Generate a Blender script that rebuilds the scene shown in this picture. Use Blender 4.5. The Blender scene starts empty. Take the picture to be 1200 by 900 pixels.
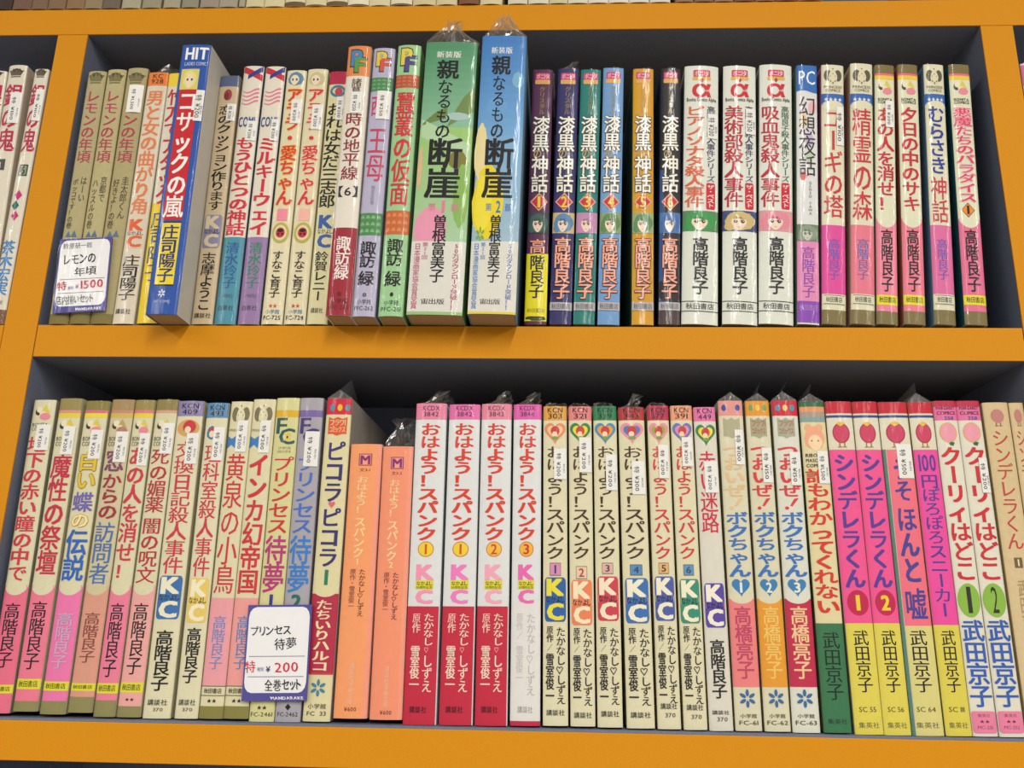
import bpy, bmesh, math, random
from mathutils import Vector, Matrix
random.seed(7)
C = bpy.context.scene.collection
PI = math.pi
# ---------------------------------------------------------------- camera, world, lights, exposure
EYE = 1.40
FOCAL, YAW, PITCH, ROLL, PCX, PCY = (1000.0, 0.039919, 0.262168, 0.016351, 619.884985, 452.98443)
f = Vector((-math.sin(YAW)*math.cos(PITCH), math.cos(YAW)*math.cos(PITCH), math.sin(PITCH)))
rt = f.cross(Vector((0, 0, 1))).normalized(); up = rt.cross(f)
r2 = rt*math.cos(ROLL) + up*math.sin(ROLL); u2 = -rt*math.sin(ROLL) + up*math.cos(ROLL)
cd = bpy.data.cameras.new('camera'); cam = bpy.data.objects.new('camera', cd); C.objects.link(cam)
cd.sensor_width = 36; cd.lens = FOCAL*36/1200
cd.shift_x = (600-PCX)/1200; cd.shift_y = (PCY-450)/1200
cd.clip_start = 0.01
cam.matrix_world = Matrix(((r2.x, u2.x, -f.x, 0), (r2.y, u2.y, -f.y, 0), (r2.z, u2.z, -f.z, EYE), (0, 0, 0, 1)))
bpy.context.scene.camera = cam
w = bpy.data.worlds.new('shop'); bpy.context.scene.world = w; w.use_nodes = True
w.node_tree.nodes['Background'].inputs[0].default_value = (1.0, 0.97, 0.92, 1); w.node_tree.nodes['Background'].inputs[1].default_value = 0.42
vs = bpy.context.scene.view_settings
vs.view_transform = 'Standard'; vs.look = 'None'; vs.gamma = 1; vs.use_curve_mapping = False; vs.exposure = -0.12
def tube_light(x, y, power, ln=1.2, wd=0.06):
    l = bpy.data.lights.new('ceiling_tube_light', 'AREA'); l.shape = 'RECTANGLE'; l.size = wd; l.size_y = ln
    l.energy = power; l.color = (1.0, 0.965, 0.90)
    o = bpy.data.objects.new('ceiling_tube_light', l); C.objects.link(o); o.location = (x, y, 2.62)
for x in (-1.9, 0.3, 1.9):
    for y in (-1.25, -2.6, -3.95):
        tube_light(x, y, 31)
DF, ZB, XU, DEPTH = 0.49, [0.39925, 0.3791, 0.16945, 0.14897, -0.06006, -0.08044], [-0.34627, -0.32543, 0.27332, 0.29276], 0.12896       # shelf front plane, board edges (relative to eye), upright edges, cell depth
# ---------------------------------------------------------------- materials
def lin(h):
    o = []
    for i in (0, 2, 4):
        c = int(h[i:i+2], 16)/255
        o.append(c/12.92 if c <= .04045 else ((c+.055)/1.055)**2.4)
    return o
MATS = {}
def mat(hexc, kind='print'):
    k = (hexc, kind)
    if k in MATS: return MATS[k]
    m = bpy.data.materials.new(kind+'_'+hexc); m.use_nodes = True; nt = m.node_tree; n = nt.nodes; L = nt.links
    b = n['Principled BSDF']; c = lin(hexc)
    tc = n.new('ShaderNodeTexCoord'); ns = n.new('ShaderNodeTexNoise'); ns.inputs['Scale'].default_value = {'print': 260, 'matte': 300, 'paint': 700, 'edge': 900, 'page': 120, 'ink': 200, 'wall': 6, 'floor': 3}.get(kind, 200)
    ns.inputs['Detail'].default_value = 3
    L.new(tc.outputs['Object'], ns.inputs['Vector'])
    hs = n.new('ShaderNodeMix'); hs.data_type = 'RGBA'
    amt = {'print': .06, 'matte': .10, 'paint': .18, 'edge': .07, 'page': .12, 'ink': .04}.get(kind, .08)
    hs.inputs[6].default_value = (*[x*(1-amt) for x in c], 1); hs.inputs[7].default_value = (*[min(1, x*(1+amt)) for x in c], 1)
    L.new(ns.outputs['Fac'], hs.inputs[0]); L.new(hs.outputs[2], b.inputs['Base Color'])
    if kind == 'page':
        mp = n.new('ShaderNodeMapping'); mp.inputs['Scale'].default_value = (2200, 6, 6); L.new(tc.outputs['Object'], mp.inputs[0]); L.new(mp.outputs[0], ns.inputs['Vector']); ns.inputs['Scale'].default_value = 1; hs.inputs[6].default_value = (*[x*.7 for x in c], 1)
    b.inputs['Roughness'].default_value = {'print': .5, 'matte': .6, 'paint': .7, 'edge': .6, 'page': .9, 'ink': .5}.get(kind, .6)
    b.inputs['Specular IOR Level'].default_value = .15 if kind in ('edge', 'paint') else .25
    if kind in ('paint', 'edge', 'matte', 'print'):
        bp = n.new('ShaderNodeBump'); bp.inputs['Strength'].default_value = .25 if kind in ('paint', 'edge') else .12; bp.inputs['Distance'].default_value = .0004
        L.new(ns.outputs['Fac'], bp.inputs['Height']); L.new(bp.outputs[0], b.inputs['Normal'])
    MATS[k] = m; return m
def film_mat(name, base, rough, wrinkle, haze):
    m = bpy.data.materials.new(name); m.use_nodes = True; nt = m.node_tree; n = nt.nodes; L = nt.links
    n.remove(n['Principled BSDF']); out = n['Material Output']
    tr = n.new('ShaderNodeBsdfTransparent'); tr.inputs[0].default_value = (.985, .985, .985, 1)
    gl = n.new('ShaderNodeBsdfGlossy'); gl.inputs['Roughness'].default_value = rough
    df = n.new('ShaderNodeBsdfTranslucent'); df.inputs[0].default_value = (.8, .8, .8, 1)
    fr = n.new('ShaderNodeFresnel'); fr.inputs[0].default_value = 1.5
    ad = n.new('ShaderNodeMath'); ad.operation = 'MULTIPLY_ADD'; ad.inputs[1].default_value = .24; ad.inputs[2].default_value = base
    ad.use_clamp = True
    mx = n.new('ShaderNodeMixShader'); mh = n.new('ShaderNodeMixShader'); mh.inputs[0].default_value = haze
    tc = n.new('ShaderNodeTexCoord'); ns = n.new('ShaderNodeTexNoise'); ns.inputs['Scale'].default_value = wrinkle; ns.inputs['Detail'].default_value = 2; ns.inputs['Distortion'].default_value = .6
    mp = n.new('ShaderNodeMapping'); mp.inputs['Scale'].default_value = (1, 1, .25); L.new(tc.outputs['Object'], mp.inputs[0]); L.new(mp.outputs[0], ns.inputs['Vector'])
    bp = n.new('ShaderNodeBump'); bp.inputs['Strength'].default_value = .35; bp.inputs['Distance'].default_value = .0012
    L.new(ns.outputs['Fac'], bp.inputs['Height']); L.new(bp.outputs[0], gl.inputs['Normal'])
    L.new(fr.outputs[0], ad.inputs[0]); L.new(ad.outputs[0], mx.inputs[0])
    L.new(tr.outputs[0], mh.inputs[1]); L.new(df.outputs[0], mh.inputs[2])
    L.new(mh.outputs[0], mx.inputs[1]); L.new(gl.outputs[0], mx.inputs[2]); L.new(mx.outputs[0], out.inputs[0])
    return m
WRAP = film_mat('shrink_film', .0, .10, 160, 0.0)
BAG = film_mat('bag_film', .09, .16, 260, 0.13)
# ---------------------------------------------------------------- mesh builder
class MB:
    def __init__(s): s.v = []; s.f = []; s.m = []; s.mats = []
    def mi(s, m):
        if m not in s.mats: s.mats.append(m)
        return s.mats.index(m)
    def add(s, vs, fs, m):
        k = len(s.v); i = s.mi(m); s.v += vs
        for f_ in fs: s.f.append([a+k for a in f_]); s.m.append(i)
    def box(s, a, b, m):
        x0, y0, z0 = a; x1, y1, z1 = b
        s.add([(x0,y0,z0),(x1,y0,z0),(x1,y1,z0),(x0,y1,z0),(x0,y0,z1),(x1,y0,z1),(x1,y1,z1),(x0,y1,z1)],
              [(3,2,1,0),(4,5,6,7),(0,1,5,4),(1,2,6,5),(2,3,7,6),(3,0,4,7)], m)
    def build(s, name, parent=None, smooth=False, bevel=0):
        me = bpy.data.meshes.new(name); me.from_pydata([tuple(v) for v in s.v], [], s.f)
        for m in s.mats: me.materials.append(m)
        me.polygons.foreach_set('material_index', s.m)
        if smooth: me.polygons.foreach_set('use_smooth', [True]*len(s.f))
        me.update()
        o = bpy.data.objects.new(name, me); C.objects.link(o)
        if parent: o.parent = parent
        if bevel:
            md = o.modifiers.new('b', 'BEVEL'); md.width = bevel; md.segments = 2; md.limit_method = 'ANGLE'
        return o
def empty(name, loc, label=None, cat=None, group=None):
    o = bpy.data.objects.new(name, None); C.objects.link(o); o.location = loc; o.empty_display_size = .02
    if label: o['label'] = label
    if cat: o['category'] = cat
    if group: o['group'] = group
    return o
# ---------------------------------------------------------------- glyphs (built-in font) and printed shapes
fc = bpy.data.curves.new('glyph', 'FONT'); fo = bpy.data.objects.new('glyph', fc); C.objects.link(fo)
fc.resolution_u = 2; DG = bpy.context.evaluated_depsgraph_get()
GC = {}
def cut(bm, xs):
    for x in xs:
        bmesh.ops.bisect_plane(bm, geom=bm.verts[:]+bm.edges[:]+bm.faces[:], plane_co=(x, 0, 0), plane_no=(1, 0, 0), dist=1e-5)
def pack(bm):
    bm.verts.index_update()
    r = ([(v.co.x, v.co.y) for v in bm.verts], [[v.index for v in f_.verts] for f_ in bm.faces]); bm.free(); return r
OFF = [0, .009, .017, .027, .036, .049]
def glyph(ch, off):
    """off: how much heavier than the regular cut (em)"""
    k = (ch, round(off, 4))
    if k in GC: return GC[k]
    if ch in ' \u3000': GC[k] = ([], []); return GC[k]
    if (ch, 0) not in GC:
        fc.body = ch; DG.update()
        bm = bmesh.new(); bm.from_mesh(fo.evaluated_get(DG).to_mesh())
        asc = ord(ch) < 0x2000
        xs = [v.co.x for v in bm.verts]; cx = (min(xs)+max(xs))/2 if asc else .5
        for v in bm.verts: v.co.x -= cx; v.co.y -= .36 if asc else .38; v.co.z = 0
        if ch == 'ー':
            for v in bm.verts: v.co.x, v.co.y = v.co.y, -v.co.x
        cut(bm, [-.38, -.22, -.08, .08, .22, .38])
        q_ = pack(bm); GC[(ch, 0)] = ([(a, b, 0) for a, b in q_[0]], q_[1])
        if off == 0: return GC[k]
    v, fs = GC[(ch, 0)]
    if off < .05 and len(v) > 90: off *= .6
    if off < .012: sh = [(-off, 0), (off, 0)]
    elif off < .05: sh = [(-off, -off*.6), (off, -off*.6), (-off, off*.6), (off, off*.6)]
    else: sh = [(off*math.cos(i*PI/4), off*math.sin(i*PI/4)) for i in range(8)]
    V = []; F = []
    for n_, (a, b) in enumerate(sh):
        n = len(V); V += [(p[0]+a, p[1]+b, n_*.000005) for p in v]; F += [[i+n for i in q] for q in fs]
    GC[k] = (V, F); return GC[k]
def circ(n, rx=.5, ry=.5, cx=0, cy=0, wob=0):
    return [(cx+rx*(1+wob*math.sin(3.1*i)+wob*math.cos(5.3*i))*math.cos(2*PI*i/n), cy+ry*(1+wob*math.cos(2.3*i))*math.sin(2*PI*i/n)) for i in range(n)]
def shape_polys(s):
    if s == 'disc': return [circ(28)]
    if s == 'egg': return [[(x*(1-.35*max(0, -y*2)), y) for x, y in circ(24)]]
    if s == 'blob': return [circ(22, .46, .46, wob=.05)]
    if s == 'diamond': return [[(0, .5), (-.5, 0), (0, -.5), (.5, 0)]]
    if s == 'rect': return [[(-.5, .5), (-.5, -.5), (.5, -.5), (.5, .5)]]
    if s == 'rrect':
        p = []
        for cx, cy, a in ((.38, .38, 0), (-.38, .38, 90), (-.38, -.38, 180), (.38, -.38, 270)):
            p += [(cx+.12*math.cos(math.radians(a+t)), cy+.12*math.sin(math.radians(a+t))) for t in (0, 30, 60, 90)]
        return [p]
    if s == 'tri': return [[(0, .5), (-.5, -.5), (.5, -.5)]]
    if s == 'hill': return [[(-.5, -.5), (.5, -.1), (.5, .5), (.1, .25), (-.2, -.1)]]
    if s == 'heart':
        p = []
        for i in range(32):
            t = 2*PI*i/32; p.append((.5*math.sin(t)**3, (13*math.cos(t)-5*math.cos(2*t)-2*math.cos(3*t)-math.cos(4*t)+2.5)/29))
        return [p]
    if s == 'crown':
        p = [(-.36, -.3), (.36, -.3)]
        for x, y in ((.5, .2), (.25, .38), (0, .5), (-.25, .38), (-.5, .2)):
            p += [(x*.8+.07, -.16), (x, y), (x*.8-.07, -.16)]
        p = [q for i, q in enumerate(p) if i not in (2, 16)]
        return [p, [(-.36, -.5), (.36, -.5), (.37, -.38), (-.37, -.38)]]+[circ(8, .045, .06, x, y+.04) for x, y in ((.5, .2), (.25, .38), (-.25, .38), (-.5, .2))]
    if s == 'petals':
        out = []
        for k in range(6):
            a = PI/2+k*PI/3; ca, sa = math.cos(a), math.sin(a)
            out.append([(ca*(.3+.2*c_)-sa*.1*s_, sa*(.3+.2*c_)+ca*.1*s_) for c_, s_ in [(math.cos(t*PI/4), math.sin(t*PI/4)) for t in range(8)]])
        return out
    if s == 'slash': return [[(-.5, .5), (-.5, .15), (.5, -.35), (.5, 0)]]
    if s == 'slashb': return [[(.5, .5), (.5, .1), (-.5, -.5), (-.5, -.2)]]
    if s == 'swirl':
        out = []
        for k in range(4):
            y = .42-k*.27; out.append([(-.5+i/8, y-.1*math.sin(i/8*PI*1.6)-.12+.06*k) for i in range(9)]+[(.5-i/8, y+.1-.1*math.sin((1-i/8)*PI*1.6)-.12+.06*k-.05*(i/8)) for i in range(9)])
        return out
    if s == 'scales':
        out = []
        for j in range(3):
            for i in range(4):
                x = -.375+i*.25; y = -.4+j*.33
                out.append([(x+.1*math.cos(t*PI/5), y+.17*math.sin(t*PI/5)) for t in range(6)])
        return out
    if s == 'wave':
        return [[(-.5+i/10, .25*math.sin(i*PI/2)-.18) for i in range(11)]+[(.5-i/10, .25*math.sin((10-i)*PI/2)+.18) for i in range(11)]]
    if s == 'wave2': return [[(-.5, .5)]+[(-.5+i/12, .2*math.sin(i/12*PI*1.6)-.25) for i in range(13)]+[(.5, .5)]]
    if s == 'fringe': return [[(-.5, .1), (-.3, .5), (.3, .5), (.5, .1), (.3, -.5), (.12, 0), (0, -.4), (-.12, 0), (-.3, -.5)]]
    if s == 'flag': return [[(-.5, .5), (-.5, -.5), (0, -.2), (.5, -.5), (.5, .5), (0, .25)]]
    if s == 'flag2': return [[(-.5, .5), (-.5, -.4), (-.25, -.4), (0, -.5), (.25, -.4), (.5, -.4), (.5, .5), (.25, .4), (0, .5), (-.25, .4)]]
    if s == 'bang': return [[(.5, .5), (.2, .45), (-.1, -.15), (.05, -.2)], circ(12, .13, .14, -.3, -.34)]
    if s == 'leaf': return [[(-.5, .1), (-.1, .5), (.5, .3), (.2, -.5), (-.3, -.3)]]
    if s == 'bars': return [[(-.35, .5), (-.35, -.3), (-.2, -.3), (-.2, .5)], [(.2, .5), (.2, -.3), (.35, -.3), (.35, .5)], [(-.5, -.3), (-.5, -.5), (0, -.5), (-.05, -.3)], [(.05, -.3), (0, -.5), (.5, -.5), (.5, -.3)]]
    raise KeyError(s)
def shape(s):
    k = ('#', s)
    if k in GC: return GC[k]
    bm = bmesh.new()
    for p in shape_polys(s):
        a = sum(p[i][0]*p[(i+1) % len(p)][1]-p[(i+1) % len(p)][0]*p[i][1] for i in range(len(p)))
        if a < 0: p = p[::-1]
        bm.faces.new([bm.verts.new((x, y, 0)) for x, y in p])
    bmesh.ops.triangulate(bm, faces=bm.faces[:])
    cut(bm, [-.4, -.27, -.14, 0, .14, .27, .4])
    q_ = pack(bm); GC[k] = ([(a, b, 0) for a, b in q_[0]], q_[1]); return GC[k]
def bbox(vs):
    xs = [v[0] for v in vs]; ys = [v[1] for v in vs]; return min(xs), max(xs), min(ys), max(ys)
def line_text(t, off):
    """horizontal line of glyphs -> verts, faces in em units"""
    V = []; F = []; x = 0
    for ch in t:
        if ch == ' ': x += .3; continue
        v, fs = glyph(ch, off)
        if not v: continue
        b = bbox(v); k = len(V); V += [(a-b[0]+x, c, e) for a, c, e in v]; F += [[i+k for i in q] for q in fs]; x += b[1]-b[0]+.09
    return V, F
# ---------------------------------------------------------------- a printed surface: maps (x across, z up) in metres to 3-D
class Face:
    """convex spine or a flat card"""
    def __init__(s, W, c, r=.0005): s.W = W; s.c = c*W; s.r = r
    def y(s, x):
        t = min(1, abs(2*x/s.W)); return s.c*t*t + s.r*t**10
    def put(s, mb, v, fs, sx, sz, cx, cz, off, m):
        mb.add([(cx+p[0]*sx, s.y(cx+p[0]*sx)-off-p[2], cz+p[1]*sz) for p in v], fs, m)
    def band(s, mb, x0, x1, z0, z1, off, m, nz=1):
        n = 14; h = s.W/2; T_ = [math.sin((i/n-.5)*PI)*h for i in range(n+1)]
        X = [x0]+[x for x in T_ if x0+1e-5 < x < x1-1e-5]+[x1]
        V = []; F = []
        for x in X: V += [(x, s.y(x)-off, z0), (x, s.y(x)-off, z1)]
        for i in range(len(X)-1): F.append((2*i, 2*i+2, 2*i+3, 2*i+1))
        mb.add(V, F, m)
def draw(face, W, ops, parent, kind, off0=.00005, step=.000009):
    parts = {}; order = []
    off = off0
    for op in ops:
        t, p = op[0], op[1]
        if p not in parts: parts[p] = MB(); order.append(p)
        mb = parts[p]; off += step
        if t == 'b':
            _, _, z0, z1, c, u0, u1 = op; face.band(mb, (u0-.5)*W, (u1-.5)*W, z0, z1, off, mat(c, kind))
        elif t == 'g':          # printed picture fading from one colour to another down the spine
            _, _, z0, z1, c0, c1, n = op
            for k in range(n):
                cc = ''.join('%02x' % round(int(c0[i:i+2], 16)+(int(c1[i:i+2], 16)-int(c0[i:i+2], 16))*(k+.5)/n) for i in (0, 2, 4))
                face.band(mb, -W/2, W/2, z1-(z1-z0)*(k+1)/n, z1-(z1-z0)*k/n, off, mat(cc, kind))
        elif t == 's':
            _, _, z0, z1, s, c, u, w_ = op; v, fs = shape(s); face.put(mb, v, fs, w_*W, z1-z0, (u-.5)*W, (z0+z1)/2, off+.00004, mat(c, kind))
        elif t == 't':
            _, _, z0, z1, txt, c, u, w_, bold, out = op
            txt = txt.replace('!', '！').replace('/', '／').replace('？', '？'); n = len(txt); ch = (z1-z0)/n
            for ly in ((0, out, .055), (1, c, OFF[bold])):
                if ly[1] is None: continue
                for i, g in enumerate(txt):
                    v, fs = glyph(g, ly[2])
                    if v: face.put(mb, v, fs, w_*W/.90, ch/.93, (u-.5)*W, z1-ch*(i+.5), off+.00005+.00002*ly[0]+.00000*0, mat(ly[1], kind))
                off += .00003 if out else 0
        elif t == 'h':
            _, _, z0, z1, txt, c, u, w_, bold, out = op
            for ly in ((0, out, OFF[bold]+.012), (1, c, OFF[bold])):
                if ly[1] is None: continue
                v, fs = line_text(txt, ly[2])
                if not v: continue
                b = bbox(v); q = ly[2]*2 if ly[0] == 0 else 0
                bw = b[1]-b[0]; bh = b[3]-b[2]; g_ = 1.0 if ly[0] else 1.12
                v = [((a-b[0])/bw-.5, (d-b[2])/bh-.5, e) for a, d, e in v]
                wx = min(w_*W, (z1-z0)*bw/bh*(1.5 if len(txt) > 1 or txt in 'KC' else 1.15))
                face.put(mb, v, fs, wx*g_, (z1-z0)*g_, (u-.5)*W, (z0+z1)/2, off+.00005+.00002*ly[0]+.00000*0, mat(ly[1], kind))
    for p in order:
        o = parts[p].build(p, parent)
    return off
def rot_text(face, mb, txt, bold, x, zt, zb, wx, off, m):
    """line of text turned a quarter clockwise: reads downwards from zt to zb, wx wide"""
    v, fs = line_text(txt, OFF[bold])
    b = bbox(v)
    V = [(x+((d-b[2])/(b[3]-b[2])-.5)*wx, zt-(a-b[0])/(b[1]-b[0])*(zt-zb), e) for a, d, e in v]
    mb.add([(a, face.y(a)-off-e, d) for a, d, e in V], fs, m)
# ---------------------------------------------------------------- structure
def struct(o): o['kind'] = 'structure'; return o
m_ = MB(); m_.box((-3, -4.5, -.1), (3, .72, 0), mat('8a8378', 'floor')); struct(m_.build('floor'))
m_ = MB(); m_.box((-3, -4.5, 2.70), (3, .72, 2.78), mat('e6e3dc', 'wall')); struct(m_.build('ceiling'))
m_ = MB(); m_.box((-3, .66, 0), (3, .72, 2.70), mat('d8d4ca', 'wall')); struct(m_.build('wall_back'))
# bookcase
GREY = mat('6e7488', 'paint'); OR_ = mat('cd8811', 'edge')
case = empty('bookcase', (0, DF, 0), 'orange edged dark grey bookcase holding every row of the paperbacks', 'bookcase')
TH = ZB[0]-ZB[1]; PZ = ZB[1]-ZB[2]+TH; UT = XU[1]-XU[0]; PX = XU[2]-XU[0]
ups = [XU[0]-PX, XU[0], XU[2], XU[2]+PX]
levels = [ZB[0]+PZ, ZB[0], ZB[2], ZB[4]] + [ZB[4]-PZ*k for k in (1, 2, 3)]
zt = levels[0]+EYE
ET = .0012
def slab(name, a, b, edge_a, edge_b):
    mb = MB(); mb.box(a, b, GREY); o = mb.build(name, case)
    e = MB(); e.box(edge_a, (edge_b[0], edge_b[1]-.0001, edge_b[2]), OR_); e.build('front_edge', o, bevel=.0003)
    return o
# bottom and top of board, one per cell between uprights; the one at level 1 runs on over the uprights
for li, z in enumerate(levels):
    z1 = z+EYE; z0 = z1-TH; up_ = 0
    if li == 2: z0 = ZB[3]+EYE
    if li == 3: z0 = ZB[5]+EYE; up_ = .0012
    if li in (0, 1):
        x0 = ups[0]; x1 = ups[-1]+UT
        slab('shelf_board', (x0, ET, z0), (x1, DEPTH-.0002, z1), (x0, 0, z0), (x1, ET, z1))
    else:
        for i in range(3):
            x0 = ups[i]+UT+.0002; x1 = ups[i+1]-.0002
            slab('shelf_board', (x0, ET, z0), (x1, DEPTH-.0002, z1+up_), (x0+.0003, .0002, z0), (x1-.0003, ET, z1))
spans = [(levels[1]+EYE, levels[0]+EYE-TH), (0.0, levels[1]+EYE-TH)]
for x in ups:
    for z0, z1 in (spans if x != ups[1] else spans[1:]):
        slab('upright', (x, ET, z0+.0001), (x+UT, DEPTH-.0002, z1-.0002), (x, 0, z0+.0001), (x+UT, ET, z1-.0002))
mb = MB(); mb.box((ups[0], DEPTH, 0), (ups[-1]+UT, DEPTH+.006, zt), GREY); mb.build('back_panel', case)
# ---------------------------------------------------------------- books
def make_cover(parent, W, H, D, c, base, side, kind):
    fa = Face(W, c); t = .0005
    n = 18; xs = [math.sin((i/n-.5)*PI)*W/2 for i in range(n+1)]
    outer = [(W/2, D)]+[(x, fa.y(x)) for x in xs[::-1]]+[(-W/2, D)]
    inner = [(-W/2+t, D)]+[(max(-W/2+t, min(W/2-t, x)), fa.y(x)+t) for x in xs]+[(W/2-t, D)]
    mb = MB(); mo, ms = mat(base, kind), mat(side, kind)
    ring = outer+inner; N = len(ring)
    V = [(x, y, 0) for x, y in ring]+[(x, y, H) for x, y in ring]
    mb.v = V; io, is_ = mb.mi(mo), mb.mi(ms)
    for i in range(N):
        j = (i+1) % N; mb.f.append([i, i+N, j+N, j][::-1] if False else [i, j, j+N, i+N][::-1]); mb.m.append(is_ if i in (0, len(outer)-2) else io)
    no = len(outer)
    for i in range(no-1):
        a, b = i, i+1; c_, d = N-1-i, N-2-i
        mb.f.append([a, c_, d, b][::-1]); mb.m.append(io); mb.f.append([a+N, b+N, d+N, c_+N][::-1]); mb.m.append(io)
    o = mb.build('cover', parent)
    return fa
PAGE = mat('b49a74', 'page'); PAGE2 = mat('d8ccaa', 'page')
def make_pages(parent, W, H, D, c, pm):
    mb = MB(); t = .0006; y0 = c*W+.0016
    mb.box((-W/2+t, y0, .0004), (W/2-t, D-.001, H-.0004), pm); mb.build('page_block', parent)
def wrap(parent, fa, W, H, D, bag, seed):
    rnd = random.Random(seed); mb = MB(); nz = 14
    xs = [math.sin((i/10-.5)*PI)*W/2 for i in range(11)]
    g = .00065
    prof = [(W/2+.00008, D*.5), (W/2+.00008, fa.y(W/2)+.002)]+[(x*.995, fa.y(x)-g) for x in xs[::-1]]+[(-W/2-.00008, fa.y(W/2)+.002), (-W/2-.00008, D*.5)]
    V = []; F = []
    P = len(prof)
    for k in range(nz+1):
        z = H*k/nz
        for i, (x, y) in enumerate(prof):
            V.append((x, y+(rnd.uniform(-.00012, .00012) if 2 < i < P-3 else 0), z+(.0002 if k == nz else (-.00005 if k == 0 else 0))))
    for k in range(nz):
        for i in range(P-1): F.append((k*P+i, (k+1)*P+i, (k+1)*P+i+1, k*P+i+1))
    mb.add(V, F, WRAP); mb.build('plastic_wrap', parent, smooth=True)
    if not bag: return
    b = MB(); z = H+.0003; w2 = W/2; d2 = .0165 if bag == 'bigtuft' else D*.55
    if bag == 'fin':
        ap = .0055*(.8+.4*rnd.random()); bx = W*.1*rnd.uniform(-1, 1)
        lean = rnd.uniform(.15, .3)*W
        A = (bx, .001, z+ap); Bk = (bx, d2, z+ap*.8); fl = (-w2, .0012, z); fr = (w2, .0012, z); bl = (-w2, d2, z); br = (w2, d2, z)
        T1 = (bx+lean*1.6, .010, z+ap+.009); T2 = (bx+lean*1.2, .022, z+ap+.006)
        b.add([fl, fr, A, Bk, bl, br, T1, T2], [(0, 1, 2), (0, 2, 3, 4), (1, 5, 3, 2), (2, 7, 6), (2, 3, 7)], BAG)
        # a thin welded seam along the front edges
        for p, q in ((fl, A), (A, fr)):
            p = Vector(p); q = Vector(q); n_ = Vector((0, -.0001, .00035)); b.add([tuple(p), tuple(q), tuple(q+n_), tuple(p+n_)], [(0, 1, 2, 3)], BAG)
    else:
        hh, neck, top = {'tuft': (.0085, .3, .42), 'small': (.003, .75, .7), 'bigtuft': (.019, .26, .12), 'tall': (.018, .7, .75)}[bag]
        rings = [(0, 1.0), (.12, .99), (.35, .78), (.62, .42), (.85, .16), (1, .2)] if bag == 'bigtuft' else [(0, .96), (.08, .7), (.25, .42), (.5, .34), (.75, .4), (1, .3)] if bag == 'tuft' else [(0, 1.0), (.12, .98), (.35, (1+neck)/2*.95), (.6, neck*1.05), (.8, neck), (1, top)]
        N = 28; V = []; cx = {'bigtuft': 0, 'tuft': .3}.get(bag, rnd.uniform(-.12, .12))*W
        for ri, (hz, sc) in enumerate(rings):
            for i in range(N):
                a = 2*PI*i/N; q = max(abs(math.cos(a)), abs(math.sin(a)))
                x = math.cos(a)/q*w2*sc; y = (math.sin(a)/q*.5+.5)*d2*(.35+.65*sc)+(.0 if ri < 2 else .004*hz)+.001
                jit = 0 if ri == 0 else .0010+.0012*hz
                V.append((x+cx*hz+rnd.uniform(-jit, jit), y+rnd.uniform(-jit, jit), z+hh*hz+(rnd.uniform(-.35, .35)*hh*.3*hz if ri else 0)))
        F = []
        for r in range(len(rings)-1):
            for i in range(N):
                j = (i+1) % N; a_, b_, c_, d_ = r*N+i, r*N+j, (r+1)*N+j, (r+1)*N+i; F += [(a_, b_, c_), (a_, c_, d_)]
        b.add(V, F, BAG)
    b.build('bag_top', parent)
def make_book(B_, group):
    x, y, z, lean, W, H, D, c, base, side, film, bag, gloss, st, label, ops = B_
    t = empty('paperback', (x, y, z+EYE+.00015), label, 'book', group)
    t.rotation_euler = (0, lean, 0)
    kind = 'print' if gloss else 'matte'
    fa = make_cover(t, W, H, D, c, base, side, kind)
    make_pages(t, W, H, D, c, PAGE)
    draw(fa, W, ops, t, kind)
    if st:
        z0, z1, u0, u1, txt = st
        mb = MB(); fa.band(mb, (u0-.5)*W, (u1-.5)*W, z0, z1, .00050, mat('e9e8e4', 'ink'))
        s = mb.build('price_sticker', t)
        lt = MB(); uc = u0+.38*(u1-u0); hh = z1-z0
        rot_text(fa, lt, txt, 1, (uc-.5)*W, z1-hh*.16, z1-hh*.9, W*.2, .00054, mat('2a2a2e', 'ink'))
        rot_text(fa, lt, '税別', 0, (u0+.8*(u1-u0)-.5)*W, z1-hh*.5, z1-hh*.78, W*.08, .00054, mat('6c6c70', 'ink'))
        lt.build('price_lettering', s)
    if film: wrap(t, fa, W, H, D, bag, label)
    return t
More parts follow.
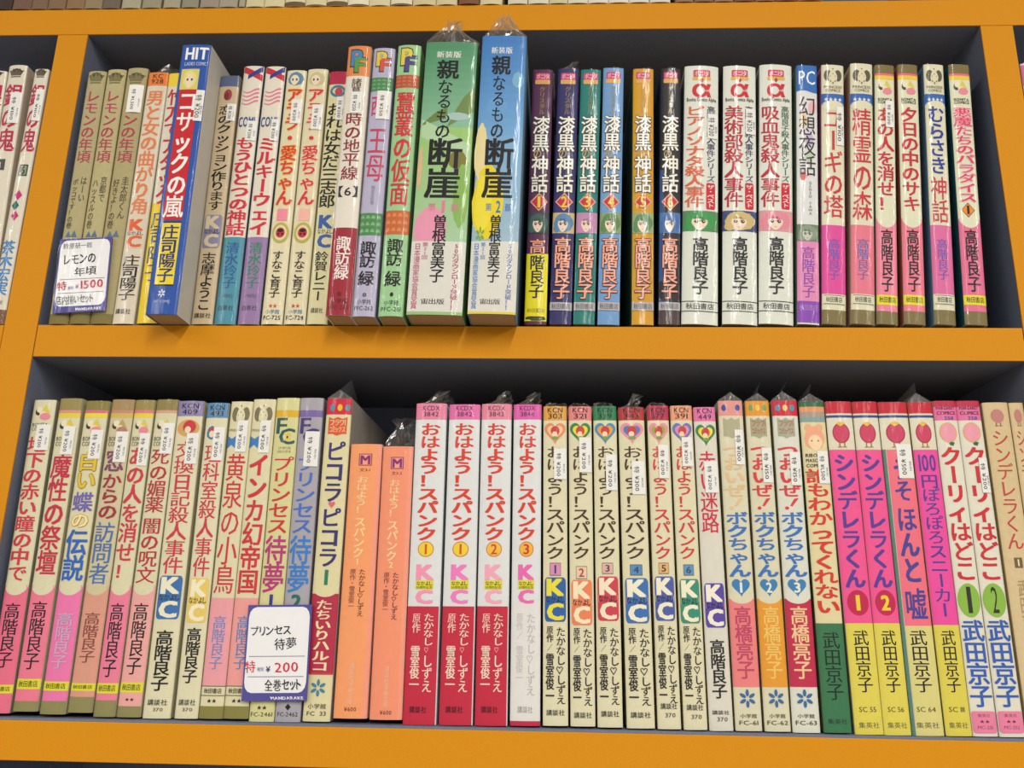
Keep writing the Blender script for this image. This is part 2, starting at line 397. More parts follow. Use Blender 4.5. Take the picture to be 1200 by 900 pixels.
# x, y, z (from eye level), lean, width, height, depth, curve, spine colour, side colour, wrapped, bag top, gloss, sticker, label, print: metres on the spine
UPPER = [
(-0.37825, 0.489, 0.16976, -0.0373, 0.01597, 0.18066, 0.112, 0.09, 'ddd6c4', 'c9b9a6', 1, None, 1, None, 'cream paperback with a grey crown, half cut off at the left frame edge', [('s', 'emblem', 0.17569, 0.18066, 'crown', '66584a', 0.5, 0.72), ('t', 'title_lettering', 0.1196, 0.17041, '銀の鬼', 'b8284e', 0.5, 0.86, 3, None), ('b', 'colour_band', 0.0, 0.00929, '7a5844', 0, 1)]),
(-0.36317, 0.489, 0.16974, -0.0364, 0.01267, 0.18495, 0.112, 0.09, 'ddd6c4', 'c9b9a6', 1, None, 1, (0.14038, 0.16366, 0.42, 0.98, '特 ¥100'), 'cream paperback with crimson title and grey crown, second from the left divider', [('s', 'emblem', 0.17549, 0.18245, 'crown', '66584a', 0.5, 0.72), ('t', 'title_lettering', 0.11946, 0.17022, '銀の鬼', 'b8284e', 0.5, 0.86, 3, None), ('b', 'colour_band', 0.0, 0.00928, '7a5844', 0, 1), ('s', 'emblem', 0.10574, 0.11383, 'rect', '4d4a44', 0.4, 0.5), ('t', 'author_lettering', 0.01893, 0.0561, '茶木宏実', '3f86c8', 0.5, 0.7, 3, None)]),
(-0.35173, 0.489, 0.16958, -0.0052, 0.00971, 0.1818, 0.112, 0.09, 'ddd6c4', 'c9b9a6', 1, None, 1, (0.14206, 0.16599, 0.45, 0.98, '特 ¥100'), 'cream paperback with green numeral box and pink and green diamonds, against the left divider', [('s', 'emblem', 0.17518, 0.1818, 'crown', '66584a', 0.5, 0.72), ('t', 'title_lettering', 0.11927, 0.16992, '銀の鬼', 'b8284e', 0.5, 0.86, 3, None), ('b', 'colour_band', 0.0, 0.00927, '7a5844', 0, 1), ('s', 'emblem', 0.10156, 0.10991, 'rect', '34483e', 0.5, 0.6), ('s', 'emblem', 0.10248, 0.10898, 'rrect', '8f9a80', 0.5, 0.45), ('h', 'volume_number', 0.10279, 0.10867, '6', '2d3b34', 0.5, 0.3, 2, None), ('s', 'emblem', 0.08414, 0.09144, 'diamond', 'c12a78', 0.5, 0.5), ('s', 'emblem', 0.07689, 0.08414, 'diamond', '1f6b62', 0.42, 0.5), ('s', 'emblem', 0.06969, 0.07689, 'diamond', 'c12a78', 0.5, 0.5), ('t', 'author_lettering', 0.01891, 0.05602, '茶木宏実', '3f86c8', 0.45, 0.8, 3, None), ('h', 'publisher_lettering', 0.01266, 0.0155, '白泉社', '77706a', 0.5, 0.5, 1, None)]),
(-0.31249, 0.489, 0.1696, -0.0092, 0.0123, 0.17979, 0.112, 0.09, 'aca178', '968a60', 0, None, 0, None, 'olive paperback against the left divider, leftmost of the three crowned olive ones', [('s', 'emblem', 0.17026, 0.1788, 'crown', '77704c', 0.5, 0.8), ('t', 'title_lettering', 0.11099, 0.16503, 'レモンの年頃', 'ab3c50', 0.5, 0.7, 2, None), ('t', 'title_lettering', 0.08284, 0.10112, 'はーい', '4c4634', 0.72, 0.3, 1, None), ('t', 'title_lettering', 0.06428, 0.09927, 'ポッコです!の巻', '4c4634', 0.3, 0.3, 1, None), ('s', 'emblem', 0.05837, 0.0625, 'tri', '55708a', 0.35, 0.3), ('s', 'emblem', 0.05837, 0.0631, 'tri', '55708a', 0.65, 0.3), ('b', 'colour_band', 0.0, 0.00657, '7c7040', 0, 1)]),
(-0.29931, 0.489, 0.16978, -0.0085, 0.01257, 0.1808, 0.112, 0.09, 'b3a87c', '968a60', 0, None, 0, None, 'olive paperback with crown, middle one of the three behind the handwritten 1500 card', [('s', 'emblem', 0.16996, 0.17849, 'crown', '77704c', 0.5, 0.8), ('t', 'title_lettering', 0.11075, 0.16474, 'レモンの年頃', 'ab3c50', 0.5, 0.7, 2, None), ('t', 'title_lettering', 0.08262, 0.10088, '京都で', '4c4634', 0.72, 0.3, 1, None), ('t', 'title_lettering', 0.06408, 0.09904, 'ハッスルの巻', '4c4634', 0.3, 0.3, 1, None), ('s', 'emblem', 0.05817, 0.06231, 'tri', '55708a', 0.35, 0.3), ('s', 'emblem', 0.05817, 0.0629, 'tri', '55708a', 0.65, 0.3), ('b', 'colour_band', 0.0, 0.00643, '7c7040', 0, 1)]),
(-0.28559, 0.489, 0.16981, -0.0058, 0.01372, 0.18177, 0.112, 0.09, 'a99d72', '968a60', 0, None, 0, (0.14778, 0.16848, 0.25, 0.95, '特 ¥1,500'), 'olive paperback with crown and a white price sticker over its red title', [('s', 'emblem', 0.16978, 0.17831, 'crown', '77704c', 0.5, 0.8), ('t', 'title_lettering', 0.11064, 0.16457, 'レモンの年頃', 'ab3c50', 0.5, 0.7, 2, None), ('t', 'title_lettering', 0.07055, 0.10078, '圭太郎くん', '4c4634', 0.72, 0.3, 1, None), ('t', 'title_lettering', 0.06402, 0.09894, '好きよ!の巻', '4c4634', 0.3, 0.3, 1, None), ('s', 'emblem', 0.05811, 0.06224, 'tri', '55708a', 0.35, 0.3), ('s', 'emblem', 0.05811, 0.06283, 'tri', '55708a', 0.65, 0.3), ('b', 'colour_band', 0.0, 0.00642, '7c7040', 0, 1)]),
(-0.27137, 0.489, 0.16982, -0.0012, 0.01347, 0.17812, 0.112, 0.05, 'ddd3bf', 'c8c0ac', 1, 'tuft', 1, None, 'cream paperback with orange top band and orange title, right of the olive ones', [('b', 'colour_band', 0.16797, 0.17812, 'e8823c', 0, 1), ('h', 'publisher_lettering', 0.17352, 0.1768, 'KC', '231f20', 0.5, 0.5, 1, None), ('h', 'publisher_lettering', 0.1696, 0.17287, '928', '231f20', 0.5, 0.6, 1, None), ('t', 'title_lettering', 0.07406, 0.16439, '男と女の曲がり角', 'e58450', 0.5, 0.8, 3, None), ('s', 'emblem', 0.05043, 0.07108, 'rrect', 'dccfba', 0.5, 0.86), ('h', 'emblem', 0.06236, 0.07045, 'K', 'e2663c', 0.5, 0.7223999999999999, 5, None), ('b', 'emblem', 0.05926, 0.06215, 'dccfba', 0.07, 0.9299999999999999), ('h', 'emblem', 0.05926, 0.06215, 'なかよし', '231f20', 0.5, 0.774, 2, None), ('h', 'emblem', 0.05105, 0.05905, 'C', 'e2663c', 0.5, 0.6880000000000001, 5, None), ('t', 'author_lettering', 0.01541, 0.04577, '庄司陽子', '231f20', 0.5, 0.75, 2, None), ('h', 'publisher_lettering', 0.00641, 0.00978, '講談社', '231f20', 0.45, 0.7, 1, None)]),
(-0.25565, 0.489, 0.17022, -0.0108, 0.01407, 0.17701, 0.112, 0.05, 'e3dccb', 'e3dccb', 1, None, 1, None, 'slim paperback with yellow top and yellow foot, squeezed behind the tall blue one', [('b', 'colour_band', 0.1672, 0.17701, 'f0d63c', 0, 1), ('t', 'title_lettering', 0.08029, 0.1646, '竹刀でアタック', 'c92f3f', 0.5, 0.8, 3, None), ('b', 'colour_band', 0.0, 0.08149, 'ecd02c', 0, 1), ('t', 'author_lettering', 0.02759, 0.07609, '庄司陽子', '31446f', 0.5, 0.8, 2, None)]),
(-0.23885, 0.47075, 0.16946, -0.0007, 0.01901, 0.18604, 0.128, 0.03, '2a55a8', 'd4d2c8', 1, None, 1, (0.12985, 0.15209, 0.72, 0.99, '特 ¥200'), 'tall thick blue paperback with white HIT and red title panel, jutting out', [('h', 'title_lettering', 0.17481, 0.18378, 'HIT', 'f4f4f0', 0.55, 0.78, 4, None), ('h', 'publisher_lettering', 0.17036, 0.1729, 'LADIES COMIC', 'cfd8ea', 0.55, 0.75, 1, None), ('b', 'cover_picture', 0.15272, 0.16782, 'd9cf6c', 0.1, 0.72), ('s', 'cover_picture', 0.15334, 0.16718, 'blob', 'e4d98a', 0.42, 0.5), ('s', 'cover_picture', 0.15334, 0.16402, 'egg', 'ecd9b8', 0.42, 0.3), ('s', 'cover_picture', 0.15898, 0.16087, 'disc', '3a4a80', 0.35, 0.07), ('s', 'cover_picture', 0.15898, 0.16087, 'disc', '3a4a80', 0.5, 0.07), ('b', 'colour_band', 0.06127, 0.15272, 'c8242e', 0.13, 0.78), ('t', 'title_lettering', 0.06298, 0.15147, 'コサックの嵐', 'f6f2ee', 0.46, 0.6, 3, None), ('b', 'colour_band', 0.01818, 0.06012, 'ecd63a', 0.17, 0.78), ('b', 'colour_band', 0.05927, 0.06012, '231f20', 0.17, 0.78), ('b', 'colour_band', 0.01818, 0.019, '231f20', 0.17, 0.78), ('t', 'author_lettering', 0.02037, 0.05784, '庄司陽子', '2b2f6e', 0.475, 0.5, 3, None), ('s', 'emblem', 0.01054, 0.01599, 'petals', 'dfe6f0', 0.45, 0.25), ('h', 'publisher_lettering', 0.00728, 0.00891, 'HIT COMIC', 'b9c8e2', 0.5, 0.5, 1, None)]),
(-0.22178, 0.489, 0.16974, -0.005, 0.01313, 0.17516, 0.112, 0.05, 'cbb897', 'b8a688', 1, None, 1, (0.14103, 0.15378, 0.55, 0.98, '特 ¥200'), 'tan paperback with grey blue top band, between the blue HIT and the ribbon topped one', [('b', 'colour_band', 0.16701, 0.17516, '5c6788', 0, 1), ('s', 'emblem', 0.15635, 0.16474, 'disc', 'a8444c', 0.5, 0.42), ('s', 'emblem', 0.15635, 0.1628, 'blob', '7c3038', 0.45, 0.24), ('t', 'title_lettering', 0.07646, 0.1525, '恋のクッション作ります', '231f20', 0.5, 0.72, 2, None), ('s', 'emblem', 0.05053, 0.07348, 'rrect', '8c88a6', 0.5, 0.86), ('h', 'emblem', 0.06378, 0.07278, 'K', 'd5c6a6', 0.5, 0.7223999999999999, 5, None), ('h', 'emblem', 0.06034, 0.06355, 'なかよし', '231f20', 0.5, 0.774, 2, None), ('h', 'emblem', 0.05121, 0.06011, 'C', 'd5c6a6', 0.5, 0.6880000000000001, 5, None), ('t', 'author_lettering', 0.0089, 0.04763, '志摩ようこ', '231f20', 0.5, 0.62, 2, None), ('h', 'publisher_lettering', 0.00389, 0.00723, '講談社', '231f20', 0.5, 0.8, 1, None)]),
(-0.20765, 0.489, 0.16977, 0.0019, 0.01347, 0.1825, 0.112, 0.07, 'e2dbcb', '5d6d86', 1, None, 1, (0.12641, 0.14088, 0.5, 0.98, '特 ¥200'), 'paperback with red blue ribbon top and teal foot', [('s', 'emblem', 0.1691, 0.1825, 'slash', 'c22c3c', 0.5, 0.95), ('s', 'emblem', 0.17235, 0.1825, 'slashb', '323f8c', 0.62, 0.7), ('s', 'emblem', 0.15169, 0.16586, 'swirl', 'e27795', 0.5, 0.8), ('h', 'publisher_lettering', 0.13645, 0.14405, 'COMI', '33558c', 0.45, 0.8, 3, None), ('t', 'title_lettering', 0.05924, 0.12891, 'もうひとつの神話', 'cf2c40', 0.5, 0.86, 4, None), ('b', 'colour_band', 0.0, 0.05806, '4e93a8', 0, 1), ('t', 'author_lettering', 0.02351, 0.05456, '清水玲子', '2e5f9c', 0.5, 0.6, 2, None), ('h', 'publisher_lettering', 0.01674, 0.01956, '(005)', '50505a', 0.5, 0.5, 1, None), ('h', 'publisher_lettering', 0.00889, 0.01225, '白泉社', '4a4048', 0.5, 0.7, 1, None)]),
(-0.19292, 0.489, 0.16982, 0.0022, 0.01331, 0.18198, 0.112, 0.07, 'e2dbcb', '5d6d86', 1, None, 1, (0.12628, 0.14199, 0.6, 0.98, '特 ¥200'), 'paperback with red blue ribbon top and purple foot', [('s', 'emblem', 0.16892, 0.18198, 'slash', 'c22c3c', 0.5, 0.95), ('s', 'emblem', 0.17217, 0.18198, 'slashb', '323f8c', 0.62, 0.7), ('s', 'emblem', 0.15153, 0.16568, 'swirl', 'e27795', 0.5, 0.8), ('h', 'publisher_lettering', 0.13631, 0.14389, 'COMI', '33558c', 0.45, 0.8, 3, None), ('t', 'title_lettering', 0.05917, 0.12878, 'ミルキーウェイ', 'cf2c40', 0.5, 0.86, 4, None), ('b', 'colour_band', 0.0, 0.058, '977aa8', 0, 1), ('t', 'author_lettering', 0.02349, 0.0545, '清水玲子', '2f8a66', 0.5, 0.6, 2, None), ('h', 'publisher_lettering', 0.01672, 0.01953, '(005)', '50505a', 0.5, 0.5, 1, None), ('h', 'publisher_lettering', 0.00888, 0.01223, '白泉社', '4a4048', 0.5, 0.7, 1, None)]),
(-0.17835, 0.489, 0.16987, 0.0021, 0.01312, 0.17884, 0.112, 0.07, 'e0d7b4', 'cfc6a2', 1, None, 1, (0.13869, 0.15649, 0.42, 0.95, '特 ¥200'), 'pale yellow paperback with blue haired portrait, left of the matching pair with ladybird badges', [('s', 'cover_picture', 0.1668, 0.17786, 'blob', '5f86a8', 0.5, 0.85), ('s', 'cover_picture', 0.16745, 0.17525, 'egg', 'ecd9bf', 0.45, 0.45), ('s', 'cover_picture', 0.17069, 0.17264, 'disc', '3d4468', 0.35, 0.09), ('s', 'cover_picture', 0.17069, 0.17264, 'disc', '3d4468', 0.55, 0.09), ('t', 'title_lettering', 0.07979, 0.16551, 'アララ・愛ちゃん', 'd6303c', 0.5, 0.76, 3, 'e8b23c'), ('s', 'emblem', 0.0691, 0.07741, 'rect', 'f08ea0', 0.5, 0.5), ('s', 'emblem', 0.05386, 0.06792, 'disc', 'b7b04a', 0.5, 0.84), ('s', 'emblem', 0.05561, 0.06616, 'disc', 'e0d7b4', 0.5, 0.6), ('s', 'emblem', 0.05736, 0.06439, 'disc', 'c8303c', 0.5, 0.44), ('s', 'emblem', 0.06116, 0.06351, 'disc', '231f20', 0.5, 0.3), ('s', 'emblem', 0.05911, 0.06087, 'disc', '231f20', 0.42, 0.1), ('s', 'emblem', 0.05911, 0.06087, 'disc', '231f20', 0.6, 0.1), ('t', 'author_lettering', 0.01726, 0.04863, 'すなこ育子', '231f20', 0.5, 0.5, 2, None), ('h', 'publisher_lettering', 0.01055, 0.01334, '★★', 'd2483c', 0.5, 0.4, 1, None), ('h', 'publisher_lettering', 0.00665, 0.00943, '小学館', '3f86b8', 0.5, 0.66, 1, None), ('h', 'publisher_lettering', 0.00276, 0.00554, 'FC-725', '231f20', 0.5, 0.8, 1, None)]),
(-0.16421, 0.489, 0.16991, 0.0022, 0.0134, 0.17964, 0.112, 0.07, 'e0d7b4', 'cfc6a2', 1, None, 1, (0.13414, 0.1525, 0.42, 0.95, '特 ¥200'), 'pale yellow paperback with blond portrait, right of the matching pair with ladybird badges', [('s', 'cover_picture', 0.16663, 0.17768, 'blob', 'cbbf8c', 0.5, 0.85), ('s', 'cover_picture', 0.16728, 0.17507, 'egg', 'ecd9bf', 0.45, 0.45), ('s', 'cover_picture', 0.17052, 0.17246, 'disc', '3d4468', 0.35, 0.09), ('s', 'cover_picture', 0.17052, 0.17246, 'disc', '3d4468', 0.55, 0.09), ('t', 'title_lettering', 0.07971, 0.16534, 'アララ・愛ちゃん', 'd6303c', 0.5, 0.76, 3, 'ecc9a8'), ('s', 'emblem', 0.06903, 0.07733, 'rect', 'f2b8ac', 0.5, 0.5), ('s', 'emblem', 0.0538, 0.06785, 'disc', 'b7b04a', 0.5, 0.84), ('s', 'emblem', 0.05555, 0.06609, 'disc', 'e0d7b4', 0.5, 0.6), ('s', 'emblem', 0.0573, 0.06432, 'disc', 'c8303c', 0.5, 0.44), ('s', 'emblem', 0.0611, 0.06344, 'disc', '231f20', 0.5, 0.3), ('s', 'emblem', 0.05905, 0.06081, 'disc', '231f20', 0.42, 0.1), ('s', 'emblem', 0.05905, 0.06081, 'disc', '231f20', 0.6, 0.1), ('t', 'author_lettering', 0.01725, 0.04858, 'すなこ育子', '231f20', 0.5, 0.5, 2, None), ('h', 'publisher_lettering', 0.01054, 0.01333, '★★', 'd2483c', 0.5, 0.4, 1, None), ('h', 'publisher_lettering', 0.00664, 0.00942, '小学館', '3f86b8', 0.5, 0.66, 1, None), ('h', 'publisher_lettering', 0.00276, 0.00553, 'FC-728', '231f20', 0.5, 0.8, 1, None)]),
(-0.15023, 0.489, 0.16999, 0.0069, 0.01276, 0.17749, 0.112, 0.05, 'dcd5a8', 'c4bc90', 1, None, 1, (0.14092, 0.15809, 0.5, 0.95, '特 ¥200'), 'pale yellow paperback with crimson top and black brush title, left of the orange topped one', [('b', 'colour_band', 0.16775, 0.17749, 'b8284c', 0, 1), ('s', 'emblem', 0.15809, 0.1671, 'disc', '3f7ea0', 0.5, 0.8), ('s', 'emblem', 0.16002, 0.16517, 'disc', 'dcd5a8', 0.5, 0.55), ('s', 'emblem', 0.15938, 0.16517, 'disc', 'c2484c', 0.55, 0.4), ('t', 'title_lettering', 0.07785, 0.15362, 'おれは女だ三志郎', '231f20', 0.45, 0.8, 3, None), ('s', 'emblem', 0.04969, 0.07369, 'rrect', 'dcd5a8', 0.5, 0.86), ('h', 'emblem', 0.06354, 0.07296, 'K', '3f62a8', 0.5, 0.7223999999999999, 5, None), ('h', 'emblem', 0.05994, 0.0633, 'なかよし', '231f20', 0.5, 0.774, 2, None), ('h', 'emblem', 0.0504, 0.0597, 'C', '3f62a8', 0.5, 0.6880000000000001, 5, None), ('s', 'emblem', 0.06485, 0.06602, 'disc', 'dcd5a8', 0.1, 0.1), ('t', 'author_lettering', 0.01499, 0.04796, '鈴賀レニー', '231f20', 0.45, 0.62, 2, None), ('h', 'publisher_lettering', 0.00719, 0.01053, '講談社', '231f20', 0.45, 0.6, 1, None)]),
(-0.13278, 0.47175, 0.16948, 0.0038, 0.01489, 0.18466, 0.112, 0.08, 'e3ddd0', 'd6d0c4', 1, None, 1, (0.13525, 0.15063, 0.3, 0.8, '特 ¥250'), 'tall white paperback with orange top square and crimson foot', [('b', 'colour_band', 0.16248, 0.18466, 'e08a4e', 0, 1), ('h', 'emblem', 0.16958, 0.18146, 'P', '4a86b8', 0.42, 0.5, 4, '231f20'), ('h', 'emblem', 0.16499, 0.17583, 'F', '5f9a4a', 0.6, 0.5, 4, '231f20'), ('b', 'emblem', 0.17089, 0.17237, 'b02c4c', 0.45, 0.72), ('t', 'title_lettering', 0.13708, 0.1606, '諸葛孔明', '4a3434', 0.5, 0.42, 1, None), ('t', 'title_lettering', 0.08866, 0.13586, '時の地平線', '8e2430', 0.5, 0.68, 2, None), ('h', 'volume_number', 0.07705, 0.08458, '【6】', '231f20', 0.5, 0.8, 1, None), ('b', 'colour_band', 0.0, 0.05648, '9e2838', 0, 1), ('t', 'author_lettering', 0.02256, 0.05084, '諏訪緑', 'f0e6e0', 0.5, 0.55, 3, None), ('s', 'emblem', 0.01169, 0.01494, 'petals', '231f20', 0.5, 0.2), ('h', 'publisher_lettering', 0.00737, 0.01061, '小学館', '55181f', 0.5, 0.7, 1, None), ('h', 'publisher_lettering', 0.00361, 0.0063, 'PFC-260', '55181f', 0.5, 0.8, 1, None)]),
(-0.11815, 0.47349, 0.16952, 0.0104, 0.01386, 0.18419, 0.112, 0.08, 'b7b3cc', 'a6a2bc', 1, None, 1, (0.13198, 0.15231, 0.35, 0.98, '特 ¥250'), 'tall lavender paperback with green patterned bands', [('h', 'emblem', 0.17078, 0.18131, 'P', 'e0c84c', 0.42, 0.5, 4, '231f20'), ('h', 'emblem', 0.16671, 0.17632, 'F', 'd25a4a', 0.6, 0.5, 4, '231f20'), ('b', 'emblem', 0.17194, 0.17325, 'e0c84c', 0.45, 0.72), ('b', 'colour_band', 0.15231, 0.1623, '4d8a58', 0, 1), ('s', 'emblem', 0.15293, 0.16168, 'scales', '77a878', 0.5, 0.95), ('t', 'title_lettering', 0.13442, 0.1492, '西', 'c43a60', 0.4, 0.6, 2, None), ('t', 'title_lettering', 0.08839, 0.12651, '王母', 'c8405f', 0.5, 0.78, 2, None), ('t', 'title_lettering', 0.07272, 0.08547, '西の王の母', '8d88a4', 0.5, 0.16, 1, None), ('b', 'colour_band', 0.0522, 0.06698, '4d8a58', 0, 1), ('s', 'emblem', 0.05277, 0.06641, 'scales', '86b27c', 0.5, 0.95), ('t', 'author_lettering', 0.03099, 0.04826, '諏訪', '231f20', 0.5, 0.66, 3, None), ('t', 'author_lettering', 0.01946, 0.02878, '緑', '231f20', 0.5, 0.66, 3, None), ('s', 'emblem', 0.01185, 0.0151, 'petals', '231f20', 0.5, 0.2), ('h', 'publisher_lettering', 0.00752, 0.01076, '小学館', '55505f', 0.5, 0.6, 1, None), ('h', 'publisher_lettering', 0.00375, 0.00644, 'PFC-262', '55505f', 0.5, 0.8, 1, None)]),
(-0.10177, 0.47298, 0.16953, 0.0104, 0.01485, 0.18587, 0.112, 0.08, '9dcc96', '8cb888', 1, None, 1, None, 'tall light green paperback with rust patterned bands', [('h', 'emblem', 0.17096, 0.18331, 'P', 'e2cf4c', 0.42, 0.5, 4, '231f20'), ('h', 'emblem', 0.16619, 0.17746, 'F', '554a8c', 0.6, 0.5, 4, '231f20'), ('b', 'emblem', 0.17232, 0.17386, '4a3f8a', 0.45, 0.72), ('b', 'colour_band', 0.15431, 0.16368, 'b8583c', 0, 1), ('s', 'emblem', 0.15493, 0.16305, 'scales', 'c87c54', 0.5, 0.95), ('t', 'title_lettering', 0.07185, 0.1512, '蠶叢の仮面', 'cf3440', 0.5, 0.74, 3, None), ('b', 'colour_band', 0.05251, 0.06841, 'c8683c', 0, 1), ('s', 'emblem', 0.05307, 0.06783, 'scales', 'dc8c50', 0.5, 0.95), ('t', 'author_lettering', 0.03189, 0.0497, '諏訪', '231f20', 0.5, 0.62, 3, None), ('t', 'author_lettering', 0.01874, 0.02858, '緑', '231f20', 0.5, 0.62, 3, None), ('s', 'emblem', 0.01223, 0.01493, 'disc', '231f20', 0.5, 0.14), ('h', 'publisher_lettering', 0.00683, 0.01006, '小学館', '3f5f48', 0.5, 0.6, 1, None), ('h', 'publisher_lettering', 0.00308, 0.00576, 'PFC-261', '3f5f48', 0.5, 0.8, 1, None)]),
(-0.07544, 0.47128, 0.16975, 0.0181, 0.03309, 0.18639, 0.14668, 0.02, '6fae86', '7fae6a', 1, 'bigtuft', 1, None, 'very thick green landscape paperback in a clear bag, wearing a white band with pink text', [('g', 'cover_picture', 0.12426, 0.18639, '4f9068', '8cbc9c', 11), ('g', 'cover_picture', 0.04667, 0.12426, '9cc676', 'a8caa4', 11), ('s', 'cover_picture', 0.12426, 0.15355, 'hill', '6f8a4a', 0.75, 0.5), ('s', 'cover_picture', 0.12546, 0.1388, 'hill', '6c8548', 0.25, 0.5), ('s', 'cover_picture', 0.12908, 0.13515, 'blob', 'a9c4c0', 0.7, 0.5), ('s', 'cover_picture', 0.09461, 0.13029, 'slash', 'b4d2a8', 0.5, 0.95), ('s', 'cover_picture', 0.09461, 0.10873, 'blob', '7f7c34', 0.75, 0.36), ('s', 'cover_picture', 0.0545, 0.10047, 'blob', '88b458', 0.85, 0.3), ('s', 'cover_picture', 0.0801, 0.1123, 'blob', 'd9b98c', 0.05, 0.1), ('s', 'cover_picture', 0.03779, 0.06978, 'disc', 'e69ab4', 0.32, 0.6), ('h', 'title_lettering', 0.17449, 0.17923, '新装版', 'f2f2ec', 0.46, 0.48, 2, None), ('t', 'title_lettering', 0.15913, 0.17291, '親', '17181c', 0.46, 0.4, 4, None), ('t', 'title_lettering', 0.11647, 0.15851, 'なるもの', '17181c', 0.43, 0.28, 2, None), ('t', 'title_lettering', 0.0755, 0.11647, '断崖', '17181c', 0.5, 0.62, 4, None), ('h', 'volume_number', 0.06693, 0.07207, '第', 'e27aa0', 0.33, 0.13, 1, None), ('h', 'volume_number', 0.0658, 0.07378, '1', 'e27aa0', 0.54, 0.1, 2, None), ('h', 'volume_number', 0.06693, 0.07207, '部', 'e27aa0', 0.75, 0.13, 1, None), ('b', 'paper_band', 0.00199, 0.04694, 'dcdad2', 0, 1), ('b', 'colour_band', 0.0, 0.00199, '9cc080', 0, 1), ('t', 'author_lettering', 0.02027, 0.06409, '曽根富美子', '17181c', 0.5, 0.24, 3, None), ('t', 'band_lettering', 0.00359, 0.04555, '日本漫画家協会賞受賞', 'c05a80', 0.12, 0.11, 2, None), ('t', 'band_lettering', 0.03503, 0.04611, '第21回', 'c05a80', 0.26, 0.1, 1, None), ('t', 'band_lettering', 0.00306, 0.04555, '50万ダウンロード突破!!', 'a83c58', 0.83, 0.12, 2, None), ('h', 'publisher_lettering', 0.00653, 0.01002, '宙出版', '33312f', 0.46, 0.42, 1, None)]),
(-0.04148, 0.46953, 0.1697, 0.0177, 0.02826, 0.18931, 0.148, 0.02, '5a94cc', '88a8c0', 1, 'bigtuft', 1, None, 'very thick sky blue paperback in a clear bag, wearing a white band with blue text', [('g', 'cover_picture', 0.11699, 0.18931, '3f7cc0', '74a8d6', 12), ('g', 'cover_picture', 0.04585, 0.11699, '7aaad4', 'a0bccc', 11), ('s', 'cover_picture', 0.15083, 0.16319, 'blob', '7ab0cc', 0.85, 0.28), ('s', 'cover_picture', 0.12595, 0.14593, 'blob', '6aa0d4', 0.4, 0.5), ('s', 'cover_picture', 0.08481, 0.12775, 'blob', 'e6d8a0', 0.1, 0.3), ('s', 'cover_picture', 0.04529, 0.09931, 'blob', 'e8d21c', 0.3, 0.72), ('s', 'cover_picture', 0.05084, 0.09059, 'blob', 'ecdc3c', 0.2, 0.4), ('s', 'cover_picture', 0.04474, 0.05587, 'petals', '7aa83c', 0.18, 0.2), ('h', 'title_lettering', 0.17601, 0.18074, '新装版', 'f2f2ec', 0.46, 0.48, 2, None), ('t', 'title_lettering', 0.16071, 0.17444, '親', '17181c', 0.46, 0.4, 4, None), ('t', 'title_lettering', 0.11521, 0.16009, 'なるもの', '17181c', 0.43, 0.28, 2, None), ('t', 'title_lettering', 0.0745, 0.11521, '断崖', '17181c', 0.5, 0.62, 4, None), ('h', 'volume_number', 0.06599, 0.07109, '第', '3f72b8', 0.33, 0.13, 1, None), ('h', 'volume_number', 0.06486, 0.07279, '2', '3f72b8', 0.54, 0.1, 2, None), ('h', 'volume_number', 0.06599, 0.07109, '部', '3f72b8', 0.75, 0.13, 1, None), ('b', 'paper_band', 0.00145, 0.04612, 'dcdad2', 0, 1), ('b', 'colour_band', 0.0, 0.00145, 'e3cf3a', 0, 1), ('t', 'author_lettering', 0.01962, 0.06317, '曽根富美子', '17181c', 0.5, 0.24, 3, None), ('t', 'band_lettering', 0.00304, 0.04474, '日本漫画家協会賞受賞', '4a86c0', 0.12, 0.11, 2, None), ('t', 'band_lettering', 0.03428, 0.04529, '第21回', '4a86c0', 0.26, 0.1, 1, None), ('t', 'band_lettering', 0.00251, 0.04474, '50万ダウンロード突破!!', '5566a0', 0.83, 0.12, 2, None), ('h', 'publisher_lettering', 0.00596, 0.00942, '宙出版', '33312f', 0.46, 0.42, 1, None)]),
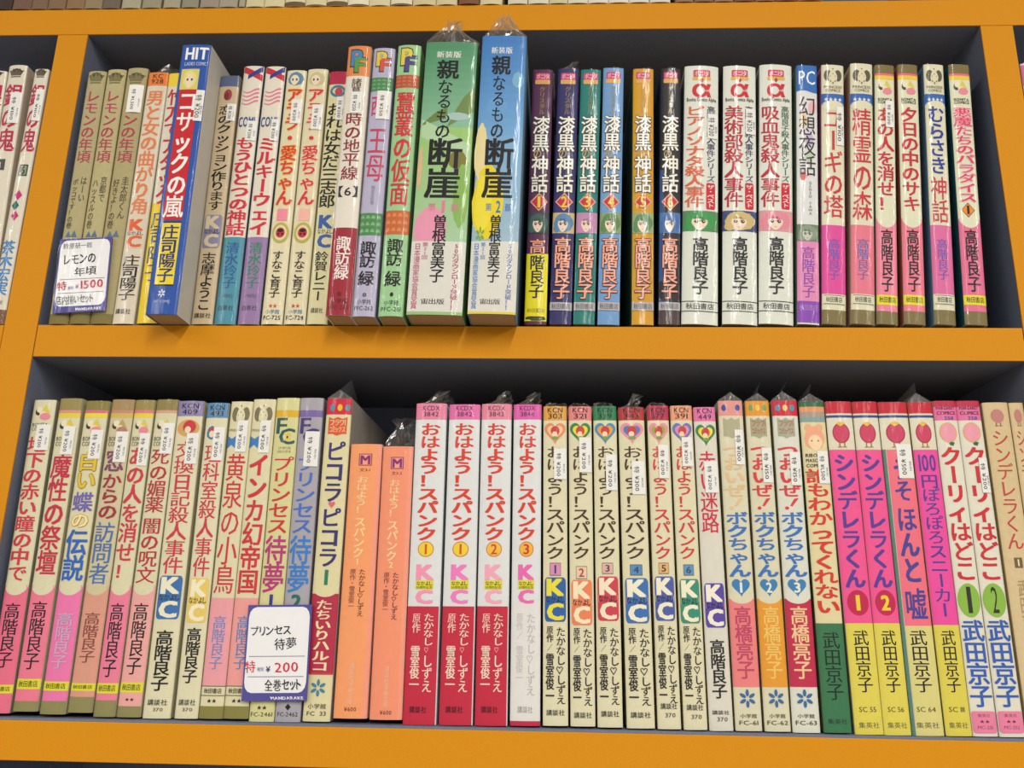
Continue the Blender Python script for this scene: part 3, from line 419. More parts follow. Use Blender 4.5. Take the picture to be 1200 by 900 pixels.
(-0.01634, 0.489, 0.17022, 0.015, 0.0134, 0.17735, 0.112, 0.03, '54284e', '54284e', 1, 'small', 1, None, 'purple paperback wearing a bright yellow paper band, volume 1', [('s', 'emblem', 0.16961, 0.17476, 'rrect', 'c83a6c', 0.5, 0.7), ('h', 'emblem', 0.17025, 0.17412, 'ボニータ', 'f4d8e0', 0.5, 0.6, 2, None), ('s', 'emblem', 0.1664, 0.16961, 'rrect', 'd9a860', 0.5, 0.72), ('t', 'title_lettering', 0.14359, 0.16449, 'クリスタル', 'a08a50', 0.5, 0.28, 1, None), ('t', 'title_lettering', 0.11697, 0.14234, '漆黒', 'f0ece0', 0.5, 0.76, 3, '16141c'), ('t', 'title_lettering', 0.08802, 0.11392, '神話', 'f0ece0', 0.5, 0.76, 3, '16141c'), ('t', 'title_lettering', 0.11209, 0.11881, 'の', 'b8a070', 0.36, 0.4, 2, None), ('s', 'emblem', 0.07502, 0.08773, 'diamond', 'e8a890', 0.5, 0.84), ('s', 'emblem', 0.07619, 0.08654, 'diamond', 'c82438', 0.5, 0.7), ('h', 'volume_number', 0.07737, 0.08535, '1', 'e8c84a', 0.5, 0.3, 3, '5a1a20'), ('b', 'cover_picture', 0.05986, 0.07384, '2e4048', 0, 1), ('s', 'cover_picture', 0.05986, 0.07384, 'blob', '3f6058', 0.5, 0.96), ('s', 'cover_picture', 0.05986, 0.06683, 'blob', '3f6058', 0.2, 0.34), ('s', 'cover_picture', 0.06055, 0.07075, 'egg', 'ecd5c0', 0.47, 0.46), ('s', 'cover_picture', 0.06613, 0.07244, 'hill', '3f6058', 0.62, 0.36), ('s', 'cover_picture', 0.06795, 0.07272, 'fringe', '3f6058', 0.45, 0.5), ('s', 'cover_picture', 0.06515, 0.06739, 'egg', '4a3038', 0.37, 0.12), ('s', 'cover_picture', 0.06515, 0.06739, 'egg', '4a3038', 0.58, 0.12), ('s', 'cover_picture', 0.06627, 0.06697, 'disc', 'f4eee4', 0.38, 0.035), ('s', 'cover_picture', 0.06627, 0.06697, 'disc', 'f4eee4', 0.59, 0.035), ('s', 'cover_picture', 0.06236, 0.06278, 'disc', 'c06a6a', 0.47, 0.08), ('t', 'author_lettering', 0.04606, 0.05581, '高', 'f0a088', 0.5, 0.7, 3, '2a1830'), ('b', 'paper_band', 0.00191, 0.04606, 'e8dc18', 0, 1), ('t', 'author_lettering', 0.01678, 0.04492, '階良子', '17181c', 0.5, 0.64, 3, None), ('h', 'publisher_lettering', 0.00739, 0.01015, '秋田書店', '8a8420', 0.5, 0.8, 1, None), ('s', 'emblem', 0.00191, 0.0052, 'wave', '4a4a20', 0.5, 0.9)]),
(-0.00124, 0.489, 0.17034, 0.0245, 0.01355, 0.17781, 0.112, 0.03, '302c66', '302c66', 1, 'tuft', 1, None, 'dark navy paperback with red diamond 2', [('s', 'emblem', 0.16944, 0.17459, 'rrect', 'c83a6c', 0.5, 0.7), ('h', 'emblem', 0.17008, 0.17394, 'ボニータ', 'f4d8e0', 0.5, 0.6, 2, None), ('s', 'emblem', 0.16624, 0.16944, 'rrect', 'd9a860', 0.5, 0.72), ('t', 'title_lettering', 0.14345, 0.16432, 'クリスタル', 'a08a50', 0.5, 0.28, 1, None), ('t', 'title_lettering', 0.11686, 0.1422, '漆黒', 'f0ece0', 0.5, 0.76, 3, '16141c'), ('t', 'title_lettering', 0.08794, 0.11381, '神話', 'f0ece0', 0.5, 0.76, 3, '16141c'), ('t', 'title_lettering', 0.11198, 0.11869, 'の', 'b8a070', 0.36, 0.4, 2, None), ('s', 'emblem', 0.07495, 0.08764, 'diamond', 'e8a890', 0.5, 0.84), ('s', 'emblem', 0.07612, 0.08646, 'diamond', 'c82438', 0.5, 0.7), ('h', 'volume_number', 0.0773, 0.08527, '2', 'e8c84a', 0.5, 0.3, 3, '5a1a20'), ('b', 'cover_picture', 0.0598, 0.07378, 'c9b27c', 0, 1), ('s', 'cover_picture', 0.0598, 0.07378, 'blob', '5a86b0', 0.5, 0.96), ('s', 'cover_picture', 0.0598, 0.06676, 'blob', '5a86b0', 0.2, 0.34), ('s', 'cover_picture', 0.0605, 0.07068, 'egg', 'ecd5c0', 0.47, 0.46), ('s', 'cover_picture', 0.06607, 0.07237, 'hill', '5a86b0', 0.62, 0.36), ('s', 'cover_picture', 0.06788, 0.07265, 'fringe', '5a86b0', 0.45, 0.5), ('s', 'cover_picture', 0.06509, 0.06732, 'egg', '4a3038', 0.37, 0.12), ('s', 'cover_picture', 0.06509, 0.06732, 'egg', '4a3038', 0.58, 0.12), ('s', 'cover_picture', 0.06621, 0.0669, 'disc', 'f4eee4', 0.38, 0.035), ('s', 'cover_picture', 0.06621, 0.0669, 'disc', 'f4eee4', 0.59, 0.035), ('s', 'cover_picture', 0.0623, 0.06272, 'disc', 'c06a6a', 0.47, 0.08), ('t', 'author_lettering', 0.01621, 0.05691, '高階良子', 'f2a890', 0.5, 0.72, 3, '3a2028'), ('b', 'colour_band', 0.00876, 0.014, 'b4b0b4', 0, 1), ('h', 'publisher_lettering', 0.00959, 0.01317, '秋田書店', '55525c', 0.5, 0.84, 1, None)]),
(0.01306, 0.489, 0.1704, 0.0275, 0.01308, 0.17699, 0.112, 0.03, '1d7a74', '1d7a74', 1, None, 1, None, 'teal green paperback with red diamond 3', [('s', 'emblem', 0.16927, 0.17441, 'rrect', 'c83a6c', 0.5, 0.7), ('h', 'emblem', 0.16991, 0.17377, 'ボニータ', 'f4d8e0', 0.5, 0.6, 2, None), ('s', 'emblem', 0.16607, 0.16927, 'rrect', 'd9a860', 0.5, 0.72), ('t', 'title_lettering', 0.14331, 0.16416, 'クリスタル', 'a08a50', 0.5, 0.28, 1, None), ('t', 'title_lettering', 0.11674, 0.14206, '漆黒', 'f0ece0', 0.5, 0.76, 3, '16141c'), ('t', 'title_lettering', 0.08785, 0.1137, '神話', 'f0ece0', 0.5, 0.76, 3, '16141c'), ('t', 'title_lettering', 0.11187, 0.11858, 'の', 'b8a070', 0.36, 0.4, 2, None), ('s', 'emblem', 0.07488, 0.08756, 'diamond', 'e8a890', 0.5, 0.84), ('s', 'emblem', 0.07605, 0.08637, 'diamond', 'c82438', 0.5, 0.7), ('h', 'volume_number', 0.07722, 0.08519, '3', 'e8c84a', 0.5, 0.3, 3, '5a1a20'), ('b', 'cover_picture', 0.05974, 0.0737, 'b88ab0', 0, 1), ('s', 'cover_picture', 0.05974, 0.0737, 'blob', 'c08ab0', 0.5, 0.96), ('s', 'cover_picture', 0.05974, 0.0667, 'blob', 'c08ab0', 0.2, 0.34), ('s', 'cover_picture', 0.06044, 0.07062, 'egg', 'ecd5c0', 0.47, 0.46), ('s', 'cover_picture', 0.066, 0.0723, 'hill', 'c08ab0', 0.62, 0.36), ('s', 'cover_picture', 0.06782, 0.07258, 'fringe', 'c08ab0', 0.45, 0.5), ('s', 'cover_picture', 0.06503, 0.06726, 'egg', '4a3038', 0.37, 0.12), ('s', 'cover_picture', 0.06503, 0.06726, 'egg', '4a3038', 0.58, 0.12), ('s', 'cover_picture', 0.06614, 0.06684, 'disc', 'f4eee4', 0.38, 0.035), ('s', 'cover_picture', 0.06614, 0.06684, 'disc', 'f4eee4', 0.59, 0.035), ('s', 'cover_picture', 0.06224, 0.06266, 'disc', 'c06a6a', 0.47, 0.08), ('t', 'author_lettering', 0.0162, 0.05686, '高階良子', 'f2a890', 0.5, 0.72, 3, '3a2028'), ('b', 'colour_band', 0.00875, 0.01399, 'b4b0b4', 0, 1), ('h', 'publisher_lettering', 0.00958, 0.01316, '秋田書店', '55525c', 0.5, 0.84, 1, None)]),
(0.02784, 0.489, 0.17018, 0.0276, 0.0133, 0.17836, 0.112, 0.03, '6f9ccc', '6f9ccc', 1, None, 1, None, 'light blue paperback with red diamond 4', [('s', 'emblem', 0.17, 0.17514, 'rrect', 'c83a6c', 0.5, 0.7), ('h', 'emblem', 0.17064, 0.1745, 'ボニータ', 'f4d8e0', 0.5, 0.6, 2, None), ('s', 'emblem', 0.16681, 0.17, 'rrect', 'd9a860', 0.5, 0.72), ('t', 'title_lettering', 0.14405, 0.16489, 'クリスタル', 'a08a50', 0.5, 0.28, 1, None), ('t', 'title_lettering', 0.1175, 0.1428, '漆黒', 'f0ece0', 0.5, 0.76, 3, '16141c'), ('t', 'title_lettering', 0.08803, 0.11385, '神話', 'f0ece0', 0.5, 0.76, 3, '16141c'), ('t', 'title_lettering', 0.11202, 0.11872, 'の', 'b8a070', 0.36, 0.4, 2, None), ('s', 'emblem', 0.07507, 0.08774, 'diamond', 'e8a890', 0.5, 0.84), ('s', 'emblem', 0.07624, 0.08655, 'diamond', 'c82438', 0.5, 0.7), ('h', 'volume_number', 0.07741, 0.08537, '4', 'e8c84a', 0.5, 0.3, 3, '5a1a20'), ('b', 'cover_picture', 0.05995, 0.0739, '86a070', 0, 1), ('s', 'cover_picture', 0.05995, 0.0739, 'blob', '5f8450', 0.5, 0.96), ('s', 'cover_picture', 0.05995, 0.0669, 'blob', '5f8450', 0.2, 0.34), ('s', 'cover_picture', 0.06064, 0.07081, 'egg', 'ecd5c0', 0.47, 0.46), ('s', 'cover_picture', 0.0662, 0.07249, 'hill', '5f8450', 0.62, 0.36), ('s', 'cover_picture', 0.06802, 0.07277, 'fringe', '5f8450', 0.45, 0.5), ('s', 'cover_picture', 0.06523, 0.06746, 'egg', '4a3038', 0.37, 0.12), ('s', 'cover_picture', 0.06523, 0.06746, 'egg', '4a3038', 0.58, 0.12), ('s', 'cover_picture', 0.06634, 0.06704, 'disc', 'f4eee4', 0.38, 0.035), ('s', 'cover_picture', 0.06634, 0.06704, 'disc', 'f4eee4', 0.59, 0.035), ('s', 'cover_picture', 0.06245, 0.06286, 'disc', 'c06a6a', 0.47, 0.08), ('t', 'author_lettering', 0.01645, 0.05707, '高階良子', 'f2a890', 0.5, 0.72, 3, '3a2028'), ('b', 'colour_band', 0.00902, 0.01424, 'b4b0b4', 0, 1), ('h', 'publisher_lettering', 0.00984, 0.01342, '秋田書店', '55525c', 0.5, 0.84, 1, None)]),
(0.04847, 0.489, 0.17021, 0.021, 0.01321, 0.17743, 0.112, 0.03, 'd09a20', '6f9060', 1, None, 1, None, 'golden yellow paperback with red diamond 5', [('s', 'emblem', 0.16973, 0.17486, 'rrect', 'c83a6c', 0.5, 0.7), ('h', 'emblem', 0.17037, 0.17422, 'ボニータ', 'f4d8e0', 0.5, 0.6, 2, None), ('s', 'emblem', 0.16654, 0.16973, 'rrect', 'd9a860', 0.5, 0.72), ('t', 'title_lettering', 0.14382, 0.16462, 'クリスタル', 'a08a50', 0.5, 0.28, 1, None), ('t', 'title_lettering', 0.11731, 0.14257, '漆黒', 'f0ece0', 0.5, 0.76, 3, '16141c'), ('t', 'title_lettering', 0.08789, 0.11366, '神話', 'f0ece0', 0.5, 0.76, 3, '16141c'), ('t', 'title_lettering', 0.11184, 0.11853, 'の', 'b8a070', 0.36, 0.4, 2, None), ('s', 'emblem', 0.07494, 0.08759, 'diamond', 'e8a890', 0.5, 0.84), ('s', 'emblem', 0.07611, 0.08641, 'diamond', 'c82438', 0.5, 0.7), ('h', 'volume_number', 0.07728, 0.08523, '5', 'e8c84a', 0.5, 0.3, 3, '5a1a20'), ('b', 'cover_picture', 0.05985, 0.07377, '9aaa7c', 0, 1), ('s', 'cover_picture', 0.05985, 0.07377, 'blob', '5c8a5c', 0.5, 0.96), ('s', 'cover_picture', 0.05985, 0.06679, 'blob', '5c8a5c', 0.2, 0.34), ('s', 'cover_picture', 0.06054, 0.07069, 'egg', 'ecd5c0', 0.47, 0.46), ('s', 'cover_picture', 0.06609, 0.07237, 'hill', '5c8a5c', 0.62, 0.36), ('s', 'cover_picture', 0.0679, 0.07265, 'fringe', '5c8a5c', 0.45, 0.5), ('s', 'cover_picture', 0.06512, 0.06735, 'egg', '4a3038', 0.37, 0.12), ('s', 'cover_picture', 0.06512, 0.06735, 'egg', '4a3038', 0.58, 0.12), ('s', 'cover_picture', 0.06623, 0.06693, 'disc', 'f4eee4', 0.38, 0.035), ('s', 'cover_picture', 0.06623, 0.06693, 'disc', 'f4eee4', 0.59, 0.035), ('s', 'cover_picture', 0.06234, 0.06276, 'disc', 'c06a6a', 0.47, 0.08), ('t', 'author_lettering', 0.01643, 0.05697, '高階良子', 'f2a890', 0.5, 0.72, 3, '3a2028'), ('b', 'colour_band', 0.009, 0.01422, 'b4b0b4', 0, 1), ('h', 'publisher_lettering', 0.00982, 0.01339, '秋田書店', '55525c', 0.5, 0.84, 1, None)]),
(0.06445, 0.489, 0.17033, 0.0322, 0.01291, 0.17726, 0.112, 0.03, '241f26', '31508a', 1, None, 1, None, 'black paperback with blue edge and red diamond 6', [('b', 'colour_band', 0.0, 0.1033, '2f5088', 0, 0.18), ('b', 'colour_band', 0.01586, 0.02806, '2b2428', 0, 1), ('b', 'colour_band', 0.0, 0.00927, '4a3a38', 0, 1), ('s', 'emblem', 0.16956, 0.17469, 'rrect', 'c83a6c', 0.5, 0.7), ('h', 'emblem', 0.1702, 0.17405, 'ボニータ', 'f4d8e0', 0.5, 0.6, 2, None), ('s', 'emblem', 0.16637, 0.16956, 'rrect', 'd9a860', 0.5, 0.72), ('t', 'title_lettering', 0.14368, 0.16447, 'クリスタル', 'a08a50', 0.5, 0.28, 1, None), ('t', 'title_lettering', 0.1172, 0.14244, '漆黒', 'f0ece0', 0.5, 0.76, 3, '16141c'), ('t', 'title_lettering', 0.08781, 0.11355, '神話', 'f0ece0', 0.5, 0.76, 3, '16141c'), ('t', 'title_lettering', 0.11174, 0.11842, 'の', 'b8a070', 0.36, 0.4, 2, None), ('s', 'emblem', 0.07488, 0.08751, 'diamond', 'e8a890', 0.5, 0.84), ('s', 'emblem', 0.07604, 0.08633, 'diamond', 'c82438', 0.5, 0.7), ('h', 'volume_number', 0.07721, 0.08515, '6', 'e0b040', 0.5, 0.3, 3, '5a1a20'), ('b', 'cover_picture', 0.0598, 0.07371, '4a74ac', 0, 1), ('s', 'cover_picture', 0.0598, 0.07371, 'blob', '3f6aa8', 0.5, 0.96), ('s', 'cover_picture', 0.0598, 0.06673, 'blob', '3f6aa8', 0.2, 0.34), ('s', 'cover_picture', 0.06049, 0.07063, 'egg', 'ecd5c0', 0.47, 0.46), ('s', 'cover_picture', 0.06603, 0.07231, 'hill', '3f6aa8', 0.62, 0.36), ('s', 'cover_picture', 0.06784, 0.07259, 'fringe', '3f6aa8', 0.45, 0.5), ('s', 'cover_picture', 0.06506, 0.06729, 'egg', '4a3038', 0.37, 0.12), ('s', 'cover_picture', 0.06506, 0.06729, 'egg', '4a3038', 0.58, 0.12), ('s', 'cover_picture', 0.06617, 0.06687, 'disc', 'f4eee4', 0.38, 0.035), ('s', 'cover_picture', 0.06617, 0.06687, 'disc', 'f4eee4', 0.59, 0.035), ('s', 'cover_picture', 0.06229, 0.0627, 'disc', 'c06a6a', 0.47, 0.08), ('t', 'author_lettering', 0.01641, 0.05692, '高階良子', 'f2a890', 0.5, 0.72, 3, '3a2028'), ('b', 'colour_band', 0.00899, 0.01421, 'b4b0b4', 0, 1), ('h', 'publisher_lettering', 0.00981, 0.01338, '秋田書店', '55525c', 0.5, 0.84, 1, None)]),
(0.08268, 0.489, 0.17066, 0.0432, 0.02184, 0.17901, 0.112, 0.06, 'dcdfd4', 'cfd2c8', 1, None, 1, (0.12562, 0.14354, 0.68, 0.99, '特 ¥200'), 'thick white paperback with orange title and green haired face', [('s', 'emblem', 0.17067, 0.17579, 'rrect', 'cc3f60', 0.5, 0.5), ('h', 'emblem', 0.17131, 0.17515, 'ボニータ', 'f4dce0', 0.5, 0.42, 2, None), ('s', 'emblem', 0.16812, 0.17067, 'rrect', 'dcae58', 0.5, 0.54), ('s', 'emblem', 0.1662, 0.17003, 'diamond', 'b03048', 0.5, 0.12), ('h', 'emblem', 0.15544, 0.16557, 'α', 'cc2434', 0.5, 0.56, 4, None), ('h', 'publisher_lettering', 0.15167, 0.15513, 'Bonita Comics Alpha', '231f20', 0.5, 0.86, 2, None), ('t', 'title_lettering', 0.07714, 0.14916, 'ピアノソナタ殺人事件', 'd8643c', 0.32, 0.52, 3, None), ('t', 'series_lettering', 0.09484, 0.14916, '高階良子殺人事件シリーズ', '4a3c6a', 0.78, 0.24, 2, None), ('s', 'emblem', 0.07597, 0.09424, 'rrect', 'cc2436', 0.78, 0.26), ('t', 'series_lettering', 0.07714, 0.09305, 'ザ・ベスト', 'f4e8e8', 0.78, 0.2, 2, None), ('b', 'cover_picture', 0.06089, 0.0748, '58885c', 0, 1), ('s', 'cover_picture', 0.06089, 0.0748, 'blob', '3f9a50', 0.5, 0.96), ('s', 'cover_picture', 0.06089, 0.06783, 'blob', '3f9a50', 0.2, 0.34), ('s', 'cover_picture', 0.06158, 0.07173, 'egg', 'ecd5c0', 0.47, 0.46), ('s', 'cover_picture', 0.06713, 0.0734, 'hill', '3f9a50', 0.62, 0.36), ('s', 'cover_picture', 0.06894, 0.07368, 'fringe', '3f9a50', 0.45, 0.5), ('s', 'cover_picture', 0.06616, 0.06838, 'egg', '4a3038', 0.37, 0.12), ('s', 'cover_picture', 0.06616, 0.06838, 'egg', '4a3038', 0.58, 0.12), ('s', 'cover_picture', 0.06727, 0.06796, 'disc', 'f4eee4', 0.38, 0.035), ('s', 'cover_picture', 0.06727, 0.06796, 'disc', 'f4eee4', 0.59, 0.035), ('s', 'cover_picture', 0.06338, 0.0638, 'disc', 'c06a6a', 0.47, 0.08), ('t', 'author_lettering', 0.01916, 0.05687, '高階良子', '1b1a1c', 0.5, 0.42, 3, None), ('b', 'colour_band', 0.0143, 0.01474, '231f20', 0, 1), ('b', 'colour_band', 0.008, 0.00844, '231f20', 0, 1), ('h', 'publisher_lettering', 0.00953, 0.01337, '秋田書店', '4a4a4a', 0.5, 0.78, 1, None)]),
(0.1067, 0.489, 0.17075, 0.0464, 0.02089, 0.17871, 0.112, 0.06, 'dcdfd4', '3a3640', 1, None, 1, (0.12848, 0.14704, 0.68, 0.99, '特 ¥250'), 'thick white paperback with crimson title and blond face', [('s', 'emblem', 0.17039, 0.1755, 'rrect', 'cc3f60', 0.5, 0.5), ('h', 'emblem', 0.17102, 0.17486, 'ボニータ', 'f4dce0', 0.5, 0.42, 2, None), ('s', 'emblem', 0.16784, 0.17039, 'rrect', 'dcae58', 0.5, 0.54), ('s', 'emblem', 0.16593, 0.16975, 'diamond', 'b03048', 0.5, 0.12), ('h', 'emblem', 0.15519, 0.1653, 'α', 'cc2434', 0.5, 0.56, 4, None), ('h', 'publisher_lettering', 0.15142, 0.15487, 'Bonita Comics Alpha', '231f20', 0.5, 0.86, 2, None), ('t', 'title_lettering', 0.07702, 0.14892, '美術部殺人事件', 'b42434', 0.32, 0.52, 3, None), ('t', 'series_lettering', 0.09468, 0.14892, '高階良子殺人事件シリーズ', '3c3a6a', 0.78, 0.24, 2, None), ('s', 'emblem', 0.07585, 0.09409, 'rrect', 'cc2436', 0.78, 0.26), ('t', 'series_lettering', 0.07702, 0.0929, 'ザ・ベスト', 'f4e8e8', 0.78, 0.2, 2, None), ('b', 'cover_picture', 0.06079, 0.07468, '3f4c80', 0, 1), ('s', 'cover_picture', 0.06079, 0.07468, 'blob', 'cdb67c', 0.5, 0.96), ('s', 'cover_picture', 0.06079, 0.06772, 'blob', 'cdb67c', 0.2, 0.34), ('s', 'cover_picture', 0.06148, 0.07161, 'egg', 'ecd5c0', 0.47, 0.46), ('s', 'cover_picture', 0.06702, 0.07329, 'hill', 'cdb67c', 0.62, 0.36), ('s', 'cover_picture', 0.06883, 0.07356, 'fringe', 'cdb67c', 0.45, 0.5), ('s', 'cover_picture', 0.06605, 0.06827, 'egg', '4a3038', 0.37, 0.12), ('s', 'cover_picture', 0.06605, 0.06827, 'egg', '4a3038', 0.58, 0.12), ('s', 'cover_picture', 0.06716, 0.06785, 'disc', 'f4eee4', 0.38, 0.035), ('s', 'cover_picture', 0.06716, 0.06785, 'disc', 'f4eee4', 0.59, 0.035), ('s', 'cover_picture', 0.06328, 0.0637, 'disc', 'c06a6a', 0.47, 0.08), ('t', 'author_lettering', 0.01912, 0.05678, '高階良子', '1b1a1c', 0.5, 0.42, 3, None), ('b', 'colour_band', 0.01428, 0.01472, '231f20', 0, 1), ('b', 'colour_band', 0.00799, 0.00842, '231f20', 0, 1), ('h', 'publisher_lettering', 0.00952, 0.01335, '秋田書店', '4a4a4a', 0.5, 0.78, 1, None)]),
(0.12839, 0.489, 0.17092, 0.0563, 0.02055, 0.1793, 0.112, 0.06, 'dcdfd4', 'cfd2c8', 1, None, 1, None, 'thick white paperback with crimson title and pink haired face', [('s', 'emblem', 0.17019, 0.17529, 'rrect', 'cc3f60', 0.5, 0.5), ('h', 'emblem', 0.17082, 0.17465, 'ボニータ', 'f4dce0', 0.5, 0.42, 2, None), ('s', 'emblem', 0.16764, 0.17019, 'rrect', 'dcae58', 0.5, 0.54), ('s', 'emblem', 0.16574, 0.16955, 'diamond', 'b03048', 0.5, 0.12), ('h', 'emblem', 0.15501, 0.1651, 'α', 'cc2434', 0.5, 0.56, 4, None), ('h', 'publisher_lettering', 0.15124, 0.15469, 'Bonita Comics Alpha', '231f20', 0.5, 0.86, 2, None), ('t', 'title_lettering', 0.07693, 0.14874, '吸血鬼殺人事件', 'b42434', 0.32, 0.52, 3, None), ('t', 'series_lettering', 0.09458, 0.14874, '高階良子殺人事件シリーズ', '4c6a5c', 0.78, 0.24, 2, None), ('s', 'emblem', 0.07576, 0.09398, 'rrect', 'cc2436', 0.78, 0.26), ('t', 'series_lettering', 0.07693, 0.0928, 'ザ・ベスト', 'f4e8e8', 0.78, 0.2, 2, None), ('b', 'cover_picture', 0.06073, 0.0746, 'd89aa0', 0, 1), ('s', 'cover_picture', 0.06073, 0.0746, 'blob', 'e08a9c', 0.5, 0.96), ('s', 'cover_picture', 0.06073, 0.06764, 'blob', 'e08a9c', 0.2, 0.34), ('s', 'cover_picture', 0.06142, 0.07153, 'egg', 'ecd5c0', 0.47, 0.46), ('s', 'cover_picture', 0.06695, 0.0732, 'hill', 'e08a9c', 0.62, 0.36), ('s', 'cover_picture', 0.06875, 0.07348, 'fringe', 'e08a9c', 0.45, 0.5), ('s', 'cover_picture', 0.06598, 0.0682, 'egg', '4a3038', 0.37, 0.12), ('s', 'cover_picture', 0.06598, 0.0682, 'egg', '4a3038', 0.58, 0.12), ('s', 'cover_picture', 0.06709, 0.06778, 'disc', 'f4eee4', 0.38, 0.035), ('s', 'cover_picture', 0.06709, 0.06778, 'disc', 'f4eee4', 0.59, 0.035), ('s', 'cover_picture', 0.06321, 0.06363, 'disc', 'c06a6a', 0.47, 0.08), ('t', 'author_lettering', 0.0191, 0.05672, '高階良子', '1b1a1c', 0.5, 0.42, 3, None), ('b', 'colour_band', 0.01427, 0.01471, '231f20', 0, 1), ('b', 'colour_band', 0.00798, 0.00842, '231f20', 0, 1), ('h', 'publisher_lettering', 0.00951, 0.01333, '秋田書店', '4a4a4a', 0.5, 0.78, 1, None)]),
(0.14737, 0.489, 0.17081, 0.0611, 0.01305, 0.17861, 0.112, 0.03, 'dcdcdc', '7a9a84', 1, None, 1, None, 'white paperback with blue top and thin script title over pink and purple foot', [('b', 'colour_band', 0.16049, 0.17861, '2f6cb8', 0, 1), ('s', 'emblem', 0.15797, 0.16238, 'wave2', '2f6cb8', 0.5, 1), ('h', 'emblem', 0.16428, 0.17445, 'PC', 'eef2f8', 0.5, 0.8, 1, None), ('s', 'cover_picture', 0.14235, 0.15295, 'blob', 'e8b0b8', 0.75, 0.4), ('s', 'cover_picture', 0.13309, 0.14297, 'blob', 'e8c08c', 0.3, 0.4), ('s', 'cover_picture', 0.11966, 0.12941, 'blob', 'c4b0d8', 0.6, 0.4), ('s', 'cover_picture', 0.10759, 0.11723, 'blob', 'b8d0b0', 0.6, 0.4), ('s', 'cover_picture', 0.09506, 0.1016, 'blob', 'cc6a5c', 0.3, 0.34), ('t', 'title_lettering', 0.09862, 0.15545, '幻想夜話', '3a3034', 0.5, 0.76, 1, None), ('t', 'series_lettering', 0.07161, 0.09506, 'GENSO YAWA', '6a6a6a', 0.62, 0.16, 1, None), ('b', 'cover_picture', 0.0538, 0.06526, '6c8068', 0, 1), ('s', 'cover_picture', 0.0538, 0.06526, 'blob', '8a9a84', 0.5, 0.96), ('s', 'cover_picture', 0.0538, 0.05951, 'blob', '8a9a84', 0.2, 0.34), ('s', 'cover_picture', 0.05437, 0.06273, 'egg', 'c4cabc', 0.47, 0.46), ('s', 'cover_picture', 0.05894, 0.06411, 'hill', '8a9a84', 0.62, 0.36), ('s', 'cover_picture', 0.06043, 0.06434, 'fringe', '8a9a84', 0.45, 0.5), ('s', 'cover_picture', 0.05814, 0.05997, 'egg', '4a3038', 0.37, 0.12), ('s', 'cover_picture', 0.05814, 0.05997, 'egg', '4a3038', 0.58, 0.12), ('s', 'cover_picture', 0.05906, 0.05963, 'disc', 'f4eee4', 0.38, 0.035), ('s', 'cover_picture', 0.05906, 0.05963, 'disc', 'f4eee4', 0.59, 0.035), ('s', 'cover_picture', 0.05585, 0.0562, 'disc', 'c06a6a', 0.47, 0.08), ('b', 'colour_band', 0.01469, 0.0538, 'e08cb8', 0, 1), ('t', 'author_lettering', 0.01688, 0.05039, '高階良子', '8a4ab0', 0.5, 0.56, 2, None), ('b', 'colour_band', 0.00108, 0.01469, '8a48b4', 0, 1), ('h', 'publisher_lettering', 0.00868, 0.0125, '秋田書店', 'b48ad0', 0.5, 0.84, 1, None)]),
(0.16256, 0.489, 0.17095, 0.0698, 0.01414, 0.17882, 0.112, 0.05, 'dcd8bc', 'e08ac0', 1, None, 1, (0.12019, 0.14786, 0.65, 0.98, '特 ¥100'), 'cream paperback with magenta pink foot and ornate red title', [('s', 'emblem', 0.16658, 0.17504, 'disc', '5d5846', 0.27, 0.34), ('s', 'emblem', 0.16658, 0.17504, 'disc', '5d5846', 0.73, 0.34), ('s', 'emblem', 0.16441, 0.1748, 'blob', 'ddd5b4', 0.5, 0.42), ('s', 'emblem', 0.16417, 0.17262, 'petals', '5d5846', 0.5, 0.3), ('s', 'emblem', 0.16598, 0.17165, 'disc', 'ddd5b4', 0.5, 0.24), ('s', 'emblem', 0.17528, 0.17626, 'disc', '5d5846', 0.5, 0.06), ('h', 'publisher_lettering', 0.16133, 0.16323, 'PRINCESS', '6a6450', 0.5, 0.8, 1, None), ('h', 'publisher_lettering', 0.15881, 0.1607, 'COMICS', '6a6450', 0.5, 0.66, 1, None), ('b', 'colour_band', 0.1491, 0.15724, '2f66b0', 0, 1), ('h', 'emblem', 0.1516, 0.15473, '★★★★', 'e8ecf0', 0.5, 0.8, 0, None), ('s', 'emblem', 0.14475, 0.15223, 'disc', 'dcd8bc', 0.5, 1.0), ('t', 'title_lettering', 0.06984, 0.14661, 'ユーギの塔', 'c8303c', 0.5, 0.8, 2, None), ('b', 'colour_band', 0.01907, 0.06465, 'dc4c9c', 0, 1), ('t', 'author_lettering', 0.02847, 0.05548, '高階良子', '6a5ab8', 0.5, 0.48, 2, None), ('b', 'colour_band', 0.01249, 0.01907, 'dcd8bc', 0, 1), ('b', 'colour_band', 0.01808, 0.01852, '6a6a60', 0.08, 0.95), ('b', 'colour_band', 0.0126, 0.01304, '6a6a60', 0.08, 0.95), ('h', 'publisher_lettering', 0.01386, 0.01742, '秋田書店', '4a4844', 0.5, 0.7, 2, None), ('b', 'colour_band', 0.0, 0.00895, '7e7044', 0, 1)]),
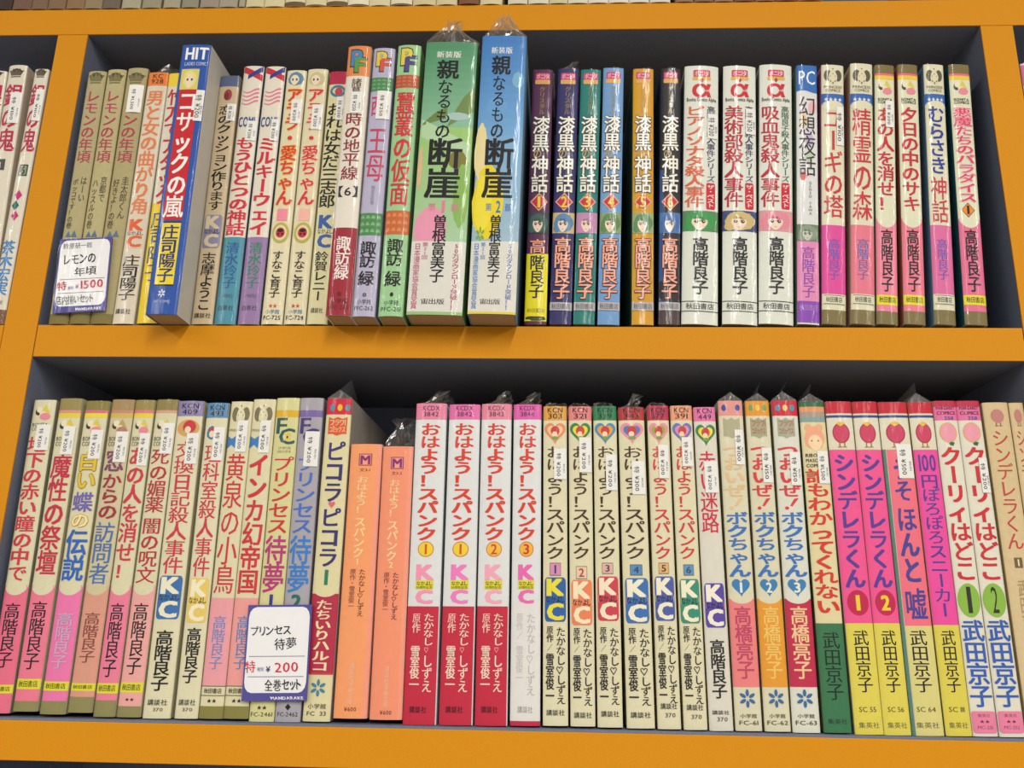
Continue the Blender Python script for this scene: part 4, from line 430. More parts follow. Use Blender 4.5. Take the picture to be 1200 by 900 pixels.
(0.17966, 0.489, 0.17106, 0.0779, 0.01401, 0.17965, 0.112, 0.05, 'dcd8bc', 'cfc8a0', 1, None, 1, None, 'cream paperback with salmon pink foot, blue author name and red title of three characters', [('s', 'emblem', 0.16646, 0.17491, 'disc', '5d5846', 0.27, 0.34), ('s', 'emblem', 0.16646, 0.17491, 'disc', '5d5846', 0.73, 0.34), ('s', 'emblem', 0.16429, 0.17467, 'blob', 'ddd5b4', 0.5, 0.42), ('s', 'emblem', 0.16405, 0.17249, 'petals', '5d5846', 0.5, 0.3), ('s', 'emblem', 0.16586, 0.17152, 'disc', 'ddd5b4', 0.5, 0.24), ('s', 'emblem', 0.17516, 0.17613, 'disc', '5d5846', 0.5, 0.06), ('h', 'publisher_lettering', 0.16121, 0.16311, 'PRINCESS', '6a6450', 0.5, 0.8, 1, None), ('h', 'publisher_lettering', 0.1587, 0.16058, 'COMICS', '6a6450', 0.5, 0.66, 1, None), ('b', 'colour_band', 0.14899, 0.15713, '2f66b0', 0, 1), ('h', 'emblem', 0.15149, 0.15462, '★★★★', 'e8ecf0', 0.5, 0.8, 0, None), ('s', 'emblem', 0.14464, 0.15211, 'disc', 'dcd8bc', 0.5, 1.0), ('t', 'title_lettering', 0.06806, 0.14651, '精霊の森', 'c8303c', 0.5, 0.8, 2, None), ('b', 'colour_band', 0.01906, 0.0646, 'e2788c', 0, 1), ('t', 'author_lettering', 0.02845, 0.05544, '高階良子', '6a68b0', 0.5, 0.48, 2, None), ('b', 'colour_band', 0.01248, 0.01906, 'dcd8bc', 0, 1), ('b', 'colour_band', 0.01807, 0.01851, '6a6a60', 0.08, 0.95), ('b', 'colour_band', 0.01259, 0.01303, '6a6a60', 0.08, 0.95), ('h', 'publisher_lettering', 0.01385, 0.01741, '秋田書店', '4a4844', 0.5, 0.7, 2, None), ('b', 'colour_band', 0.0, 0.00894, '7e7044', 0, 1)]),
(0.19408, 0.489, 0.17105, 0.0799, 0.01226, 0.17852, 0.112, 0.05, 'dcdcc0', 'a8b0a0', 1, None, 1, (0.13279, 0.15197, 0.5, 0.95, '特 ¥200'), 'bronze topped paperback with red title and sticker, left of the upper pair with pink feet', [('b', 'colour_band', 0.17214, 0.17852, '7a6c40', 0, 1), ('b', 'colour_band', 0.17055, 0.17214, 'e06c80', 0, 1), ('b', 'colour_band', 0.1677, 0.17055, 'e8c83c', 0, 1), ('s', 'emblem', 0.15955, 0.16545, 'blob', '3a3a34', 0.3, 0.3), ('s', 'emblem', 0.16169, 0.16599, 'disc', 'e9e0c0', 0.35, 0.28), ('s', 'emblem', 0.16116, 0.16706, 'tri', 'd9c94a', 0.6, 0.42), ('s', 'emblem', 0.15955, 0.16277, 'disc', 'eed7b8', 0.5, 0.28), ('s', 'emblem', 0.15635, 0.16169, 'blob', 'e58a9d', 0.62, 0.5), ('h', 'publisher_lettering', 0.15197, 0.15385, 'BONITA', '231f20', 0.5, 0.72, 2, None), ('h', 'publisher_lettering', 0.14979, 0.15166, 'COMICS', '231f20', 0.5, 0.72, 2, None), ('b', 'colour_band', 0.00812, 0.06915, 'e8849c', 0, 1), ('s', 'emblem', 0.06282, 0.079, 'disc', 'dcdcc0', 0.5, 1.0), ('t', 'title_lettering', 0.07378, 0.14699, 'あの人を消せ!', 'c4243c', 0.5, 0.82, 3, None), ('t', 'author_lettering', 0.02069, 0.06167, '高階良子', '231f20', 0.5, 0.56, 3, None), ('b', 'colour_band', 0.0122, 0.01849, 'e4d82c', 0, 1), ('h', 'publisher_lettering', 0.01357, 0.0174, '秋田書店', '231f20', 0.5, 0.8, 2, None), ('b', 'colour_band', 0.0, 0.00812, '7e7044', 0, 1)]),
(0.21017, 0.489, 0.17107, 0.0723, 0.01257, 0.17854, 0.112, 0.05, 'dcdcc0', 'c07060', 1, None, 1, None, 'bronze topped paperback with wide red title, right of the upper pair with pink feet', [('b', 'colour_band', 0.17185, 0.17854, '7a6c40', 0, 1), ('b', 'colour_band', 0.17026, 0.17185, 'e06c80', 0, 1), ('b', 'colour_band', 0.16741, 0.17026, 'e8c83c', 0, 1), ('s', 'emblem', 0.15928, 0.16517, 'blob', '3a3a34', 0.3, 0.3), ('s', 'emblem', 0.16142, 0.1657, 'disc', 'e9e0c0', 0.35, 0.28), ('s', 'emblem', 0.16088, 0.16678, 'tri', 'd9c94a', 0.6, 0.42), ('s', 'emblem', 0.15928, 0.16249, 'disc', 'eed7b8', 0.5, 0.28), ('s', 'emblem', 0.15609, 0.16142, 'blob', 'e58a9d', 0.62, 0.5), ('h', 'publisher_lettering', 0.15171, 0.15359, 'BONITA', '231f20', 0.5, 0.72, 2, None), ('h', 'publisher_lettering', 0.14953, 0.1514, 'COMICS', '231f20', 0.5, 0.72, 2, None), ('b', 'colour_band', 0.0081, 0.06903, 'e67c90', 0, 1), ('s', 'emblem', 0.06271, 0.07887, 'disc', 'dcdcc0', 0.5, 1.0), ('t', 'title_lettering', 0.07365, 0.14674, '夕日の中のサキ', 'c4243c', 0.5, 0.82, 3, None), ('t', 'author_lettering', 0.02066, 0.06157, '高階良子', '231f20', 0.5, 0.56, 3, None), ('b', 'colour_band', 0.01218, 0.01846, 'e4d82c', 0, 1), ('h', 'publisher_lettering', 0.01354, 0.01737, '秋田書店', '231f20', 0.5, 0.8, 2, None), ('b', 'colour_band', 0.0, 0.0081, '7e7044', 0, 1)]),
(0.22792, 0.489, 0.17096, 0.0656, 0.0125, 0.17852, 0.112, 0.05, 'dcd8bc', '6a9cc4', 1, None, 1, None, 'cream paperback with blue and red title showing a blue side cover', [('s', 'emblem', 0.16587, 0.17429, 'disc', '5d5846', 0.27, 0.34), ('s', 'emblem', 0.16587, 0.17429, 'disc', '5d5846', 0.73, 0.34), ('s', 'emblem', 0.16371, 0.17405, 'blob', 'ddd5b4', 0.5, 0.42), ('s', 'emblem', 0.16348, 0.17188, 'petals', '5d5846', 0.5, 0.3), ('s', 'emblem', 0.16527, 0.17091, 'disc', 'ddd5b4', 0.5, 0.24), ('s', 'emblem', 0.17453, 0.1755, 'disc', '5d5846', 0.5, 0.06), ('h', 'publisher_lettering', 0.16065, 0.16253, 'PRINCESS', '6a6450', 0.5, 0.8, 1, None), ('h', 'publisher_lettering', 0.15814, 0.16002, 'COMICS', '6a6450', 0.5, 0.66, 1, None), ('b', 'colour_band', 0.14848, 0.15658, '2f66b0', 0, 1), ('h', 'emblem', 0.15096, 0.15408, '★★★★', 'e8ecf0', 0.5, 0.8, 0, None), ('s', 'emblem', 0.14415, 0.15159, 'disc', 'dcd8bc', 0.5, 1.0), ('t', 'title_lettering', 0.09938, 0.14786, 'むらさき', '2c3c98', 0.5, 0.78, 3, None), ('t', 'title_lettering', 0.06617, 0.09761, '神話', 'c43448', 0.5, 0.76, 1, None), ('b', 'colour_band', 0.01911, 0.06445, 'd86ca0', 0, 1), ('t', 'author_lettering', 0.02846, 0.05533, '高階良子', '6a5ab8', 0.5, 0.48, 2, None), ('b', 'colour_band', 0.01256, 0.01911, 'dcd8bc', 0, 1), ('b', 'colour_band', 0.01812, 0.01856, '6a6a60', 0.08, 0.95), ('b', 'colour_band', 0.01267, 0.01311, '6a6a60', 0.08, 0.95), ('h', 'publisher_lettering', 0.01392, 0.01747, '秋田書店', '4a4844', 0.5, 0.7, 2, None), ('b', 'colour_band', 0.0, 0.00903, '7e7044', 0, 1)]),
(0.24618, 0.489, 0.17082, 0.0535, 0.01303, 0.17831, 0.112, 0.05, 'dcdcc0', '2c6068', 1, None, 1, None, 'bronze topped paperback with pink outlined title and orange diamond, last on the right', [('b', 'colour_band', 0.17148, 0.17831, '7a6c40', 0, 1), ('b', 'colour_band', 0.1699, 0.17148, 'e06c80', 0, 1), ('b', 'colour_band', 0.16706, 0.1699, 'e8c83c', 0, 1), ('s', 'emblem', 0.15896, 0.16483, 'blob', '3a3a34', 0.3, 0.3), ('s', 'emblem', 0.16109, 0.16536, 'disc', 'e9e0c0', 0.35, 0.28), ('s', 'emblem', 0.16056, 0.16643, 'tri', 'd9c94a', 0.6, 0.42), ('s', 'emblem', 0.15896, 0.16216, 'disc', 'eed7b8', 0.5, 0.28), ('s', 'emblem', 0.15578, 0.16109, 'blob', 'e58a9d', 0.62, 0.5), ('h', 'publisher_lettering', 0.15142, 0.15328, 'BONITA', '231f20', 0.5, 0.72, 2, None), ('h', 'publisher_lettering', 0.14925, 0.15111, 'COMICS', '231f20', 0.5, 0.72, 2, None), ('b', 'colour_band', 0.00834, 0.06903, 'e07094', 0, 1), ('s', 'emblem', 0.06274, 0.07883, 'disc', 'dcdcc0', 0.5, 1.0), ('t', 'title_lettering', 0.07999, 0.14646, '悪魔たちのパラダイス', 'd83c64', 0.5, 0.82, 3, 'f4d4d8'), ('s', 'emblem', 0.06961, 0.0797, 'diamond', '231f20', 0.45, 0.62), ('s', 'emblem', 0.07018, 0.07912, 'diamond', 'e88c2c', 0.45, 0.56), ('h', 'volume_number', 0.0719, 0.07768, '1', '231f20', 0.45, 0.2, 3, None), ('t', 'author_lettering', 0.02084, 0.0616, '高階良子', '231f20', 0.5, 0.56, 3, None), ('b', 'colour_band', 0.0124, 0.01866, 'e4d82c', 0, 1), ('h', 'publisher_lettering', 0.01376, 0.01757, '秋田書店', '231f20', 0.5, 0.8, 2, None), ('b', 'colour_band', 0.0, 0.00834, '7e7044', 0, 1)]),
(0.30083, 0.489, 0.17041, 0.0023, 0.01255, 0.17897, 0.112, 0.05, 'e0c8d0', 'e0c8d0', 1, None, 1, None, 'pink and white paperback just past the right divider', [('b', 'colour_band', 0.16274, 0.17786, 'cc6a94', 0, 1)])]
LOWER = [
(-0.31351, 0.495, -0.0574, -0.0127, 0.01379, 0.17995, 0.112, 0.05, 'd9d4b2', '9a9684', 1, None, 1, (0.14871, 0.16447, 0.35, 0.95, '特 ¥200'), 'cream paperback at the left end of the lower shelf, without bronze top', [('s', 'emblem', 0.16999, 0.17528, 'blob', '3a3a34', 0.3, 0.3), ('s', 'emblem', 0.17191, 0.17576, 'disc', 'e9e0c0', 0.35, 0.28), ('s', 'emblem', 0.17143, 0.17672, 'tri', 'd9c94a', 0.6, 0.42), ('s', 'emblem', 0.16999, 0.17287, 'disc', 'eed7b8', 0.5, 0.28), ('s', 'emblem', 0.16712, 0.17191, 'blob', 'e58a9d', 0.62, 0.5), ('h', 'publisher_lettering', 0.16341, 0.16553, 'BONITA', '5c584c', 0.45, 0.7, 1, None), ('h', 'publisher_lettering', 0.16077, 0.16288, 'COMICS', '5c584c', 0.45, 0.7, 1, None), ('b', 'colour_band', 0.0, 0.06965, 'e4708c', 0, 1), ('s', 'emblem', 0.0639, 0.0764, 'disc', 'd9d4b2', 0.5, 1.0), ('t', 'title_lettering', 0.07157, 0.15708, '地下の赤い瞳の中で', 'cc3a4c', 0.45, 0.8, 3, None), ('t', 'author_lettering', 0.02416, 0.05961, '高階良子', '231f20', 0.5, 0.62, 2, None), ('b', 'colour_band', 0.01054, 0.01506, 'ddd83a', 0, 1), ('h', 'publisher_lettering', 0.01166, 0.01415, '秋田書店', '4a4820', 0.5, 0.8, 2, None)]),
(-0.29805, 0.495, -0.05612, -0.0083, 0.0137, 0.17969, 0.112, 0.05, 'd9d4b2', 'c4bf9e', 1, None, 1, (0.14494, 0.16223, 0.38, 0.9, '特 ¥200'), 'bronze topped paperback with crimson brush title, second from the left on the lower shelf', [('b', 'colour_band', 0.17232, 0.17969, '9a8c54', 0, 1), ('b', 'colour_band', 0.17045, 0.17232, 'e0908c', 0, 1), ('b', 'colour_band', 0.16779, 0.17045, 'e0d040', 0, 1), ('s', 'emblem', 0.16033, 0.16556, 'blob', '3a3a34', 0.3, 0.3), ('s', 'emblem', 0.16223, 0.16604, 'disc', 'e9e0c0', 0.35, 0.28), ('s', 'emblem', 0.16175, 0.167, 'tri', 'd9c94a', 0.6, 0.42), ('s', 'emblem', 0.16033, 0.16318, 'disc', 'eed7b8', 0.5, 0.28), ('s', 'emblem', 0.15748, 0.16223, 'blob', 'e58a9d', 0.62, 0.5), ('h', 'publisher_lettering', 0.15329, 0.15591, 'BONITA', '5c584c', 0.45, 0.7, 1, None), ('h', 'publisher_lettering', 0.15015, 0.15276, 'COMICS', '5c584c', 0.45, 0.7, 1, None), ('b', 'colour_band', 0.00548, 0.06857, 'e87c94', 0, 1), ('s', 'emblem', 0.06283, 0.07531, 'disc', 'd9d4b2', 0.5, 1.0), ('t', 'title_lettering', 0.07434, 0.14494, '魔性の祭壇', 'c43048', 0.5, 0.82, 3, None), ('t', 'author_lettering', 0.02222, 0.0595, '高階良子', '231f20', 0.5, 0.62, 2, None), ('b', 'colour_band', 0.01178, 0.01721, 'ddd83a', 0, 1), ('h', 'publisher_lettering', 0.01291, 0.0163, '秋田書店', '4a4820', 0.5, 0.8, 2, None), ('b', 'colour_band', 0.0, 0.00548, '8f8a5a', 0, 1)]),
(-0.2822, 0.495, -0.05729, -0.0044, 0.01423, 0.17945, 0.112, 0.05, 'd9d4b2', 'c4bf9e', 1, None, 1, (0.14364, 0.16139, 0.45, 0.95, '特 ¥200'), 'bronze topped paperback with yellow, violet and blue title on magenta foot', [('b', 'colour_band', 0.17357, 0.17945, '8c8044', 0, 1), ('b', 'colour_band', 0.17171, 0.17357, 'e06c8c', 0, 1), ('b', 'colour_band', 0.16905, 0.17171, 'e8d83c', 0, 1), ('s', 'emblem', 0.1616, 0.16682, 'blob', '3a3a34', 0.3, 0.3), ('s', 'emblem', 0.16349, 0.1673, 'disc', 'e9e0c0', 0.35, 0.28), ('s', 'emblem', 0.16302, 0.16826, 'tri', 'd9c94a', 0.6, 0.42), ('s', 'emblem', 0.1616, 0.16444, 'disc', 'eed7b8', 0.5, 0.28), ('s', 'emblem', 0.15876, 0.16349, 'blob', 'e58a9d', 0.62, 0.5), ('h', 'publisher_lettering', 0.15456, 0.15718, 'BONITA', '5c584c', 0.45, 0.7, 1, None), ('h', 'publisher_lettering', 0.15143, 0.15404, 'COMICS', '5c584c', 0.45, 0.7, 1, None), ('b', 'colour_band', 0.00692, 0.06994, 'e87aae', 0, 1), ('s', 'emblem', 0.06421, 0.07668, 'disc', 'd9d4b2', 0.5, 1.0), ('t', 'title_lettering', 0.12519, 0.14779, '白い', 'e0c038', 0.5, 0.8, 3, '8a7a30'), ('t', 'title_lettering', 0.11208, 0.12367, '蝶', '7468b4', 0.5, 0.8, 3, None), ('t', 'title_lettering', 0.10261, 0.11158, 'の', 'f0e4b0', 0.5, 0.72, 2, 'd0a030'), ('t', 'title_lettering', 0.07234, 0.10162, '伝説', '2f68c0', 0.5, 0.84, 4, None), ('t', 'author_lettering', 0.0241, 0.05473, '高階良子', 'c8b0d0', 0.5, 0.62, 1, None), ('b', 'colour_band', 0.01231, 0.01728, 'ddd83a', 0, 1), ('h', 'publisher_lettering', 0.01344, 0.01637, '秋田書店', '4a4820', 0.5, 0.8, 2, None), ('b', 'colour_band', 0.0, 0.00692, '8f8a5a', 0, 1)]),
(-0.26678, 0.495, -0.05612, -0.001, 0.01377, 0.17923, 0.112, 0.05, 'cfc4a0', 'b8ac88', 1, None, 1, (0.14053, 0.15927, 0.42, 0.95, '特 ¥200'), 'faded tan topped paperback with maroon and blue title on salmon foot', [('b', 'colour_band', 0.1725, 0.17923, 'a88c60', 0, 1), ('b', 'colour_band', 0.17064, 0.1725, 'c88c78', 0, 1), ('b', 'colour_band', 0.16798, 0.17064, 'd0b860', 0, 1), ('s', 'emblem', 0.16053, 0.16576, 'blob', '4a4034', 0.3, 0.3), ('s', 'emblem', 0.16243, 0.16623, 'disc', 'e9e0c0', 0.35, 0.28), ('s', 'emblem', 0.16196, 0.16719, 'tri', 'b8a460', 0.6, 0.42), ('s', 'emblem', 0.16053, 0.16338, 'disc', 'eed7b8', 0.5, 0.28), ('s', 'emblem', 0.1577, 0.16243, 'blob', 'b08070', 0.62, 0.5), ('h', 'publisher_lettering', 0.15351, 0.15612, 'BONITA', '5c584c', 0.45, 0.7, 1, None), ('h', 'publisher_lettering', 0.15038, 0.15299, 'COMICS', '5c584c', 0.45, 0.7, 1, None), ('b', 'colour_band', 0.00826, 0.06898, 'd89c88', 0, 1), ('s', 'emblem', 0.06325, 0.07571, 'disc', 'cfc4a0', 0.5, 1.0), ('t', 'title_lettering', 0.13488, 0.1483, '窓', '84486c', 0.5, 0.8, 4, None), ('t', 'title_lettering', 0.10658, 0.13385, 'からの', 'a03440', 0.5, 0.8, 3, None), ('t', 'title_lettering', 0.06946, 0.10509, '訪問者', '4c74b0', 0.5, 0.8, 2, None), ('t', 'author_lettering', 0.02639, 0.05378, '高階良子', '8a4c44', 0.5, 0.62, 2, None), ('b', 'colour_band', 0.01141, 0.01547, 'ddd83a', 0, 1), ('h', 'publisher_lettering', 0.01253, 0.01456, '秋田書店', '4a4820', 0.5, 0.8, 2, None), ('b', 'colour_band', 0.0, 0.00826, '8f8a5a', 0, 1)]),
(-0.25275, 0.495, -0.05805, -0.0037, 0.012, 0.18095, 0.112, 0.05, 'd9d4b2', 'c4bf9e', 1, None, 1, (0.14055, 0.16028, 0.5, 0.98, '特 ¥200'), 'bronze topped paperback with bold red title and pink foot, fifth on the lower shelf', [('b', 'colour_band', 0.17454, 0.18095, '9c8c50', 0, 1), ('b', 'colour_band', 0.17268, 0.17454, 'e07888', 0, 1), ('b', 'colour_band', 0.17003, 0.17268, 'e8d03c', 0, 1), ('s', 'emblem', 0.16259, 0.16781, 'blob', '3a3a34', 0.3, 0.3), ('s', 'emblem', 0.16448, 0.16828, 'disc', 'e9e0c0', 0.35, 0.28), ('s', 'emblem', 0.16401, 0.16924, 'tri', 'd9c94a', 0.6, 0.42), ('s', 'emblem', 0.16259, 0.16543, 'disc', 'eed7b8', 0.5, 0.28), ('s', 'emblem', 0.15976, 0.16448, 'blob', 'e58a9d', 0.62, 0.5), ('h', 'publisher_lettering', 0.15557, 0.15818, 'BONITA', '5c584c', 0.45, 0.7, 1, None), ('h', 'publisher_lettering', 0.15244, 0.15505, 'COMICS', '5c584c', 0.45, 0.7, 1, None), ('b', 'colour_band', 0.00868, 0.07113, 'e8809c', 0, 1), ('s', 'emblem', 0.0654, 0.07785, 'disc', 'd9d4b2', 0.5, 1.0), ('t', 'title_lettering', 0.08413, 0.15192, 'あの人を消せ', 'cc3a4c', 0.5, 0.86, 3, None), ('t', 'title_lettering', 0.07448, 0.08316, '!', 'cc3a4c', 0.5, 0.7, 4, None), ('t', 'author_lettering', 0.02084, 0.06113, '高階良子', '231f20', 0.5, 0.62, 2, None), ('b', 'colour_band', 0.01227, 0.01767, 'ddd83a', 0, 1), ('h', 'publisher_lettering', 0.01339, 0.01677, '秋田書店', '4a4820', 0.5, 0.8, 2, None), ('b', 'colour_band', 0.0, 0.00868, '8f8a5a', 0, 1)]),
(-0.23906, 0.495, -0.058, -0.0032, 0.01306, 0.18126, 0.112, 0.05, 'd9d4b2', 'c4bf9e', 1, None, 1, (0.14785, 0.16665, 0.45, 0.98, '特 ¥200'), 'bronze topped paperback with dark red title and stars on its pale pink foot', [('b', 'colour_band', 0.17459, 0.18126, '90824c', 0, 1), ('b', 'colour_band', 0.17274, 0.17459, 'd8a088', 0, 1), ('b', 'colour_band', 0.17009, 0.17274, 'd8d2ac', 0, 1), ('s', 'emblem', 0.16265, 0.16787, 'blob', '3a3a34', 0.3, 0.3), ('s', 'emblem', 0.16455, 0.16834, 'disc', 'e9e0c0', 0.35, 0.28), ('s', 'emblem', 0.16407, 0.16929, 'tri', 'd9c94a', 0.6, 0.42), ('s', 'emblem', 0.16265, 0.16549, 'disc', 'eed7b8', 0.5, 0.28), ('s', 'emblem', 0.15982, 0.16455, 'blob', 'e58a9d', 0.62, 0.5), ('h', 'publisher_lettering', 0.15564, 0.15825, 'BONITA', '5c584c', 0.45, 0.7, 1, None), ('h', 'publisher_lettering', 0.15252, 0.15512, 'COMICS', '5c584c', 0.45, 0.7, 1, None), ('b', 'colour_band', 0.00577, 0.07128, 'e8a8a4', 0, 1), ('s', 'emblem', 0.06556, 0.07799, 'disc', 'd9d4b2', 0.5, 1.0), ('t', 'title_lettering', 0.11279, 0.15096, '死の媚薬', 'b8343c', 0.5, 0.8, 2, None), ('t', 'title_lettering', 0.07223, 0.1098, '闇の呪文', 'b8343c', 0.5, 0.8, 2, None), ('t', 'author_lettering', 0.0224, 0.0613, '高階良子', '231f20', 0.5, 0.62, 2, None), ('b', 'colour_band', 0.01292, 0.01833, 'ddd83a', 0, 1), ('h', 'publisher_lettering', 0.01405, 0.01742, '秋田書店', '4a4820', 0.5, 0.8, 2, None), ('h', 'publisher_lettering', 0.00845, 0.01024, '★★', '231f20', 0.5, 0.4, 1, None), ('b', 'colour_band', 0.0, 0.00577, '8f8a5a', 0, 1)]),
(-0.22322, 0.495, -0.05837, -0.0094, 0.01559, 0.18085, 0.112, 0.05, 'ddd7b6', 'c9c3a2', 1, None, 1, (0.14223, 0.16089, 0.5, 0.95, '特 ¥200'), 'cream paperback with lilac numbered top and blue logo square, seventh on the lower shelf', [('b', 'colour_band', 0.17142, 0.18085, '8f84b0', 0, 1), ('h', 'publisher_lettering', 0.17619, 0.17938, 'KCN', '231f20', 0.5, 0.66, 1, None), ('h', 'publisher_lettering', 0.17248, 0.17566, '409', '231f20', 0.5, 0.6, 1, None), ('s', 'emblem', 0.1588, 0.1693, 'disc', 'e0a060', 0.5, 0.86), ('s', 'emblem', 0.15985, 0.16825, 'disc', 'a8b070', 0.55, 0.6), ('s', 'emblem', 0.16089, 0.16878, 'disc', 'c8343c', 0.55, 0.5), ('s', 'emblem', 0.16089, 0.16509, 'disc', 'f0d8b8', 0.5, 0.24), ('t', 'title_lettering', 0.07815, 0.15567, '交換日記殺人事件', 'cc3a4c', 0.5, 0.72, 2, None), ('s', 'emblem', 0.05302, 0.07719, 'rrect', '3f72b0', 0.5, 0.86), ('h', 'emblem', 0.06696, 0.07646, 'K', 'ece6cc', 0.5, 0.7223999999999999, 5, None), ('h', 'emblem', 0.06334, 0.06672, 'なかよし', '2a2a20', 0.5, 0.774, 2, None), ('h', 'emblem', 0.05374, 0.0631, 'C', 'ece6cc', 0.5, 0.6880000000000001, 5, None), ('t', 'author_lettering', 0.01454, 0.04696, '高階良子', '231f20', 0.5, 0.6, 3, None), ('h', 'publisher_lettering', 0.00694, 0.01006, '講談社', '3a3838', 0.5, 0.72, 2, None), ('h', 'publisher_lettering', 0.00383, 0.0056, '370', '5a5850', 0.55, 0.44, 1, None)]),
(-0.20649, 0.495, -0.0581, -0.0093, 0.01308, 0.17948, 0.112, 0.05, 'ddd7b6', 'c9c3a2', 1, None, 1, (0.14416, 0.16441, 0.45, 0.95, '特 ¥200'), 'cream paperback with blue numbered top and faint yellow logo square', [('b', 'colour_band', 0.1702, 0.17948, '5c8cb4', 0, 1), ('h', 'publisher_lettering', 0.17496, 0.17815, 'KCN', '231f20', 0.5, 0.66, 1, None), ('h', 'publisher_lettering', 0.17126, 0.17443, '493', '231f20', 0.5, 0.6, 1, None), ('s', 'emblem', 0.15657, 0.16546, 'blob', '3f78a8', 0.35, 0.5), ('s', 'emblem', 0.1597, 0.16441, 'blob', 'c8343c', 0.4, 0.4), ('s', 'emblem', 0.15814, 0.16232, 'disc', 'f0d8b8', 0.35, 0.24), ('t', 'title_lettering', 0.07666, 0.15397, '理科室殺人事件', 'cc3a4c', 0.5, 0.72, 2, None), ('s', 'emblem', 0.05114, 0.0757, 'rrect', 'e4c86a', 0.5, 0.86), ('h', 'emblem', 0.06531, 0.07496, 'K', 'f0e8c8', 0.5, 0.7223999999999999, 5, None), ('h', 'emblem', 0.06162, 0.06506, 'なかよし', '2a2a20', 0.5, 0.774, 2, None), ('h', 'emblem', 0.05186, 0.06138, 'C', 'f0e8c8', 0.5, 0.6880000000000001, 5, None), ('t', 'author_lettering', 0.0186, 0.04834, '高階良子', '231f20', 0.5, 0.6, 3, None), ('h', 'publisher_lettering', 0.00697, 0.01009, '講談社', '3a3838', 0.5, 0.72, 2, None), ('h', 'publisher_lettering', 0.00387, 0.00564, '370', '5a5850', 0.55, 0.44, 1, None)]),
(-0.19276, 0.495, -0.05786, -0.004, 0.01327, 0.18021, 0.112, 0.05, 'dcd5b0', 'c8c096', 1, None, 1, (0.14917, 0.16846, 0.4, 0.88, '特 ¥200'), 'cream paperback with grey emblem and thin red title of five characters above a pink foot', [('s', 'emblem', 0.16782, 0.1767, 'disc', '7c7458', 0.27, 0.34), ('s', 'emblem', 0.16782, 0.1767, 'disc', '7c7458', 0.73, 0.34), ('s', 'emblem', 0.16555, 0.17645, 'blob', 'dcd5b0', 0.5, 0.42), ('s', 'emblem', 0.1653, 0.17416, 'petals', '7c7458', 0.5, 0.3), ('s', 'emblem', 0.16719, 0.17314, 'disc', 'dcd5b0', 0.5, 0.24), ('s', 'emblem', 0.17696, 0.17798, 'disc', '7c7458', 0.5, 0.06), ('h', 'publisher_lettering', 0.16164, 0.16321, 'PRINCESS', '8a8468', 0.4, 0.7, 1, None), ('s', 'emblem', 0.15124, 0.15903, 'flag', '3f80c0', 0.2, 0.4), ('t', 'title_lettering', 0.06706, 0.14814, '黄泉の小鳥', 'cc3640', 0.5, 0.82, 1, None), ('b', 'colour_band', 0.01724, 0.0647, 'e8a0a8', 0, 1), ('t', 'author_lettering', 0.02581, 0.05482, '高階良子', '7c88c0', 0.5, 0.54, 2, None), ('b', 'colour_band', 0.01679, 0.01724, '6a6a58', 0, 1), ('b', 'colour_band', 0.01187, 0.01231, '6a6a58', 0, 1), ('h', 'publisher_lettering', 0.01321, 0.01589, '秋田書店', '231f20', 0.5, 0.76, 2, None), ('h', 'publisher_lettering', 0.0083, 0.01053, '★★', '231f20', 0.5, 0.4, 1, None), ('b', 'colour_band', 0.0, 0.00652, '8a8448', 0, 1)]),
(-0.1788, 0.495, -0.05758, -0.0051, 0.01369, 0.18142, 0.112, 0.05, 'dcd5b0', 'c8c096', 1, None, 1, (0.1485, 0.16829, 0.42, 0.88, '特 ¥200'), 'cream paperback with grey emblem and chunky red title above a pink foot', [('s', 'emblem', 0.16766, 0.17653, 'disc', '7c7458', 0.27, 0.34), ('s', 'emblem', 0.16766, 0.17653, 'disc', '7c7458', 0.73, 0.34), ('s', 'emblem', 0.16539, 0.17627, 'blob', 'dcd5b0', 0.5, 0.42), ('s', 'emblem', 0.16514, 0.17398, 'petals', '7c7458', 0.5, 0.3), ('s', 'emblem', 0.16703, 0.17297, 'disc', 'dcd5b0', 0.5, 0.24), ('s', 'emblem', 0.17678, 0.1778, 'disc', '7c7458', 0.5, 0.06), ('h', 'publisher_lettering', 0.16147, 0.16304, 'PRINCESS', '8a8468', 0.4, 0.7, 1, None), ('s', 'emblem', 0.15108, 0.15887, 'flag', '3f80c0', 0.2, 0.4), ('t', 'title_lettering', 0.067, 0.14799, 'インカ幻帝国', 'cc3640', 0.5, 0.82, 4, None), ('b', 'colour_band', 0.01722, 0.06463, 'eaa09c', 0, 1), ('t', 'author_lettering', 0.02579, 0.05477, '高階良子', '5a84bc', 0.5, 0.54, 2, None), ('b', 'colour_band', 0.01677, 0.01722, '6a6a58', 0, 1), ('b', 'colour_band', 0.01185, 0.0123, '6a6a58', 0, 1), ('h', 'publisher_lettering', 0.01319, 0.01588, '秋田書店', '231f20', 0.5, 0.76, 2, None), ('h', 'publisher_lettering', 0.00829, 0.01052, '★★', '231f20', 0.5, 0.4, 1, None), ('b', 'colour_band', 0.0, 0.00652, '8a8448', 0, 1)]),
